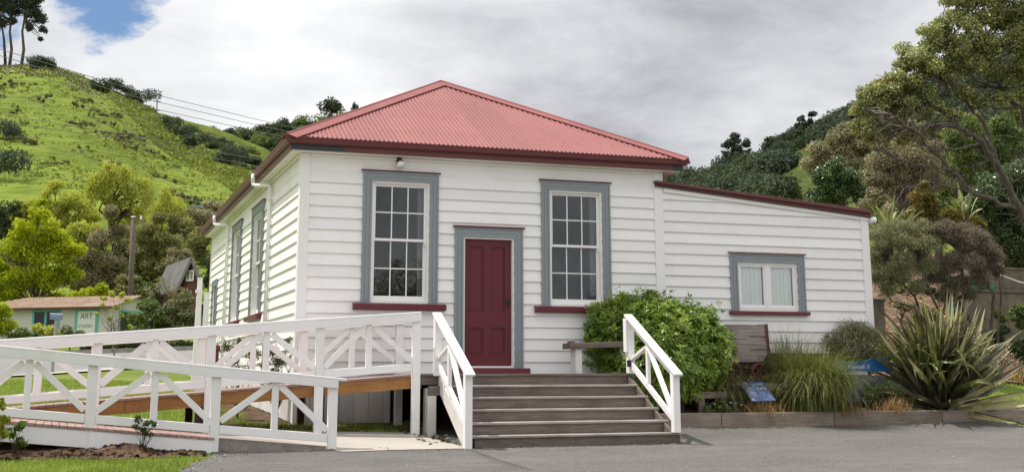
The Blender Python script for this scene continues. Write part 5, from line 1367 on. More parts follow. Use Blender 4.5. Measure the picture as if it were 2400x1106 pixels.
m = MB(); m.tube([q-Vector((0, 0, .5)), Vector((q.x, q.y, r_.z))], .09, 6); m.build('shaft', POLEWOOD, hp)
m = MB(); m.beam(Vector((q.x, q.y, r_.z-.3))-RT*.6, Vector((q.x, q.y, r_.z-.3))+RT*.6, .12, .12); m.build('crossarm', POLEWOOD, hp)

# gabled cottage among the trees
DG = 70
gA, gB, gT = at(417, 662, DG), at(468, 662, DG-1.0), at(447, 604, DG-.6)
bk_ = at(368, 655, DG+5)-at(417, 655, DG)
bk_.z = 0
zg0 = gz(gA.x, gA.y)-.3; cot = thing('gabled_cottage', (gA.x, gA.y, zg0), 'red brown cottage with steep grey gable roof half hidden by trees', 'building')
ze = gA.z; w_ = gB-gA; w_.z = 0; nrmw = Vector((w_.y, -w_.x, 0)).normalized()
def CT(s, k, z): q = gA+w_*s+bk_*k; return Vector((q.x, q.y, z))
m = MB(); m.poly_prism([CT(.06, .02, zg0), CT(.94, .02, zg0), CT(.94, .02, ze), CT(.5, .02, gT.z-.1), CT(.06, .02, ze)], [CT(.06, 1, zg0), CT(.94, 1, zg0), CT(.94, 1, ze), CT(.5, 1, gT.z-.1), CT(.06, 1, ze)]); m.build('wall', BRICKRED, cot)
m = MB()
for s0 in (-.10, 1.10):
    m.poly_prism([CT(s0, -.05, ze-.35), CT(.5, -.05, gT.z+.05), CT(.5, -.05, gT.z-.08), CT(s0, -.05, ze-.48)], [CT(s0, 1.05, ze-.35), CT(.5, 1.05, gT.z+.05), CT(.5, 1.05, gT.z-.08), CT(s0, 1.05, ze-.48)])
m.build('roof', GREYROOF, cot)
m = MB()
for s0 in (-.10, 1.10): m.beam(CT(s0, -.07, ze-.43), CT(.5, -.07, gT.z-.03), .06, .2)
m.build('bargeboard', m_plain('grey_bargeboard', (.13, .12, .11), .7), cot)
m = MB(); a0, a1, b0, b1 = .36, .72, at(440, 660, DG).z, at(440, 634, DG).z
for s0, s1, z0, z1 in ((a0, a1, b0, b0+.08), (a0, a1, b1-.08, b1), (a0, a0+.05, b0+.08, b1-.08), (a1-.05, a1, b0+.08, b1-.08), (.515, .565, b0+.08, b1-.08)):
    m.poly_prism([CT(s0, .0, z0), CT(s1, .0, z0), CT(s1, .0, z1), CT(s0, .0, z1)], [CT(s0, .018, z0), CT(s1, .018, z0), CT(s1, .018, z1), CT(s0, .018, z1)])
cw = m.build('window', WHITE_TRIM, cot)
for s0, s1 in ((a0+.05, .515), (.565, a1-.05)):
    m = MB(); m.poly_prism([CT(s0, .010, b0+.08), CT(s1, .010, b0+.08), CT(s1, .010, b1-.08), CT(s0, .010, b1-.08)], [CT(s0, .018, b0+.08), CT(s1, .018, b0+.08), CT(s1, .018, b1-.08), CT(s0, .018, b1-.08)]); m.build('pane', m_plain('pale_curtained_glass', (.36, .35, .30), .3) if s0 < .5 else bpy.data.materials['pale_curtained_glass'], cw)
# blue roofed shed on the rise
q0, q1 = at(436, 486, 112), at(520, 478, 114)
shd = thing('blue_roofed_shed', (q0.x, q0.y, gz(q0.x, q0.y)), 'low shed with blue grey roof seen above the trees', 'building')
bkv = Vector((FW.x, FW.y, 0)).normalized()*4
m = MB(); m.poly_prism([q0+Vector((0, 0, -.1)), q1+Vector((0, 0, -.1)), q1+Vector((0, 0, .1)), q0+Vector((0, 0, .1))], [q0+bkv+Vector((0, 0, .35)), q1+bkv+Vector((0, 0, .35)), q1+bkv+Vector((0, 0, .5)), q0+bkv+Vector((0, 0, .5))]); m.build('roof', BLUEROOF, shd)
m = MB(); zz = gz(q0.x, q0.y); i0, i1 = q0.lerp(q1, .03)+bkv*.1, q0.lerp(q1, .97)+bkv*.1
m.poly_prism([vflat(i0, zz), vflat(i1, zz), vflat(i1, q1.z-.05), vflat(i0, q0.z-.05)], [vflat(i0+bkv*.8, zz), vflat(i1+bkv*.8, zz), vflat(i1+bkv*.8, q1.z+.2), vflat(i0+bkv*.8, q0.z+.2)]); m.build('wall', m_plain('pale_shed_wall', (.5, .52, .53), .7), shd)
# retaining wall, tanks and rope on the right
r0, r1 = at(2252, 690, 33.6), at(2560, 690, 35.5)
rw = thing('retaining_wall', vflat(r0.lerp(r1, .5), gz(r0.x, r0.y)-.4), 'stained concrete block retaining wall in two steps on the bank', 'wall')
inn = Vector((-(r1-r0).y, (r1-r0).x, 0)).normalized()
zc0, zc1, zc2 = at(2380, 770, 34).z, at(2380, 684, 34).z, at(2380, 626, 35).z
for (za, zb2, off) in ((zc0-1.2, zc1, 0), (zc1-.3, zc2, 1.0)):
    a, b_ = (r0 if off == 0 else r0.lerp(r1, .27))+inn*off, r1+inn*off
    hh = (zb2-za)/(3 if off == 0 else 2)
    for rr in range(3 if off == 0 else 2):
        for kk in range(3):
            s0, s1 = a.lerp(b_, kk/3), a.lerp(b_, (kk+1)/3-.0012)
            m = MB(); z_ = za+hh*rr
            m.poly_prism([vflat(s0, z_), vflat(s1, z_), vflat(s1, z_+hh-.008), vflat(s0, z_+hh-.008)], [vflat(s0+inn*.2, z_), vflat(s1+inn*.2, z_), vflat(s1+inn*.2, z_+hh-.008), vflat(s0+inn*.2, z_+hh-.008)]); m.build('block', WALLCONC, rw)
    m = MB(); m.poly_prism([vflat(a-inn*.04, zb2), vflat(b_-inn*.04, zb2), vflat(b_-inn*.04, zb2+.05), vflat(a-inn*.04, zb2+.05)], [vflat(a+inn*.25, zb2), vflat(b_+inn*.25, zb2), vflat(b_+inn*.25, zb2+.05), vflat(a+inn*.25, zb2+.05)]); m.build('capping', WALLCONC, rw)
m = MB(); ra, rb = at(2345, 645, 33.6), at(2480, 668, 34); m.tube([ra.lerp(rb, i/10)-Vector((0, 0, .12*math.sin(PI*i/10))) for i in range(11)], .03, 6)
tag(m.build('mooring_rope', m_plain('pale_rope', (.45, .42, .36), .9)), 'pale rope slung along the upper retaining wall', 'rope')
for (pxc, pyt, pyb, rpx, lab) in ((2305, 662, 686, 26, 'ribbed green water tank at the end of the retaining wall'), (2243, 660, 690, 24, 'green water tank half hidden behind the wiry bush')):
    c0, c1 = at(pxc, pyb, 34.6), at(pxc, pyt, 34.6); rad = rpx/FPX*34.6
    tk = thing('water_tank', (c0.x, c0.y, c0.z-.9), lab, 'tank')
    n = 16; pts = []; rr = []
    for i in range(n+1):
        z_ = c0.z-.9+(c1.z-c0.z+.9)*i/n; pts.append((c0.x, c0.y, z_)); rr.append(rad*(1+.02*math.cos(i*PI)))
    pts.append((c0.x, c0.y, c1.z+.10)); rr.append(rad*.35)
    MB().tube(pts, rr, 24).build('shell', TANKGREEN, tk); m = MB(); m.tube([(c0.x, c0.y, c1.z+.08), (c0.x, c0.y, c1.z+.16)], rad*.3, 14); m.build('lid', TANKGREEN, tk)
q = at(2044, 700, 27); q2 = at(2072, 700, 27.2)
gp = thing('concrete_end_wall', (q.x, q.y, gz(q.x, q.y)-.2), 'mossy concrete stub wall beside the lean-to corner', 'wall')
m = MB(); zt2 = at(2060, 705, 27).z; m.poly_prism([vflat(q, gz(q.x, q.y)-.4), vflat(q2, gz(q.x, q.y)-.4), vflat(q2, zt2), vflat(q, zt2)], [vflat(q+bkv*.1, gz(q.x, q.y)-.4), vflat(q2+bkv*.1, gz(q.x, q.y)-.4), vflat(q2+bkv*.1, zt2), vflat(q+bkv*.1, zt2)]); m.build('slab', WALLCONC, gp, .01); m = MB(); m.poly_prism([vflat(q-RT*.03, zt2), vflat(q2+RT*.03, zt2), vflat(q2+RT*.03, zt2+.05), vflat(q-RT*.03, zt2+.05)], [vflat(q+bkv*.11, zt2), vflat(q2+bkv*.11, zt2), vflat(q2+bkv*.11, zt2+.05), vflat(q+bkv*.11, zt2+.05)]); m.build('capping', WALLCONC, gp)

def hill_at(V, P, px, py):
    col = int(np.clip(np.interp(px, P, np.arange(len(P))), 0, len(P)-1)); pts = V[:, col]-np.array(CAMP)
    y = PPY-FPX*(pts @ np.array(UP))/(pts @ np.array(FW)); return Vector(V[int(np.argmin(np.abs(y-py))), col])
# ------------------------------------------------------------------ planting
def px_clumps(base, blobs, d, rng, depth_spread=1.0, sub=5, subr=.55, yk=.85):
    """blobs (px, py, radius px) at depth d become a cloud of smaller clumps with depth"""
    out = []
    for (bx_, by_, br_) in blobs:
        R_ = br_/FPX*d
        for _ in range(sub):
            o = unit(rng.normal(size=3))*R_*rng.uniform(.35, .72)
            c = at(bx_, by_, d)+Vector((o[0], o[1]*depth_spread, o[2]*yk)); s = R_*subr*rng.uniform(.7, 1.2)
            out.append((*(c-base), s*1.1, s*1.1, s*.8))
    return out
def veg(name, px, py, d, label, cat, blobs, nleaf, leafpx, mat, seed, ground=True, group=None, sub=5, subr=.55, **k):
    rng = np.random.default_rng(seed)
    b = at(px, py, d)
    if ground: b.z = gz(b.x, b.y)
    cl = px_clumps(b, blobs, d, rng, k.pop('depth_spread', 1.0), sub, subr*1.28)
    if d > 60 and 'trunk_r' in k: k['trunk_r'] *= .62
    return tree(name, b, label, cat, cl, int(nleaf*2.3), leafpx*1.08*2.34/FPX*d, mat, seed=seed, group=group, **k)

# left: trees behind the studio
veg('leafy_tree', 88, 720, 68, 'bright yellow green young tree behind the art studio', 'tree',
    [(92, 500, 30), (60, 540, 38), (120, 545, 40), (30, 590, 40), (85, 590, 45), (150, 590, 42), (185, 580, 26), (10, 640, 40), (60, 650, 45), (115, 650, 42), (160, 640, 36), (95, 475, 16), (40, 690, 34), (120, 695, 34), (-30, 620, 40), (-15, 690, 40)],
    9000, 3.2, L_YG, 3, trunk_r=.16, aspect=.5, sub=7, subr=.42, limbs=40, bark=BARK, hollow=.3)
veg('willow_tree', 258, 700, 86, 'tall pale willow with dark forked trunk and sparse new leaf', 'tree',
    [(262, 385, 26), (225, 410, 26), (300, 400, 26), (335, 425, 24), (250, 425, 30), (300, 445, 26), (345, 460, 20), (215, 440, 20), (270, 465, 22), (330, 490, 18)],
    3400, 2.2, L_WILLOW, 5, trunk_r=.42, fork=None, trunk_pts=[(0, 0, -.5), (-.1, 0, 3.0), (-.25, .1, 5.6), (-.1, .2, 7.2)], limbs=26, sub=7, subr=.42, droop=1.3, hollow=.2, bark=BARK, twigs=2)
veg('willow_tree', 395, 680, 90, 'smaller drooping willow between the tall one and the blue roof', 'tree',
    [(385, 450, 24), (410, 480, 26), (370, 490, 24), (430, 510, 20), (395, 520, 28), (360, 535, 20)], 2600, 2.2, L_WILLOW, 6, trunk_r=.26, fork=5.2, limbs=20, sub=6, subr=.45, droop=1.2, hollow=.25)
veg('willow_tree', 140, 690, 88, 'rounded pale willow above the yellow green tree', 'tree',
    [(130, 440, 24), (105, 465, 24), (160, 465, 28), (190, 490, 28), (135, 490, 30), (175, 520, 28), (215, 510, 24)], 3400, 2.3, L_WILLOW, 8, trunk_r=.24, fork=4.5, limbs=16, sub=7, subr=.45, hollow=.3)
veg('bushy_tree', 12, 640, 86, 'dark green tree at the left edge above the studio', 'tree', [(5, 500, 34), (40, 490, 22), (-20, 540, 40), (40, 530, 24), (10, 560, 34)], 3500, 2.6, L_DARK, 9, trunk_r=.22, fork=3, sub=6, subr=.5)
veg('twiggy_tree', 285, 740, 76, 'grey brown twiggy tree left of the power pole', 'tree', [(240, 560, 32), (215, 600, 30), (265, 610, 34), (285, 545, 28), (235, 650, 34), (285, 660, 30), (200, 650, 26), (262, 500, 22)], 6500, 2.3, L_TANGLE, 10, trunk_r=.2, fork=3.0, limbs=26, sub=6, subr=.5, hollow=.2, twigs=2)
veg('twiggy_tree', 350, 740, 80, 'olive twiggy tree right of the power pole', 'tree', [(345, 540, 34), (330, 590, 34), (375, 570, 34), (355, 630, 34), (388, 585, 24), (325, 650, 30), (405, 560, 28), (370, 510, 24)], 7500, 2.3, L_OLIVE, 11, trunk_r=.22, fork=3.0, limbs=26, sub=6, subr=.5, hollow=.25, twigs=2)
veg('bushy_tree', 450, 730, 96, 'grey olive tree between the cottage roof and the hall', 'tree', [(440, 540, 34), (475, 520, 30), (460, 570, 36), (500, 560, 36), (490, 600, 30), (525, 530, 30), (420, 585, 26), (450, 500, 22), (540, 590, 40)], 7500, 2.3, L_TANGLE, 12, trunk_r=.22, fork=3.2, limbs=22, sub=6, subr=.5, hollow=.35)
veg('bushy_tree', 505, 730, 84, 'mid green bush beside the cottage gable', 'tree', [(505, 650, 22), (505, 690, 26), (510, 620, 18), (530, 670, 24)], 2600, 2.4, L_MID, 13, trunk_r=.1, fork=1.2, sub=6, subr=.5)
veg('tangled_bush', 385, 720, 67, 'bare tangled bush in front of the cottage roof', 'bush', [(370, 660, 20), (395, 680, 20), (350, 680, 20), (410, 690, 16), (430, 685, 16)], 260, 2.0, L_TANGLE, 14, trunk_r=.09, fork=.6, limbs=24, twigs=3, hollow=.1)
for i, (px, py, blobs, mt, n, lab) in enumerate([
    (345, 800, [(345, 720, 24), (325, 745, 24), (370, 740, 24), (350, 770, 28)], L_MID, 3600, 'rounded bright green shrub right of the pole foot'),
    (420, 800, [(415, 720, 24), (440, 735, 26), (395, 745, 26), (430, 765, 30), (460, 760, 24), (440, 700, 18)], L_HEBE, 4600, 'olive flowering shrub left of the white posts'),
    (385, 805, [(385, 770, 24), (360, 785, 20), (410, 790, 22)], L_DARK, 2200, 'dark low shrub between the two roadside shrubs'),
    (205, 735, [(205, 690, 22), (235, 680, 18), (180, 700, 18)], L_YG, 1700, 'bright green bush above the studio roof end'),
    (12, 815, [(5, 730, 22), (10, 765, 28), (-20, 750, 34)], L_YG, 2300, 'yellow green shrub at the left end of the roadside planting'),
    (60, 815, [(55, 780, 18), (35, 795, 20), (80, 795, 18)], L_MID, 1500, 'mid green shrub below the studio window'),
    (105, 815, [(95, 768, 17), (120, 775, 16), (105, 790, 18)], L_SAP, 1300, 'golden grassy shrub under the mailbox'),
    (165, 815, [(160, 775, 17), (185, 785, 16), (150, 790, 16)], L_HEBE, 1300, 'olive shrub below the studio door')]):
    d = 56 if i < 3 else (66 if i == 3 else 53)
    veg('roadside_shrub', px, py, d, lab, 'shrub', blobs, n, 2.6, mt, 30+i, group='shrubs along the far side of the road', trunk_r=.04, fork=.3, limbs=6, sub=6, subr=.55, hollow=.3)
for i, x in enumerate((215, 262, 310, 352, 400, 440, 485)):
    veg('low_hedge_plant', x, 822, 51.5, 'low dark ground cover plant on the far verge', 'shrub', [(x, 806, 14), (x-16, 810, 12), (x+16, 809, 12)], 900, 2.4, (L_DARK, L_MID, L_DARK)[i % 3], 50+i, group='low plants along the far verge', trunk_r=.02, fork=.1, limbs=2, sub=5, subr=.6)
veg('sapling', 268, 800, 47, 'thin sapling with pale yellow leaf tufts before the studio', 'tree', [(262, 690, 8), (240, 700, 7), (285, 690, 8), (270, 720, 8), (240, 715, 6), (300, 705, 7), (225, 735, 6), (255, 745, 7), (305, 765, 6), (285, 740, 6)], 520, 2.6, L_SAP, 61, trunk_r=.035, fork=.5, sub=2, subr=.6, hollow=.2, bark=PALEBARK)

for i, (px, by, d, r, mt, lab) in enumerate([
    (30, 600, 100, 46, L_OLIVE, 'olive tree far left behind the yellow green tree'), (200, 560, 98, 46, L_WILLOW, 'pale green tree between the willow and the yellow green tree'),
    (190, 640, 92, 44, L_OLIVE, 'olive bush behind the art studio roof'), (250, 640, 90, 44, L_TANGLE, 'grey brown thicket left of the pole'), (300, 600, 100, 46, L_OLIVE, 'olive thicket behind the pole top'),
    (310, 520, 104, 40, L_WILLOW, 'pale thicket right of the tall willow trunk'), (360, 560, 102, 42, L_WILLOW, 'pale leafy tree above the cottage'), (420, 540, 106, 42, L_OLIVE, 'olive tree below the blue roof'),
    (300, 680, 84, 40, L_OLIVE, 'olive bush low beside the pole'), (420, 620, 104, 40, L_TANGLE, 'grey brown tree behind the cottage'), (480, 570, 110, 44, L_OLIVE, 'olive tree nearest the hall eave'),
    (70, 500, 104, 40, L_WILLOW, 'pale tree at the foot of the pasture'), (500, 500, 116, 30, L_PALE, 'silvery bush under the hall eave'), (340, 690, 82, 32, L_MID, 'green bush behind the roadside shrubs'),
    (520, 640, 100, 50, L_DARK, 'dark tree behind the far corner of the hall'), (-40, 620, 84, 60, L_OLIVE, 'olive tree leaving the frame at the left edge')]):
    bl_ = [(px, by, r*.75), (px-r*.7, by+r*.3, r*.6), (px+r*.7, by+r*.25, r*.6), (px-r*.3, by-r*.55, r*.5), (px+r*.35, by-r*.5, r*.5), (px, by+r*.7, r*.6)]
    hb = hill_at(H1v, H1p, px, by+r*.9); d = min(d, (hb-CAMP).dot(FW)-1.5)
    veg('thicket_tree', px, by+r, d, lab, 'tree', bl_, 2600, 2.4, mt, 400+i, ground=False, trunk_r=.2, fork=.8, limbs=14, twigs=1, sub=6, subr=.5, hollow=.3)
for i, (px, by, d, r, mt, lab) in enumerate([
    (2060, 470, 60, 40, L_PALE, 'grey brown bush behind the green flax'), (2120, 480, 56, 44, L_TANGLE, 'twiggy bush behind the golden conifer'), (2220, 450, 54, 46, L_MID, 'green bush behind the smaller flax'),
    (2060, 400, 66, 44, L_PALE, 'pale twiggy tree left of the thicket'), (2180, 330, 60, 46, L_OLIVE, 'olive tree seen through the big limbs'), (2260, 470, 48, 40, L_DARK, 'dark bush between conifer and right edge'),
    (2120, 320, 64, 40, L_PALE, 'pale twiggy tree behind the lowest limb'), (2330, 560, 44, 44, L_DARK, 'dark bush above the retaining wall'), (2420, 400, 50, 70, L_DARK, 'dark tree filling the right edge'),
    (2260, 300, 58, 44, L_OLIVE, 'olive tree under the flowering crown'), (2400, 290, 60, 60, L_MID, 'green tree high at the right edge'), (2200, 530, 42, 34, L_DARK, 'dark shrub behind the wiry bush'), (2080, 530, 40, 28, L_MID, 'green shrub beside the lean-to gutter')]):
    bl_ = [(px, by, r*.75), (px-r*.7, by+r*.3, r*.6), (px+r*.7, by+r*.25, r*.6), (px-r*.3, by-r*.55, r*.5), (px+r*.35, by-r*.5, r*.5), (px, by+r*.7, r*.6)]
    veg('thicket_tree', px, by+100, d, lab, 'tree', bl_, 2300, 2.5, mt, 430+i, trunk_r=.16, fork=1.2, limbs=14, twigs=1, sub=6, subr=.5, hollow=.3)

# pasture: scrub dots, ridge shrubs, gum trees
def seed_mesh_bush(name, label, cat, mat, n, leaf, rad, seed, group, trunk=0.08, ncl=9):
    rng = np.random.default_rng(seed); cl = [(a, b, c+rad[2]*.75, d, e, f_) for a, b, c, d, e, f_ in rand_clumps(ncl, rad, rng, (.45, .7), -.4)]
    return tree(name, Vector((0, 0, 0)), label, cat, cl, n, leaf, mat, seed=seed, group=group, trunk_r=trunk, fork=rad[2]*.3, limbs=4, hollow=.35, bark=BARK)
rg = np.random.default_rng(77)
def scatter(protos, spots, words=None, where=None):
    used = [False]*len(protos)
    for (pos, sc, lab) in spots:
        i = int(rg.integers(len(protos))); o = protos[i]
        if words and not lab:
            z_ = (Vector(pos)-CAMP).normalized().z; m_s = max(sc)
            lab = f"{'large' if m_s > 1.15 else 'middling' if m_s > .95 else 'small'} {words[i]} {where(Vector(pos))}"
        if not used[i]:
            used[i] = True; o.location = pos; o.rotation_euler = (0, 0, rg.uniform(0, 6)); o.scale = sc
            if lab: o['label'] = lab
        else: copy_tree(o, pos, rg.uniform(0, 6), sc, lab)
    for u, o in zip(used, protos):
        if not u:
            for c in list(o.children): bpy.data.objects.remove(c)
            bpy.data.objects.remove(o)
G1 = 'scrub tufts dotted over the pasture'
sc_p = [seed_mesh_bush('scrub_tuft', 'small brown green scrub tuft on the pasture hill', 'shrub', (L_TANGLE, L_OLIVE, L_TUSSD)[i], 420, .26, (1.25, 1.25, .42), 80+i, G1, .0, 7) for i in range(3)]
spots = []
for i in range(105):
    px = rg.uniform(-60, 470); s = rg.uniform(.28, .93)**.9
    spots.append((on_hill(H1v, H1p, px, s)-Vector((0, 0, .1)), rg.uniform(.25, .95)**1.2*Vector((rg.uniform(.8, 1.9), 1, rg.uniform(.7, 1.3))), None))
for (px, py, n) in ((230, 270, 7), (285, 328, 11), (12, 322, 8), (150, 385, 5), (30, 200, 6), (215, 300, 5)):
    for _ in range(n):
        j = px+rg.normal()*22; V = H1v; col = int(np.clip(np.interp(j, H1p, np.arange(len(H1p))), 0, len(H1p)-1))
        # find the height on this column that shows at py
        best = min(range(V.shape[0]), key=lambda r: abs((PPY-FPX*((Vector(V[r, col])-CAMP).dot(UP))/((Vector(V[r, col])-CAMP).dot(FW)))-(py+rg.normal()*7)))
        spots.append((Vector(V[best, col]), rg.uniform(.35, .9)*Vector((1.6, 1, 1)), None))
scatter(sc_p, spots, ['grey brown scrub tuft', 'olive scrub tuft', 'dark rushy scrub tuft'], lambda p: ('high' if p.z > 34 else 'midway' if p.z > 20 else 'low')+' on the bright pasture hill')
def hill_tufts(name, V, P, n, pxr, sr, size, mat, label, sd, keep=None):
    rng = np.random.default_rng(sd); pts = []
    while len(pts) < n:
        px, sv = rng.uniform(*pxr), rng.uniform(*sr); q = on_hill(V, P, px, sv); q2 = on_hill(V, P, px+rng.uniform(0, 6), sv+.006)
        q = q.lerp(q2, rng.uniform())
        if mnoise.fractal((q.x*.10, q.y*.10, q.z*.35), 1, 2, 3) > rng.uniform(-.6, .5): pts.append(q)
    p = np.array(pts); p = np.repeat(p, 5, 0)+rng.normal(size=(n*5, 3))*np.array([.35, .35, .06])*size*2; p[:, 2] += size*.3
    v, f = leaf_quads(p, np.tile([-.3, -.9, .3], (n*5, 1)), size, .55, .5, rng)
    return tag(reg(bpy.data.objects.new(name, np_mesh(name, v, f, mat, rng.uniform(0, 1, len(f)))), None, (0, 0, 0)), label, 'grass', kind='stuff')
hill_tufts('rough_grass', H2v, H2p, 4200, (90, 640), (.2, .99), .50, L_ROUGH, 'coarse rank grass over the darker spur', 501)
hill_tufts('rough_grass', H1v, H1p, 1700, (-60, 560), (.2, .99), .34, L_ROUGH, 'coarse tufts of grass over the bright pasture', 502)
hill_tufts('rough_grass', H1v, H1p, 420, (-60, 240), (.88, .995), .45, L_TUSSD, 'darker rank grass along the pasture crest', 503)
G2 = 'dark shrubs on the pasture ridge and spur'
shp = [seed_mesh_bush('ridge_shrub', 'dark rounded shrub', 'shrub', (L_DARK, L_DARKER)[i % 2], 1800, .27, (1.9, 1.9, 1.5), 90+i, G2, .1, 8) for i in range(2)]
rs = [(238, 190, 1.0, 'uppermost dark shrub on the sloping ridge'), (266, 202, 1.0, 'second dark shrub down the sloping ridge'), (296, 222, .9, 'third shrub down the ridge where the wires cross it'), (318, 232, .7, 'small shrub squeezed between larger ridge shrubs'), (340, 244, 1.3, 'largest dark shrub low on the sloping ridge'), (85, 160, .9, 'brownish shrub on the hilltop right of the tall trees'), (110, 158, .8, 'low shrub on the hilltop crest'),
      (405, 300, 1.1, 'dark shrub at the top of the gully'), (422, 318, 1.1, 'dark shrub midway down the gully'), (545, 385, 1.5, 'dark spreading shrub at the foot of the spur'), (468, 340, 1.2, 'dark round bush on the spur shoulder'), (-8, 425, 1.25, 'large dark bush at the left edge of the pasture'), (12, 325, .9, 'small dark bush at the left edge high on the pasture')]
scatter(shp, [(hill_at(*((H1v, H1p) if (x < 240 and y > 160) or x < 130 or x == 0 else (H2v, H2p)), x, y)-Vector((0, 0, .3)), Vector((s*1.1, s, s*.95)), l_) for x, y, s, l_ in rs])
for (px, trunks, blobs, lab, sd) in ((22, 2, [(-20, 20, 26), (10, 5, 30), (35, 20, 24), (0, 55, 22), (-25, -20, 30), (20, -30, 34), (30, 50, 12), (-40, 50, 22)], 'tall dark gum with twin trunks on the hilltop', 101),
                                     (52, 1, [(75, 25, 24), (95, 45, 20), (60, 5, 26), (85, -5, 24), (100, 70, 12), (70, 65, 12), (55, -30, 28), (90, -35, 24), (95, 92, 8)], 'tall dark gum with a single thin trunk on the hilltop', 102)):
    b = on_hill(H1v, H1p, px, .985); d = (b-CAMP).dot(FW); rng = np.random.default_rng(sd)
    cl = px_clumps(b, blobs, d, rng, 1.0, 12, .5)
    tp = at(px+6, 40, d)-b
    t = tree('gum_tree', b, lab, 'tree', cl, 15000, .33, L_DARKER, bark=BARK, trunk_r=.27, trunk_pts=[(0, 0, -.5), tuple(tp*.35+Vector((.2, 0, 0))), tuple(tp*.7+Vector((-.2, 0, 0))), tuple(tp)], limbs=24, seed=sd, hollow=.0)
    if trunks == 2:
        m = MB(); t2 = at(px-22, 30, d)-b; m.tube([(-.5, .3, -.5), tuple(t2*.5+Vector((-.1, 0, 0))), tuple(t2)], [.25, .18, .08], 8); o = m.build('trunk', BARK, None, 0, True, origin=(0, 0, 0)); o.parent = t

# far bush on the skyline behind the roof and on the right hill
G3 = 'trees of the far bush covered hill'
fp = [seed_mesh_bush('bush_tree', 'dark bush tree on the far hill behind the roof', 'tree', (L_DARK, L_DARKER, L_DARK, L_MID)[i], 1000, .55, (2.5, 2.5, 1.9), 110+i, G3, .2, 10) for i in range(4)]
spots = []
for i in range(260):
    px = rg.uniform(470, 900); s = rg.uniform(.12, .98); spots.append((on_hill(H4v, H4p, px, s)-Vector((0, 0, 1.5)), Vector((1, 1, rg.uniform(.8, 1.15)))*rg.uniform(.75, 1.35), None))
for px in range(500, 900, 20): spots.append((on_hill(H4v, H4p, px+rg.normal()*5, .97)-Vector((0, 0, 1.8)), Vector((1, 1, 1))*rg.uniform(.6, 1.15), None))
for i in range(26):
    px = rg.uniform(450, 640); spots.append((on_hill(H3v, H3p, px, rg.uniform(.05, .9))-Vector((0, 0, 1.2)), Vector((1, 1, .9))*rg.uniform(.6, 1.0), None))
rng = np.random.default_rng(505); cl = []
for i in range(300):
    q = on_hill(H4v, H4p, rng.uniform(890, 1780), rng.uniform(.15, .98)); r = rng.uniform(1.6, 3.4); cl.append((q.x, q.y, q.z+r*.35, r*1.1, r*1.1, r*.8))
p, d_, k_ = clump_cloud(cl, 60000, rng, .55); v, f = leaf_quads(p, d_+np.array([0, 0, .5]), .75, .5, .55, rng)
tag(reg(bpy.data.objects.new('far_woods', np_mesh('far_woods', v, f, L_DARK, rng.uniform(0, 1, len(f)))), None, (0, 0, 0)), 'far dark woods covering the hill behind the hall', 'woods', kind='stuff')
def w_far(p):
    e = (PPY-FPX*(p-CAMP).dot(UP)/(p-CAMP).dot(FW)); x_ = PPX+FPX*(p-CAMP).dot(RT)/(p-CAMP).dot(FW)
    return ('on the skyline' if e < 325 else 'high on the slope' if e < 365 else 'low on the slope')+' '+('beside the pasture spur' if x_ < 570 else 'before the roof corner' if x_ < 690 else 'behind the roof')
scatter(fp, spots, ['dark bush tree', 'bluish bush tree', 'dense dark bush tree', 'mid green bush tree'], w_far)
b = hill_at(H4v, H4p, 785, 276); kp = copy_tree(bpy.data.objects['bush_tree'], b+Vector((0, 0, .6)), 1.0, 1.6, 'spreading tree standing on the skyline left of the roof slope', G3)
b = hill_at(H4v, H4p, 834, 266); copy_tree(bpy.data.objects['bush_tree'], b, 2.0, Vector((.42, .42, 1.0)), 'small narrow tree on the skyline just above the roof slope', G3)
G4 = 'trees of the right hand bush hill'
rp = [seed_mesh_bush('hill_tree', 'dark bush tree massed on the right hill', 'tree', (L_DARKER, L_DARK, L_DARKER, L_DARK)[i], 1500, .32, (2.0, 2.0, 1.5), 130+i, G4, .25, 11) for i in range(4)]
spots = []
for i in range(175):
    px = rg.uniform(1625, 1835); s = rg.uniform(.25, .96)
    spots.append((on_hill(H5v, H5p, px, s)-Vector((0, 0, 1.0)), Vector((1, 1, rg.uniform(.85, 1.15)))*rg.uniform(.6, 1.6), None))
for i in range(95):
    px = rg.uniform(1835, 2120); s = rg.uniform(.72, .98)
    spots.append((on_hill(H5v, H5p, px, s)-Vector((0, 0, 1.0)), Vector((1, 1, 1))*rg.uniform(.9, 1.4), None))
for i in range(95):
    px = rg.uniform(1990, 2470); s = rg.uniform(.12, .98); spots.append((on_hill(H5v, H5p, px, s)-Vector((0, 0, 1.0)), Vector((1, 1, 1))*rg.uniform(.9, 1.4), None))
for px, py, s_, lab in ((1580, 420, .7, 'low bush on the hill just past the roof corner'), (1605, 425, .8, 'second low bush past the roof corner')):
    spots.append((hill_at(H5v, H5p, px, py), Vector((1, 1, .8))*s_, lab))
def w_right(p):
    e = (PPY-FPX*(p-CAMP).dot(UP)/(p-CAMP).dot(FW)); x_ = PPX+FPX*(p-CAMP).dot(RT)/(p-CAMP).dot(FW)
    return ('at the crest' if e < 345 else 'midway up' if e < 400 else 'low down')+' on the right hill '+('past the roof corner' if x_ < 1700 else 'above the lean-to roof' if x_ < 1860 else 'behind the twiggy tree' if x_ < 2050 else 'behind the flowering tree')
scatter(rp, spots, ['bluish dark bush tree', 'dark bush tree', 'dense bluish bush tree', 'dense dark bush tree'], w_right)
def hilltree(px, py_base, blobs, n, lab, sd, mat=L_DARKER):
    b = hill_at(H5v, H5p, px, py_base); d = (b-CAMP).dot(FW); rng = np.random.default_rng(sd)
    tree('skyline_tree', b-Vector((0, 0, .5)), lab, 'tree', px_clumps(b, blobs, d, rng, 1, 6, .5), n, .40, mat, trunk_r=.3, limbs=16, seed=sd, hollow=.25, group='trees standing up on the right skyline')
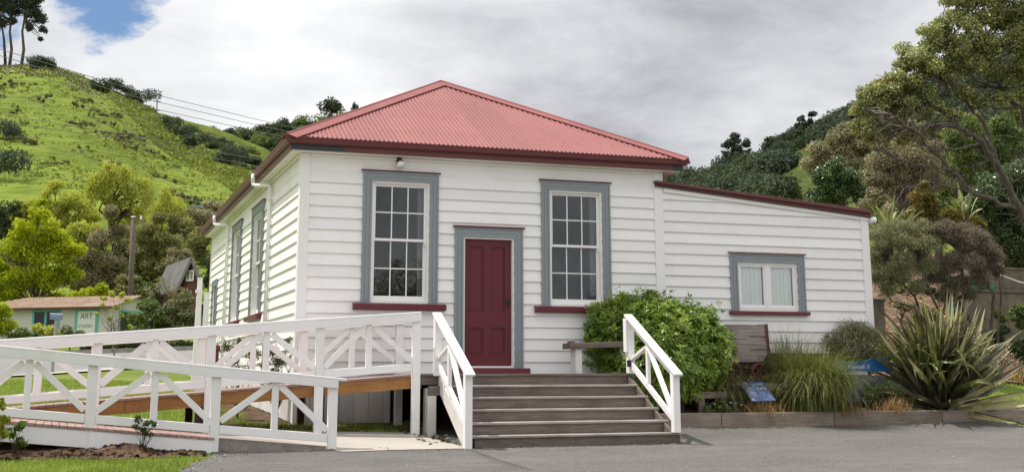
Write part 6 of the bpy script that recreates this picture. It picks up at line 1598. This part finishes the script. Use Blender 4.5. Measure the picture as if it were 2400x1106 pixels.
hilltree(1727, 410, [(1725, 318, 18), (1703, 330, 18), (1748, 328, 16), (1700, 350, 14), (1725, 345, 20), (1755, 348, 10)], 2600, 'broad round tree standing alone on the right skyline', 141)
hilltree(1808, 384, [(1808, 322, 16), (1828, 330, 14), (1840, 312, 10), (1855, 305, 10), (1800, 340, 14)], 1800, 'lower spreading tree right of the lone round one', 142)
hilltree(1895, 335, [(1880, 272, 12), (1905, 262, 12), (1900, 280, 14), (1868, 285, 8), (1925, 280, 12)], 1700, 'open branched tree highest on the right skyline', 143)

# right: bank trees
veg('bushy_tree', 1965, 620, 78, 'grey brown twiggy tree behind the lean-to roof', 'tree', [(1960, 320, 34), (1920, 345, 32), (2000, 330, 36), (1950, 370, 40), (1900, 385, 28), (2005, 380, 40), (1940, 410, 40), (2040, 350, 34), (1980, 300, 20)], 9000, 2.3, L_PALE, 151, trunk_r=.3, fork=4.5, limbs=24, sub=7, subr=.45, hollow=.35)
veg('bushy_tree', 1955, 600, 62, 'glossy dark green round tree behind the lean-to roof', 'tree', [(1960, 385, 30), (1925, 415, 32), (1990, 410, 32), (1955, 430, 40), (1915, 455, 30), (2000, 450, 36), (1960, 470, 36), (1895, 480, 18), (2030, 470, 24)], 8500, 2.5, L_GLOSSY, 152, trunk_r=.2, fork=2.5, limbs=12, sub=7, subr=.45, hollow=.4)
veg('bushy_tree', 2290, 640, 41, 'dark leafy tree at the right edge behind the big flowering tree', 'tree', [(2330, 440, 50), (2390, 420, 60), (2370, 500, 55), (2310, 500, 40), (2400, 560, 50), (2345, 560, 40), (2420, 480, 60), (2280, 470, 30), (2385, 610, 34), (2300, 560, 25)], 15000, 2.6, L_GLOSSY, 153, trunk_r=.14, fork=1.5, limbs=12, sub=7, subr=.5, hollow=.3)
veg('bushy_tree', 2260, 620, 52, 'sunlit mid green tree seen through the branches', 'tree', [(2300, 330, 40), (2260, 360, 36), (2330, 370, 40), (2290, 410, 34), (2350, 300, 36), (2390, 330, 40), (2240, 400, 28), (2230, 330, 26), (2270, 290, 24)], 8500, 2.5, L_MID, 154, trunk_r=.16, fork=2, limbs=10, sub=6, subr=.5, hollow=.3)
veg('twiggy_tree', 2110, 600, 44, 'brown twiggy thicket under the big flowering tree', 'tree', [(2070, 380, 34), (2120, 370, 40), (2170, 390, 40), (2100, 420, 40), (2150, 430, 36), (2050, 420, 30), (2200, 420, 30), (2060, 340, 26), (2190, 350, 30)], 8500, 2.2, L_TANGLE, 155, trunk_r=.12, fork=2.5, limbs=34, twigs=2, sub=6, subr=.5, hollow=.2, bark=PALEBARK)
veg('golden_conifer', 2160, 640, 38, 'golden orange conifer shrub above the wiry bush', 'shrub', [(2165, 440, 18), (2150, 460, 22), (2180, 470, 24), (2160, 495, 28), (2140, 510, 22), (2190, 505, 22), (2165, 530, 24)], 5200, 2.0, L_GOLD, 156, trunk_r=.07, fork=.8, limbs=10, sub=7, subr=.45)
veg('golden_conifer', 2250, 640, 37, 'lower spreading olive conifer right of the golden one', 'shrub', [(2225, 500, 18), (2255, 510, 22), (2280, 520, 20), (2235, 525, 22), (2270, 540, 24), (2300, 530, 16)], 4200, 2.0, L_GOLD, 157, trunk_r=.07, fork=.8, limbs=10, sub=7, subr=.45)
# the big flowering tree with its explicit limbs
PD = 32.0
pbx = at(2462, 700, PD+.5); pbx.z = gz(pbx.x, pbx.y)
blobs = [(2080, 320, 24), (2130, 325, 24), (2180, 300, 24), (2230, 270, 26), (2290, 240, 26), (2350, 230, 26), (2250, 215, 30), (2028, 300, 36), (2018, 255, 26), (2050, 230, 40), (2045, 285, 30), (2090, 195, 42), (2082, 245, 34), (2130, 135, 44), (2130, 190, 40), (2180, 90, 44), (2180, 150, 44), (2232, 50, 46), (2230, 110, 46), (2300, 25, 54), (2290, 90, 50), (2370, 30, 60), (2360, 100, 50),
         (2120, 245, 34), (2165, 215, 36), (2150, 265, 30), (2225, 165, 36), (2280, 150, 34), (2340, 155, 40), (2395, 165, 40), (2050, 325, 22), (2105, 290, 24), (2400, 90, 60), (2460, 60, 80), (2470, 150, 70), (2240, -10, 40), (2330, -30, 60), (2440, -40, 70), (2400, 220, 30), (2190, 250, 22)]
rng = np.random.default_rng(161)
cl = px_clumps(pbx, blobs, PD, rng, 1.5, 9, .50)
big = tree('flowering_tree', pbx, 'large spreading evergreen tree with olive leaf, red bloom and pale limbs at the right edge', 'tree', cl, 120000, .072, L_POHU, trunk_r=0, seed=161, hollow=.35, aspect=.55)
def PL(*pts): return [tuple(at(x, y, PD+dz)-pbx) for x, y, dz in pts]
m = MB()
def limbpoly(pts, r0, r1, n=8):
    P = [Vector(p) for p in pts]; Q = []
    for i in range(len(P)-1):
        for k in range(5):
            t = k/5; q = P[i].lerp(P[i+1], t); Q.append(q+Vector((rng.normal(), rng.normal(), rng.normal()))*.03)
    Q.append(P[-1]); m.tube(Q, [r0+(r1-r0)*i/(len(Q)-1) for i in range(len(Q))], n)
    return Q
ends = []
for pts, r0, r1 in (
    ([(2470, 720, .5), (2425, 570, .3), (2388, 490, .1), (2345, 400, 0), (2300, 335, -.2), (2250, 300, -.4), (2190, 293, -.6), (2120, 300, -.8)], .20, .045),
    ([(2345, 400, 0), (2310, 300, .3), (2265, 240, .5), (2220, 200, .6), (2180, 160, .7)], .10, .035),
    ([(2388, 490, .1), (2290, 455, -.4), (2230, 400, -.6), (2180, 345, -.7), (2150, 310, -.9), (2090, 270, -1)], .11, .035),
    ([(2470, 720, .5), (2440, 480, .8), (2410, 330, .9), (2395, 255, .8), (2350, 210, .7), (2320, 165, .8), (2300, 100, .9)], .19, .05),
    ([(2395, 255, .8), (2330, 250, .2), (2280, 220, -.1), (2240, 210, -.2), (2200, 190, -.3)], .08, .03),
    ([(2350, 210, .7), (2290, 190, .4), (2250, 150, .2), (2210, 110, 0)], .07, .03),
    ([(2410, 330, .9), (2440, 250, 1.2), (2450, 150, 1.2), (2430, 60, 1.0)], .1, .04),
    ([(2250, 300, -.4), (2200, 260, 0), (2150, 230, .2), (2110, 200, .3)], .06, .025),
    ([(2230, 400, -.6), (2160, 385, -1), (2100, 370, -1.2), (2060, 340, -1.2)], .06, .02),
    ([(2290, 455, -.4), (2240, 440, -1), (2180, 430, -1.4), (2120, 440, -1.5)], .05, .018),
    ([(2300, 335, -.2), (2260, 345, -1), (2200, 350, -1.2), (2150, 345, -1.3)], .05, .018)):
    Q = limbpoly(PL(*pts), r0*.62, r1*.62); ends += Q[8:]
carr = np.array(cl)[:, :3]
for c in carr[::2]:
    d_ = [(Vector(c)-e).length for e in ends]; e = ends[int(np.argmin(d_))]
    limb(m, e, c, .028, .008, rng, .12, 4, 5)
for _ in range(420):
    e = ends[rng.integers(len(ends))]; dd = Vector(unit(rng.normal(size=3)))*rng.uniform(.3, .9); limb(m, e, e+dd, .014, .004, rng, .15, 3, 4)
o = m.build('trunk', LIMBBARK, None, 0, True, origin=(0, 0, 0)); o.parent = big

# wiry bush (two tones) in front of the bank, with crooked stems
MD = 26.5
def wiry(label, base_px, blobs, n, mat, sd, stems):
    b = at(base_px[0], base_px[1], MD); b.z = gz(b.x, b.y); rng = np.random.default_rng(sd)
    cl = px_clumps(b, blobs, MD, rng, 1.2, 9, .62)
    t = tree('wiry_bush', b, label, 'bush', cl, int(n*4.6), .040, mat, trunk_r=0, seed=sd, aspect=.27, hollow=.15, nmix=.2)
    m = MB(); ends = []
    for pts, r0 in stems:
        P = [Vector(at(x, y, MD+dz)-b) for x, y, dz in pts]; P[0].z = min(P[0].z, -.05); Q = []
        for i in range(len(P)-1):
            for k in range(4): Q.append(P[i].lerp(P[i+1], k/4)+Vector((rng.normal(), rng.normal(), rng.normal()))*.02)
        Q.append(P[-1]); m.tube(Q, [r0*(1-.75*i/(len(Q)-1)) for i in range(len(Q))], 7); ends += Q[len(Q)//2:]
    for c in np.array(cl)[:, :3]:
        e = min(ends, key=lambda q: (Vector(c)-q).length); limb(m, e, c, .018, .004, rng, .15, 4, 4)
        for _ in range(3): limb(m, Vector(c), Vector(c)+Vector(unit(rng.normal(size=3)))*.28, .006, .002, rng, .1, 2, 3)
    o = m.build('trunk', BARK, None, 0, True, origin=(0, 0, 0)); o.parent = t
    return t
wiry('broad wiry grey green bush beside the lean-to corner', (2190, 830), [(2075, 535, 26), (2120, 535, 28), (2165, 535, 28), (2050, 545, 20), (2060, 570, 34), (2105, 560, 36), (2150, 565, 40), (2070, 620, 36), (2120, 610, 40), (2170, 615, 36), (2060, 650, 28), (2200, 570, 30), (2110, 650, 28), (2080, 680, 22), (2150, 665, 26), (2045, 640, 18), (2050, 600, 20), (2085, 540, 20)], 17000, L_MANUKA, 171,
     [([(2200, 830, 0), (2170, 740, .1), (2130, 680, .1), (2080, 630, 0)], .045), ([(2190, 830, 0), (2200, 730, -.2), (2170, 660, -.2), (2150, 610, 0)], .04), ([(2205, 830, .2), (2140, 715, .4), (2090, 705, .5), (2060, 660, .4)], .03)])
wiry('brown wiry bush with crooked bare stems beside the green one', (2300, 880), [(2215, 535, 26), (2255, 535, 26), (2295, 550, 24), (2335, 600, 22), (2230, 550, 34), (2270, 560, 36), (2310, 580, 30), (2220, 610, 38), (2265, 620, 40), (2310, 620, 30), (2200, 650, 30), (2250, 665, 30), (2340, 640, 18), (2300, 655, 22), (2215, 690, 24), (2270, 690, 18), (2180, 540, 22)], 15000, L_MANUKA_B, 172,
     [([(2305, 880, 0), (2290, 780, .1), (2250, 715, .1), (2215, 660, 0)], .075), ([(2330, 870, .1), (2322, 780, 0), (2330, 690, -.1), (2300, 630, -.1)], .06), ([(2290, 870, -.2), (2240, 740, -.3), (2250, 660, -.2), (2260, 600, -.1)], .045), ([(2322, 780, 0), (2345, 700, .1), (2340, 640, .1)], .03)])

# flax plants
fb = Vector((11.15, -.92, .30))
flax('flax_plant', fb, 'big spiky bronze green flax spilling over the sleeper edging', 560, 1.95, .060, [L_FLAX, L_FLAXB, L_FLAX, L_FLAXP, L_FLAXB, L_FLAX], 181, 1.10, upright=.22, nvar=24)
b = at(2085, 575, 32); flax('flax_plant', b, 'green flax clump above the end of the lean-to roof', 46, 1.35, .05, [L_FLAXG, L_FLAXG, L_FLAXP], 182, .7, nvar=9)
b = at(2258, 520, 37); flax('flax_plant', b, 'smaller flax behind the golden conifer', 30, 1.25, .05, [L_FLAXG, L_FLAXP], 183, .6, nvar=8)
b = at(2395, 800, 30); b.z = gz(b.x, b.y); flax('flax_plant', b, 'dark flax at the right edge below the retaining wall', 40, 1.1, .045, [L_FLAXG, L_FLAX], 184, 1.0, nvar=8)
veg('leafy_plant', 2392, 770, 32, 'bright green leafy plant against the retaining wall', 'plant', [(2390, 725, 16), (2375, 740, 14), (2405, 735, 18), (2395, 755, 16)], 900, 3.0, L_MID, 185, trunk_r=.02, fork=.2, limbs=6, sub=4)
for i, (x, y, s, d) in enumerate(((2110, 790, .6, 27), (2150, 770, .7, 28), (2190, 800, .6, 27), (2240, 770, .6, 29), (2360, 840, .6, 28.5), (2270, 800, .5, 28))):
    b = at(x, y, d); b.z = gz(b.x, b.y)
    grass_clump('bank_tuft', b, 'dry straw coloured tuft on the bark bank', 220, s, .012, (STRAW, L_TUSS)[i % 2], 190+i, 1.2, droop=1.2, radius=.18, group='dry tufts on the bark bank')

for i, (px, py, d, blobs, mt, n, lab) in enumerate([
    (2345, 830, 30.5, [(2335, 790, 16), (2355, 775, 16), (2345, 810, 14)], L_DARK, 1500, 'dark shrub on the bank below the wall'), (2385, 850, 30, [(2380, 815, 16), (2400, 800, 18), (2395, 830, 16)], L_GLOSSY, 1500, 'glossy dark shrub at the right edge of the bank'),
    (2250, 770, 31, [(2240, 745, 13), (2260, 740, 12), (2250, 755, 12)], L_MID, 1000, 'green weedy shrub below the tanks'), (2170, 760, 29.5, [(2165, 735, 14), (2185, 740, 13), (2150, 745, 11)], L_HEBE, 1100, 'olive shrub on the bank behind the flax tips'),
    (2110, 740, 30, [(2105, 715, 13), (2125, 720, 12)], L_TANGLE, 900, 'dry brown shrub on the bank nearest the lean-to'), (2290, 830, 29.5, [(2285, 805, 12), (2305, 800, 12)], L_HEBE, 900, 'low olive shrub at the foot of the crooked stems'),
    (2215, 700, 33, [(2200, 690, 16), (2225, 680, 18), (2180, 685, 14)], L_DARK, 1700, 'dark undergrowth beneath the brown wiry bush'), (2130, 690, 34, [(2110, 680, 18), (2140, 675, 18), (2080, 685, 14)], L_OLIVE, 1700, 'olive undergrowth beneath the green wiry bush'),
    (2340, 720, 33.2, [(2335, 735, 12), (2350, 748, 12)], L_MID, 800, 'green creeper at the foot of the wall')]):
    veg('bank_shrub', px, py, d, lab, 'shrub', blobs, n, 2.6, mt, 460+i, group='shrubs on the bark bank', trunk_r=.03, fork=.15, limbs=8, sub=5, subr=.55, hollow=.25)
rgb_ = np.random.default_rng(480); n = 2600; U_, V_ = rgb_.uniform(0, 1, n), rgb_.uniform(0, .55, n); X, Y = warp_bank(U_, V_); p = np.c_[X, Y, gza(np.c_[X, Y])+.075]
v, f = leaf_quads(p, np.tile([0, 0, 1.], (n, 1)), .16, .45, .7, rgb_)
tag(reg(bpy.data.objects.new('leaf_litter', np_mesh('leaf_litter', v, f, STRAW, rgb_.uniform(0, 1, n))), None, (0, 0, 0)), 'dry fallen leaves strewn over the bark bank', 'leaf litter', kind='stuff')

# sedges, shrubs and cover in the garden bed
grass_clump('tussock', (8.55, -.98, .32), 'large weeping green tussock spilling over the edging', 3800, 1.20, .0085, L_TUSS, 201, .74, lean=(.08, -.50), droop=2.7, radius=.20)
grass_clump('tussock', (8.25, -.62, .34), 'taller dark tussock rising behind the weeping one', 1100, 1.32, .008, L_TUSSD, 202, .65, droop=1.0, radius=.16)
grass_clump('tussock', (7.02, -.78, .33), 'dark drooping sedge beside the information panel', 700, .95, .009, L_TUSSD, 203, 1.0, lean=(.1, -.4), droop=2.4, radius=.12)
grass_clump('tussock', (7.75, -.75, .33), 'short dry sedge right of the trolley wheels', 420, .62, .007, L_TUSSD, 204, .9, droop=1.6, radius=.12)
flax('flax_plant', Vector((8.02, -.5, .62)), 'single dark sword leafed plant beside the trolley', 3, .88, .05, [L_DARK], 205, .12, nvar=3, upright=.15)
for i, (x, y, z, s, lab) in enumerate(((7.42, -1.1, .34, .30, 'pale straw tuft under the information panel'), (9.95, -1.08, .34, .34, 'straw mound between the tussock and the big flax'), (8.95, -1.15, .33, .22, 'small straw tuft at the edging'))):
    grass_clump('straw_tuft', (x, y, z-.06), lab, 520, s, .006, STRAW, 210+i, 1.7, droop=1.6, radius=.16)
def bush(name, base, label, rad, nleaf, leaf, mat, sd, aspect=.45, ncl=26, cz=None, cr=(.34, .5), hollow=.4, trunk=.03, shell=.6, zlo=-.8):
    rng = np.random.default_rng(sd); cz = rad[2] if cz is None else cz
    cl = [(a, b, c+cz, d, e, f_) for a, b, c, d, e, f_ in rand_clumps(ncl, rad, rng, cr, zlo, shell)]
    return tree(name, Vector(base), label, 'bush', cl, nleaf, leaf, mat, seed=sd, aspect=aspect, hollow=hollow, trunk_r=trunk, fork=cz*.3, limbs=14)
bush('clipped_shrub', (9.86, -.22, .85), 'rounded grey green shrub above the blue name sign', (.72, .45, .46), 15000, .042, L_HEBE, 221, .28, 60, .58, (.3, .45))
bush('low_shrub', (10.0, -.72, .33), 'dark low shrub below the blue name sign', (.55, .32, .26), 4200, .04, L_DARK, 222, .4, 22, .24)
bush('low_shrub', (6.65, -1.02, .33), 'small dark green herb with white flowers behind the edging', (.34, .16, .12), 1500, .045, L_MID, 223, .5, 14, .10, trunk=.012)
fm = MB(); rgf = np.random.default_rng(5)
for _ in range(9):
    x, y, z = 6.65+rgf.uniform(-.32, .42), -1.06+rgf.uniform(-.08, .08), .42+rgf.uniform(0, .12); fm.tube([(x, y, z), (x+.004, y, z+.012)], [.016, .010], 7)
fo = fm.build('flower', SIGNWHITE); fo.parent = bpy.data.objects['low_shrub.001']; fo.location = Vector(fo.location)-wl(bpy.data.objects['low_shrub.001'])

# the glossy leafy bush: whorls of leaves at shoot tips
def whorl_bush(name, base, label, lobes, n_whorl, leaf, mat, sd):
    rng = np.random.default_rng(sd); t = thing(name, base, label, 'bush'); b = np.array(base)
    lb = np.array([(x-b[0], y-b[1], z-b[2], rx, ry, rz) for x, y, z, rx, ry, rz in lobes])
    p, d, k = clump_cloud(lb, n_whorl, rng, .62); st = rng.uniform(0, 1, n_whorl) < .10; p = p+d/np.linalg.norm(d, axis=1, keepdims=True)*(st*rng.uniform(.03, .17, n_whorl))[:, None]; n = unit(unit(d)+np.array([0, -.15, .55])+rng.normal(size=(n_whorl, 3))*.3)
    V = []; Rn = []; r0 = rng.uniform(0, 1, n_whorl)
    hgt = (p[:, 2]-p[:, 2].min())/(np.ptp(p[:, 2]))
    a0 = unit(np.cross(n, rng.normal(size=(n_whorl, 3)))); a1 = np.cross(n, a0); m_ = 8
    for j in range(m_):
        t_ = 2*PI*j/m_+rng.uniform(-.3, .3, n_whorl); s = (leaf*rng.uniform(.6, 1.25, n_whorl))[:, None]
        out = a0*np.cos(t_)[:, None]+a1*np.sin(t_)[:, None]; rise = rng.uniform(-.15, .9, n_whorl)[:, None]
        ax = unit(out+n*rise); sd_ = np.cross(ax, n); sd_ = unit(sd_)
        q0 = p+ax*s*.12; up_ = np.cross(sd_, ax)
        V.append(np.stack([q0, q0+ax*s*.55+sd_*s*.19+up_*s*.05, q0+ax*s, q0+ax*s*.55-sd_*s*.19+up_*s*.05], 1)); Rn.append(np.clip(r0*.6+.4*rng.uniform(0, 1, n_whorl), 0, 1))
    v = np.concatenate(V).reshape(-1, 3); f = np.arange(len(v)).reshape(-1, 4)
    child_mesh('crown', np_mesh('crown', v, f, mat, np.concatenate(Rn)), t)
    m = MB()
    for l_ in lb[:, :3]: limb(m, (rng.normal()*.1, rng.normal()*.05, -.1), l_, .022, .008, rng, .1, 4, 6)
    for i in rng.choice(n_whorl, 260, replace=False): limb(m, lb[k[i], :3], p[i], .008, .003, rng, .08, 3, 4)
    o = m.build('trunk', BARK, None, 0, True, origin=(0, 0, 0)); o.parent = t; return t
whorl_bush('leafy_bush', (6.0, -.7, .35), 'big glossy light green leafy bush between the steps and the trolley',
           [(5.95, -.75, 1.55, .62, .45, .50), (6.5, -.72, 1.40, .56, .42, .44), (5.4, -.52, 1.72, .48, .36, .40), (5.05, -.32, 1.66, .34, .24, .36), (6.86, -.66, 1.32, .28, .30, .34), (6.0, -.85, 1.08, .62, .42, .40), (5.5, -.8, 1.05, .46, .4, .46), (6.45, -.78, 1.02, .40, .36, .34),
            (5.95, -.6, 1.92, .46, .36, .26), (5.1, -.42, 1.26, .34, .28, .34), (6.5, -.6, 1.80, .32, .3, .24), (5.7, -.85, .72, .42, .32, .26), (6.05, -.85, .72, .36, .3, .22), (6.80, -.6, 1.80, .10, .12, .22), (5.35, -.45, 2.08, .26, .22, .14), (4.95, -.24, 1.96, .18, .14, .13), (4.84, -.28, 1.42, .14, .14, .2), (5.0, -.4, .98, .16, .16, .2), (5.75, -.5, 2.16, .14, .14, .12)],
           6400, .085, L_BUSH, 231)
# roses behind the ramp by the hall corner
for i, (px, Y, blobs, lab) in enumerate(((560, 1.1, [(530, 815, 16), (560, 800, 14), (590, 830, 16), (545, 850, 16), (520, 870, 14), (570, 870, 18), (545, 925, 14), (570, 950, 12)], 'straggly rose bush behind the ramp rails'), (650, .6, [(640, 820, 14), (670, 800, 10), (655, 845, 14), (690, 835, 10), (620, 850, 12), (640, 875, 14)], 'rose bush nearest the corner of the hall'))):
    q = atY(px, 930, Y); d = (q-CAMP).dot(FW)
    veg('rose_bush', px, 930, d, lab, 'bush', blobs, 900, 2.0, L_ROSE, 240+i, trunk_r=.022, fork=.2, limbs=22, sub=4, subr=.85, hollow=.0, twigs=3, aspect=.6, group='roses by the hall corner')
# small plants along the soil bed
def soilplant(name, px, py, Y, label, blobs, n, leafpx, mat, sd, **k):
    q = atY(px, py, Y); d = (q-CAMP).dot(FW); return veg(name, px, py, d, label, 'plant', blobs, n, leafpx, mat, sd, **k)
soilplant('young_shrub', 340, 1040, -3.30, 'young upright shrub planted in the dark soil bed', [(325, 985, 12), (345, 990, 10), (360, 995, 8), (335, 1010, 12), (350, 1018, 9), (318, 1000, 7)], 150, 5.0, L_GLOSSY, 251, trunk_r=.012, fork=.08, limbs=14, sub=3, subr=.6, hollow=.1, aspect=.3, depth_spread=.6)
soilplant('young_shrub', 35, 1050, -3.35, 'broad leafed seedling at the left end of the soil bed', [(40, 1005, 10), (52, 1000, 10), (28, 1025, 10), (45, 1030, 10), (20, 1010, 8), (55, 1040, 8)], 60, 8.0, L_MID, 252, trunk_r=.012, fork=.06, limbs=10, sub=2, subr=.6, hollow=.1, aspect=.4, depth_spread=.6)
soilplant('yellow_shrub', -10, 1040, -3.55, 'yellow green variegated shrub at the left edge', [(0, 945, 14), (-14, 970, 18), (8, 985, 12), (-4, 1005, 16), (8, 1015, 10), (-20, 1030, 20)], 420, 6.0, m_leaf('variegated_leaf', [(.12, .16, .02), (.34, .36, .03), (.50, .47, .06)], .45, .35, 4), 253, trunk_r=.015, fork=.1, limbs=10, sub=4, subr=.55, hollow=.2, depth_spread=.7)

# loose clods of soil
rng = np.random.default_rng(260); m = MB()
n = 900; X = rng.uniform(-5.2, -1.75, n); Y = rng.uniform(-3.62, -2.9, n)+np.where(X > -2.2, .12, 0); Zg = gza(np.c_[X, Y])+.03
v = []; f = []
for i in range(n):
    s = abs(rng.normal(0, .018))+.006; b0 = len(v)
    mound = .10*math.exp(-((X[i]+2.55)/.32)**2-((Y[i]+3.28)/.2)**2)+.05*math.exp(-((X[i]+3.2)/.5)**2-((Y[i]+3.3)/.2)**2)
    for q in unit(rng.normal(size=(6, 3))): v.append((X[i]+q[0]*s*1.3, Y[i]+q[1]*s*1.3, Zg[i]+mound+q[2]*s*.9))
    for a in range(4): f.append((b0+a, b0+a+1, b0+a+2))
    f.append((b0, b0+2, b0+5)); f.append((b0+1, b0+4, b0+3))
tag(reg(bpy.data.objects.new('soil_clods', np_mesh('soil_clods', v, np.array(f), SOIL)), None, (0, 0, 0)), 'loose clods heaped along the soil bed', 'soil', kind='stuff')
# mound of soil round the young shrub
v = []; f = []; nx, ny = 46, 20
for j in range(ny):
    for i in range(nx):
        x = -4.6+2.9*i/(nx-1); y = -3.62+.62*j/(ny-1)
        hgt = .11*math.exp(-((x+2.55)/.30)**2-((y+3.28)/.16)**2)+.055*math.exp(-((x+3.3)/.6)**2-((y+3.32)/.14)**2)
        v.append((x, y, gz(x, y)+.028+hgt+.03*mnoise.fractal((x*9, y*9, 2), 1, 2, 4)*(1 if hgt > .01 else .4)))
f = [(j*nx+i, j*nx+i+1, (j+1)*nx+i+1, (j+1)*nx+i) for j in range(ny-1) for i in range(nx-1)]
tag(reg(bpy.data.objects.new('soil_mound', np_mesh('soil_mound', v, np.array(f), SOIL, smooth=True)), None, (0, 0, 0)), 'heaped soil round the young shrub', 'soil', kind='structure')

# lawn blades near the camera side
def blades(name, n, xr, yr, keep, h, label, sd, lift=0.0):
    rng = np.random.default_rng(sd); X = rng.uniform(*xr, n); Y = rng.uniform(*yr, n); k = keep(X, Y); X, Y = X[k], Y[k]; n = len(X); Z = gza(np.c_[X, Y])+lift
    a = rng.uniform(0, 2*PI, n); hh = h*rng.uniform(.5, 1.4, n); w = .005+.006*rng.uniform(0, 1, n); ln = rng.normal(0, .45, (n, 2))*hh[:, None]
    b = np.c_[X, Y, Z]; s = np.c_[np.cos(a)*w, np.sin(a)*w, np.zeros(n)]
    v = np.stack([b-s, b+s, b+np.c_[ln, hh]], 1).reshape(-1, 3); f = np.arange(3*n).reshape(n, 3)
    o = bpy.data.objects.new(name, np_mesh(name, v, f, L_GRASSB, rng.uniform(0, 1, n))); reg(o, None, (0, 0, 0)); return tag(o, label, 'grass', kind='stuff')
lx_ = lambda Y: np.interp(Y, [-7.5, -5.6, -4.6, -3.9, -3.3], [-2.62, -2.2, -1.97, -1.74, -1.6])
blades('grass', 90000, (-6.5, -1.6), (-8.0, -3.62), lambda X, Y: (X < lx_(Y)+.05*np.sin(Y*9)) & (Y < -3.68+.10*np.sin(X*3.1)+np.where(X > -2.2, (X+2.2)*.35, 0)), .045, 'short sunny grass along the forecourt edge', 271)
blades('grass', 110000, (-14, -.35), (-1.3, 14), lambda X, Y: (X < -.5-.25*np.sin(Y*2)*.5), .05, 'mown lawn between the ramp and the road', 272)
blades('grass', 26000, (11.5, 18), (-1.1, 8), lambda X, Y: X > 12.6-.0*Y, .05, 'patch of lawn behind the flax on the right', 273)
blades('weeds', 4200, (-.9, 1.9), (-1.5, -.05), lambda X, Y: np.sin(X*5+Y*7) > -.2, .06, 'weeds in the bare earth under the porch', 274)
# fallen leaves and grit along the edging
rng = np.random.default_rng(281); n = 260; X = rng.uniform(5.0, 9.4, n); Y = -1.36-np.abs(rng.normal(0, .12, n)); p = np.c_[X, Y, gza(np.c_[X, Y])+.024]
v, f = leaf_quads(p, np.tile([0, 0, 1.], (n, 1)), .03, .6, .85, rng)
tag(reg(bpy.data.objects.new('leaf_litter', np_mesh('leaf_litter', v, f, STRAW, rng.uniform(0, 1, n))), None, (0, 0, 0)), 'dry leaf litter lying along the sleeper edging', 'leaf litter', kind='stuff')
# grit and chips along the seal's edges and below the bottom step
rng = np.random.default_rng(283); v = []; f = []
yy = rng.uniform(-7.6, -3.4, 620); xx = np.interp(yy, [-7.5, -5.6, -4.6, -3.9, -3.3], [-2.6, -2.18, -1.95, -1.72, -1.55])+np.abs(rng.normal(0, .16, 620))-.05
xb = rng.uniform(1.9, 4.9, 160); yb_ = -3.235-np.abs(rng.normal(0, .05, 160)); xc = rng.uniform(-1.4, 1.75, 190); yc = rng.normal(-3.30, .09, 190); xd = rng.uniform(5, 14.5, 320); yd = -1.36-np.abs(rng.normal(0, .14, 320)); xe = rng.uniform(-1.5, 14, 420); ye = rng.uniform(-9, -1.5, 420)
ok = ~((xe < 5) & (ye > -3.3)); X = np.r_[xx, xb, xc, xd, xe[ok]]; Y = np.r_[yy, yb_, yc, yd, ye[ok]]; Z = gza(np.c_[X, Y])+.02
for x, y, z in zip(X, Y, Z):
    s_ = abs(rng.normal(0, .006))+.005; b0 = len(v)
    for q in unit(rng.normal(size=(6, 3))): v.append((x+q[0]*s_*1.3, y+q[1]*s_*1.3, z+abs(q[2])*s_*.8))
    for a in range(4): f.append((b0+a, b0+a+1, b0+a+2))
    f += [(b0, b0+2, b0+5), (b0+1, b0+4, b0+3)]
tag(reg(bpy.data.objects.new('gravel', np_mesh('gravel', v, np.array(f), CONCPATH)), None, (0, 0, 0)), 'loose pale grit lying along the edges of the forecourt', 'gravel', kind='stuff')
# rubble under the steps
rng = np.random.default_rng(282); v = []; f = []
for i in range(60):
    x, y = rng.uniform(1.3, 1.9), rng.uniform(-2.9, -1.5); s = rng.uniform(.015, .05); z = gz(x, y)+.03; b0 = len(v)
    for q in unit(rng.normal(size=(8, 3))): v.append((x+q[0]*s, y+q[1]*s, z+q[2]*s*.7))
    for a in range(6): f.append((b0+a, b0+a+1, b0+a+2))
    f += [(b0, b0+3, b0+7), (b0+1, b0+5, b0+4)]
tag(reg(bpy.data.objects.new('rubble', np_mesh('rubble', v, np.array(f), CONCRETE)), None, (0, 0, 0)), 'small stones lying under the side of the steps', 'stones', kind='stuff')

# trees across the road behind the camera, seen only in the window panes
for i, (x, y, s) in enumerate(((11, -62, 1.25), (17, -64, 1.5), (22, -66, 1.3), (30, -66, .75), (36, -68, .8), (5, -66, 1.2))):
    rng = np.random.default_rng(300+i); cl = [(a, b, c+4.2*s, d, e, f_) for a, b, c, d, e, f_ in rand_clumps(16, (3.6*s, 3.2*s, 3.4*s), rng, (.4, .6), -.8, .4)]
    tree('street_tree', (x, y, gz(x, y)), 'tree standing across the forecourt, mirrored in the window panes', 'tree', cl, 4200, .5, (L_MID, L_OLIVE)[i % 2], trunk_r=.25, fork=2.4*s, seed=300+i, limbs=8, group='trees mirrored in the windows')

# every shape is placed; update before the renderer reads the scene
bpy.context.view_layer.update()
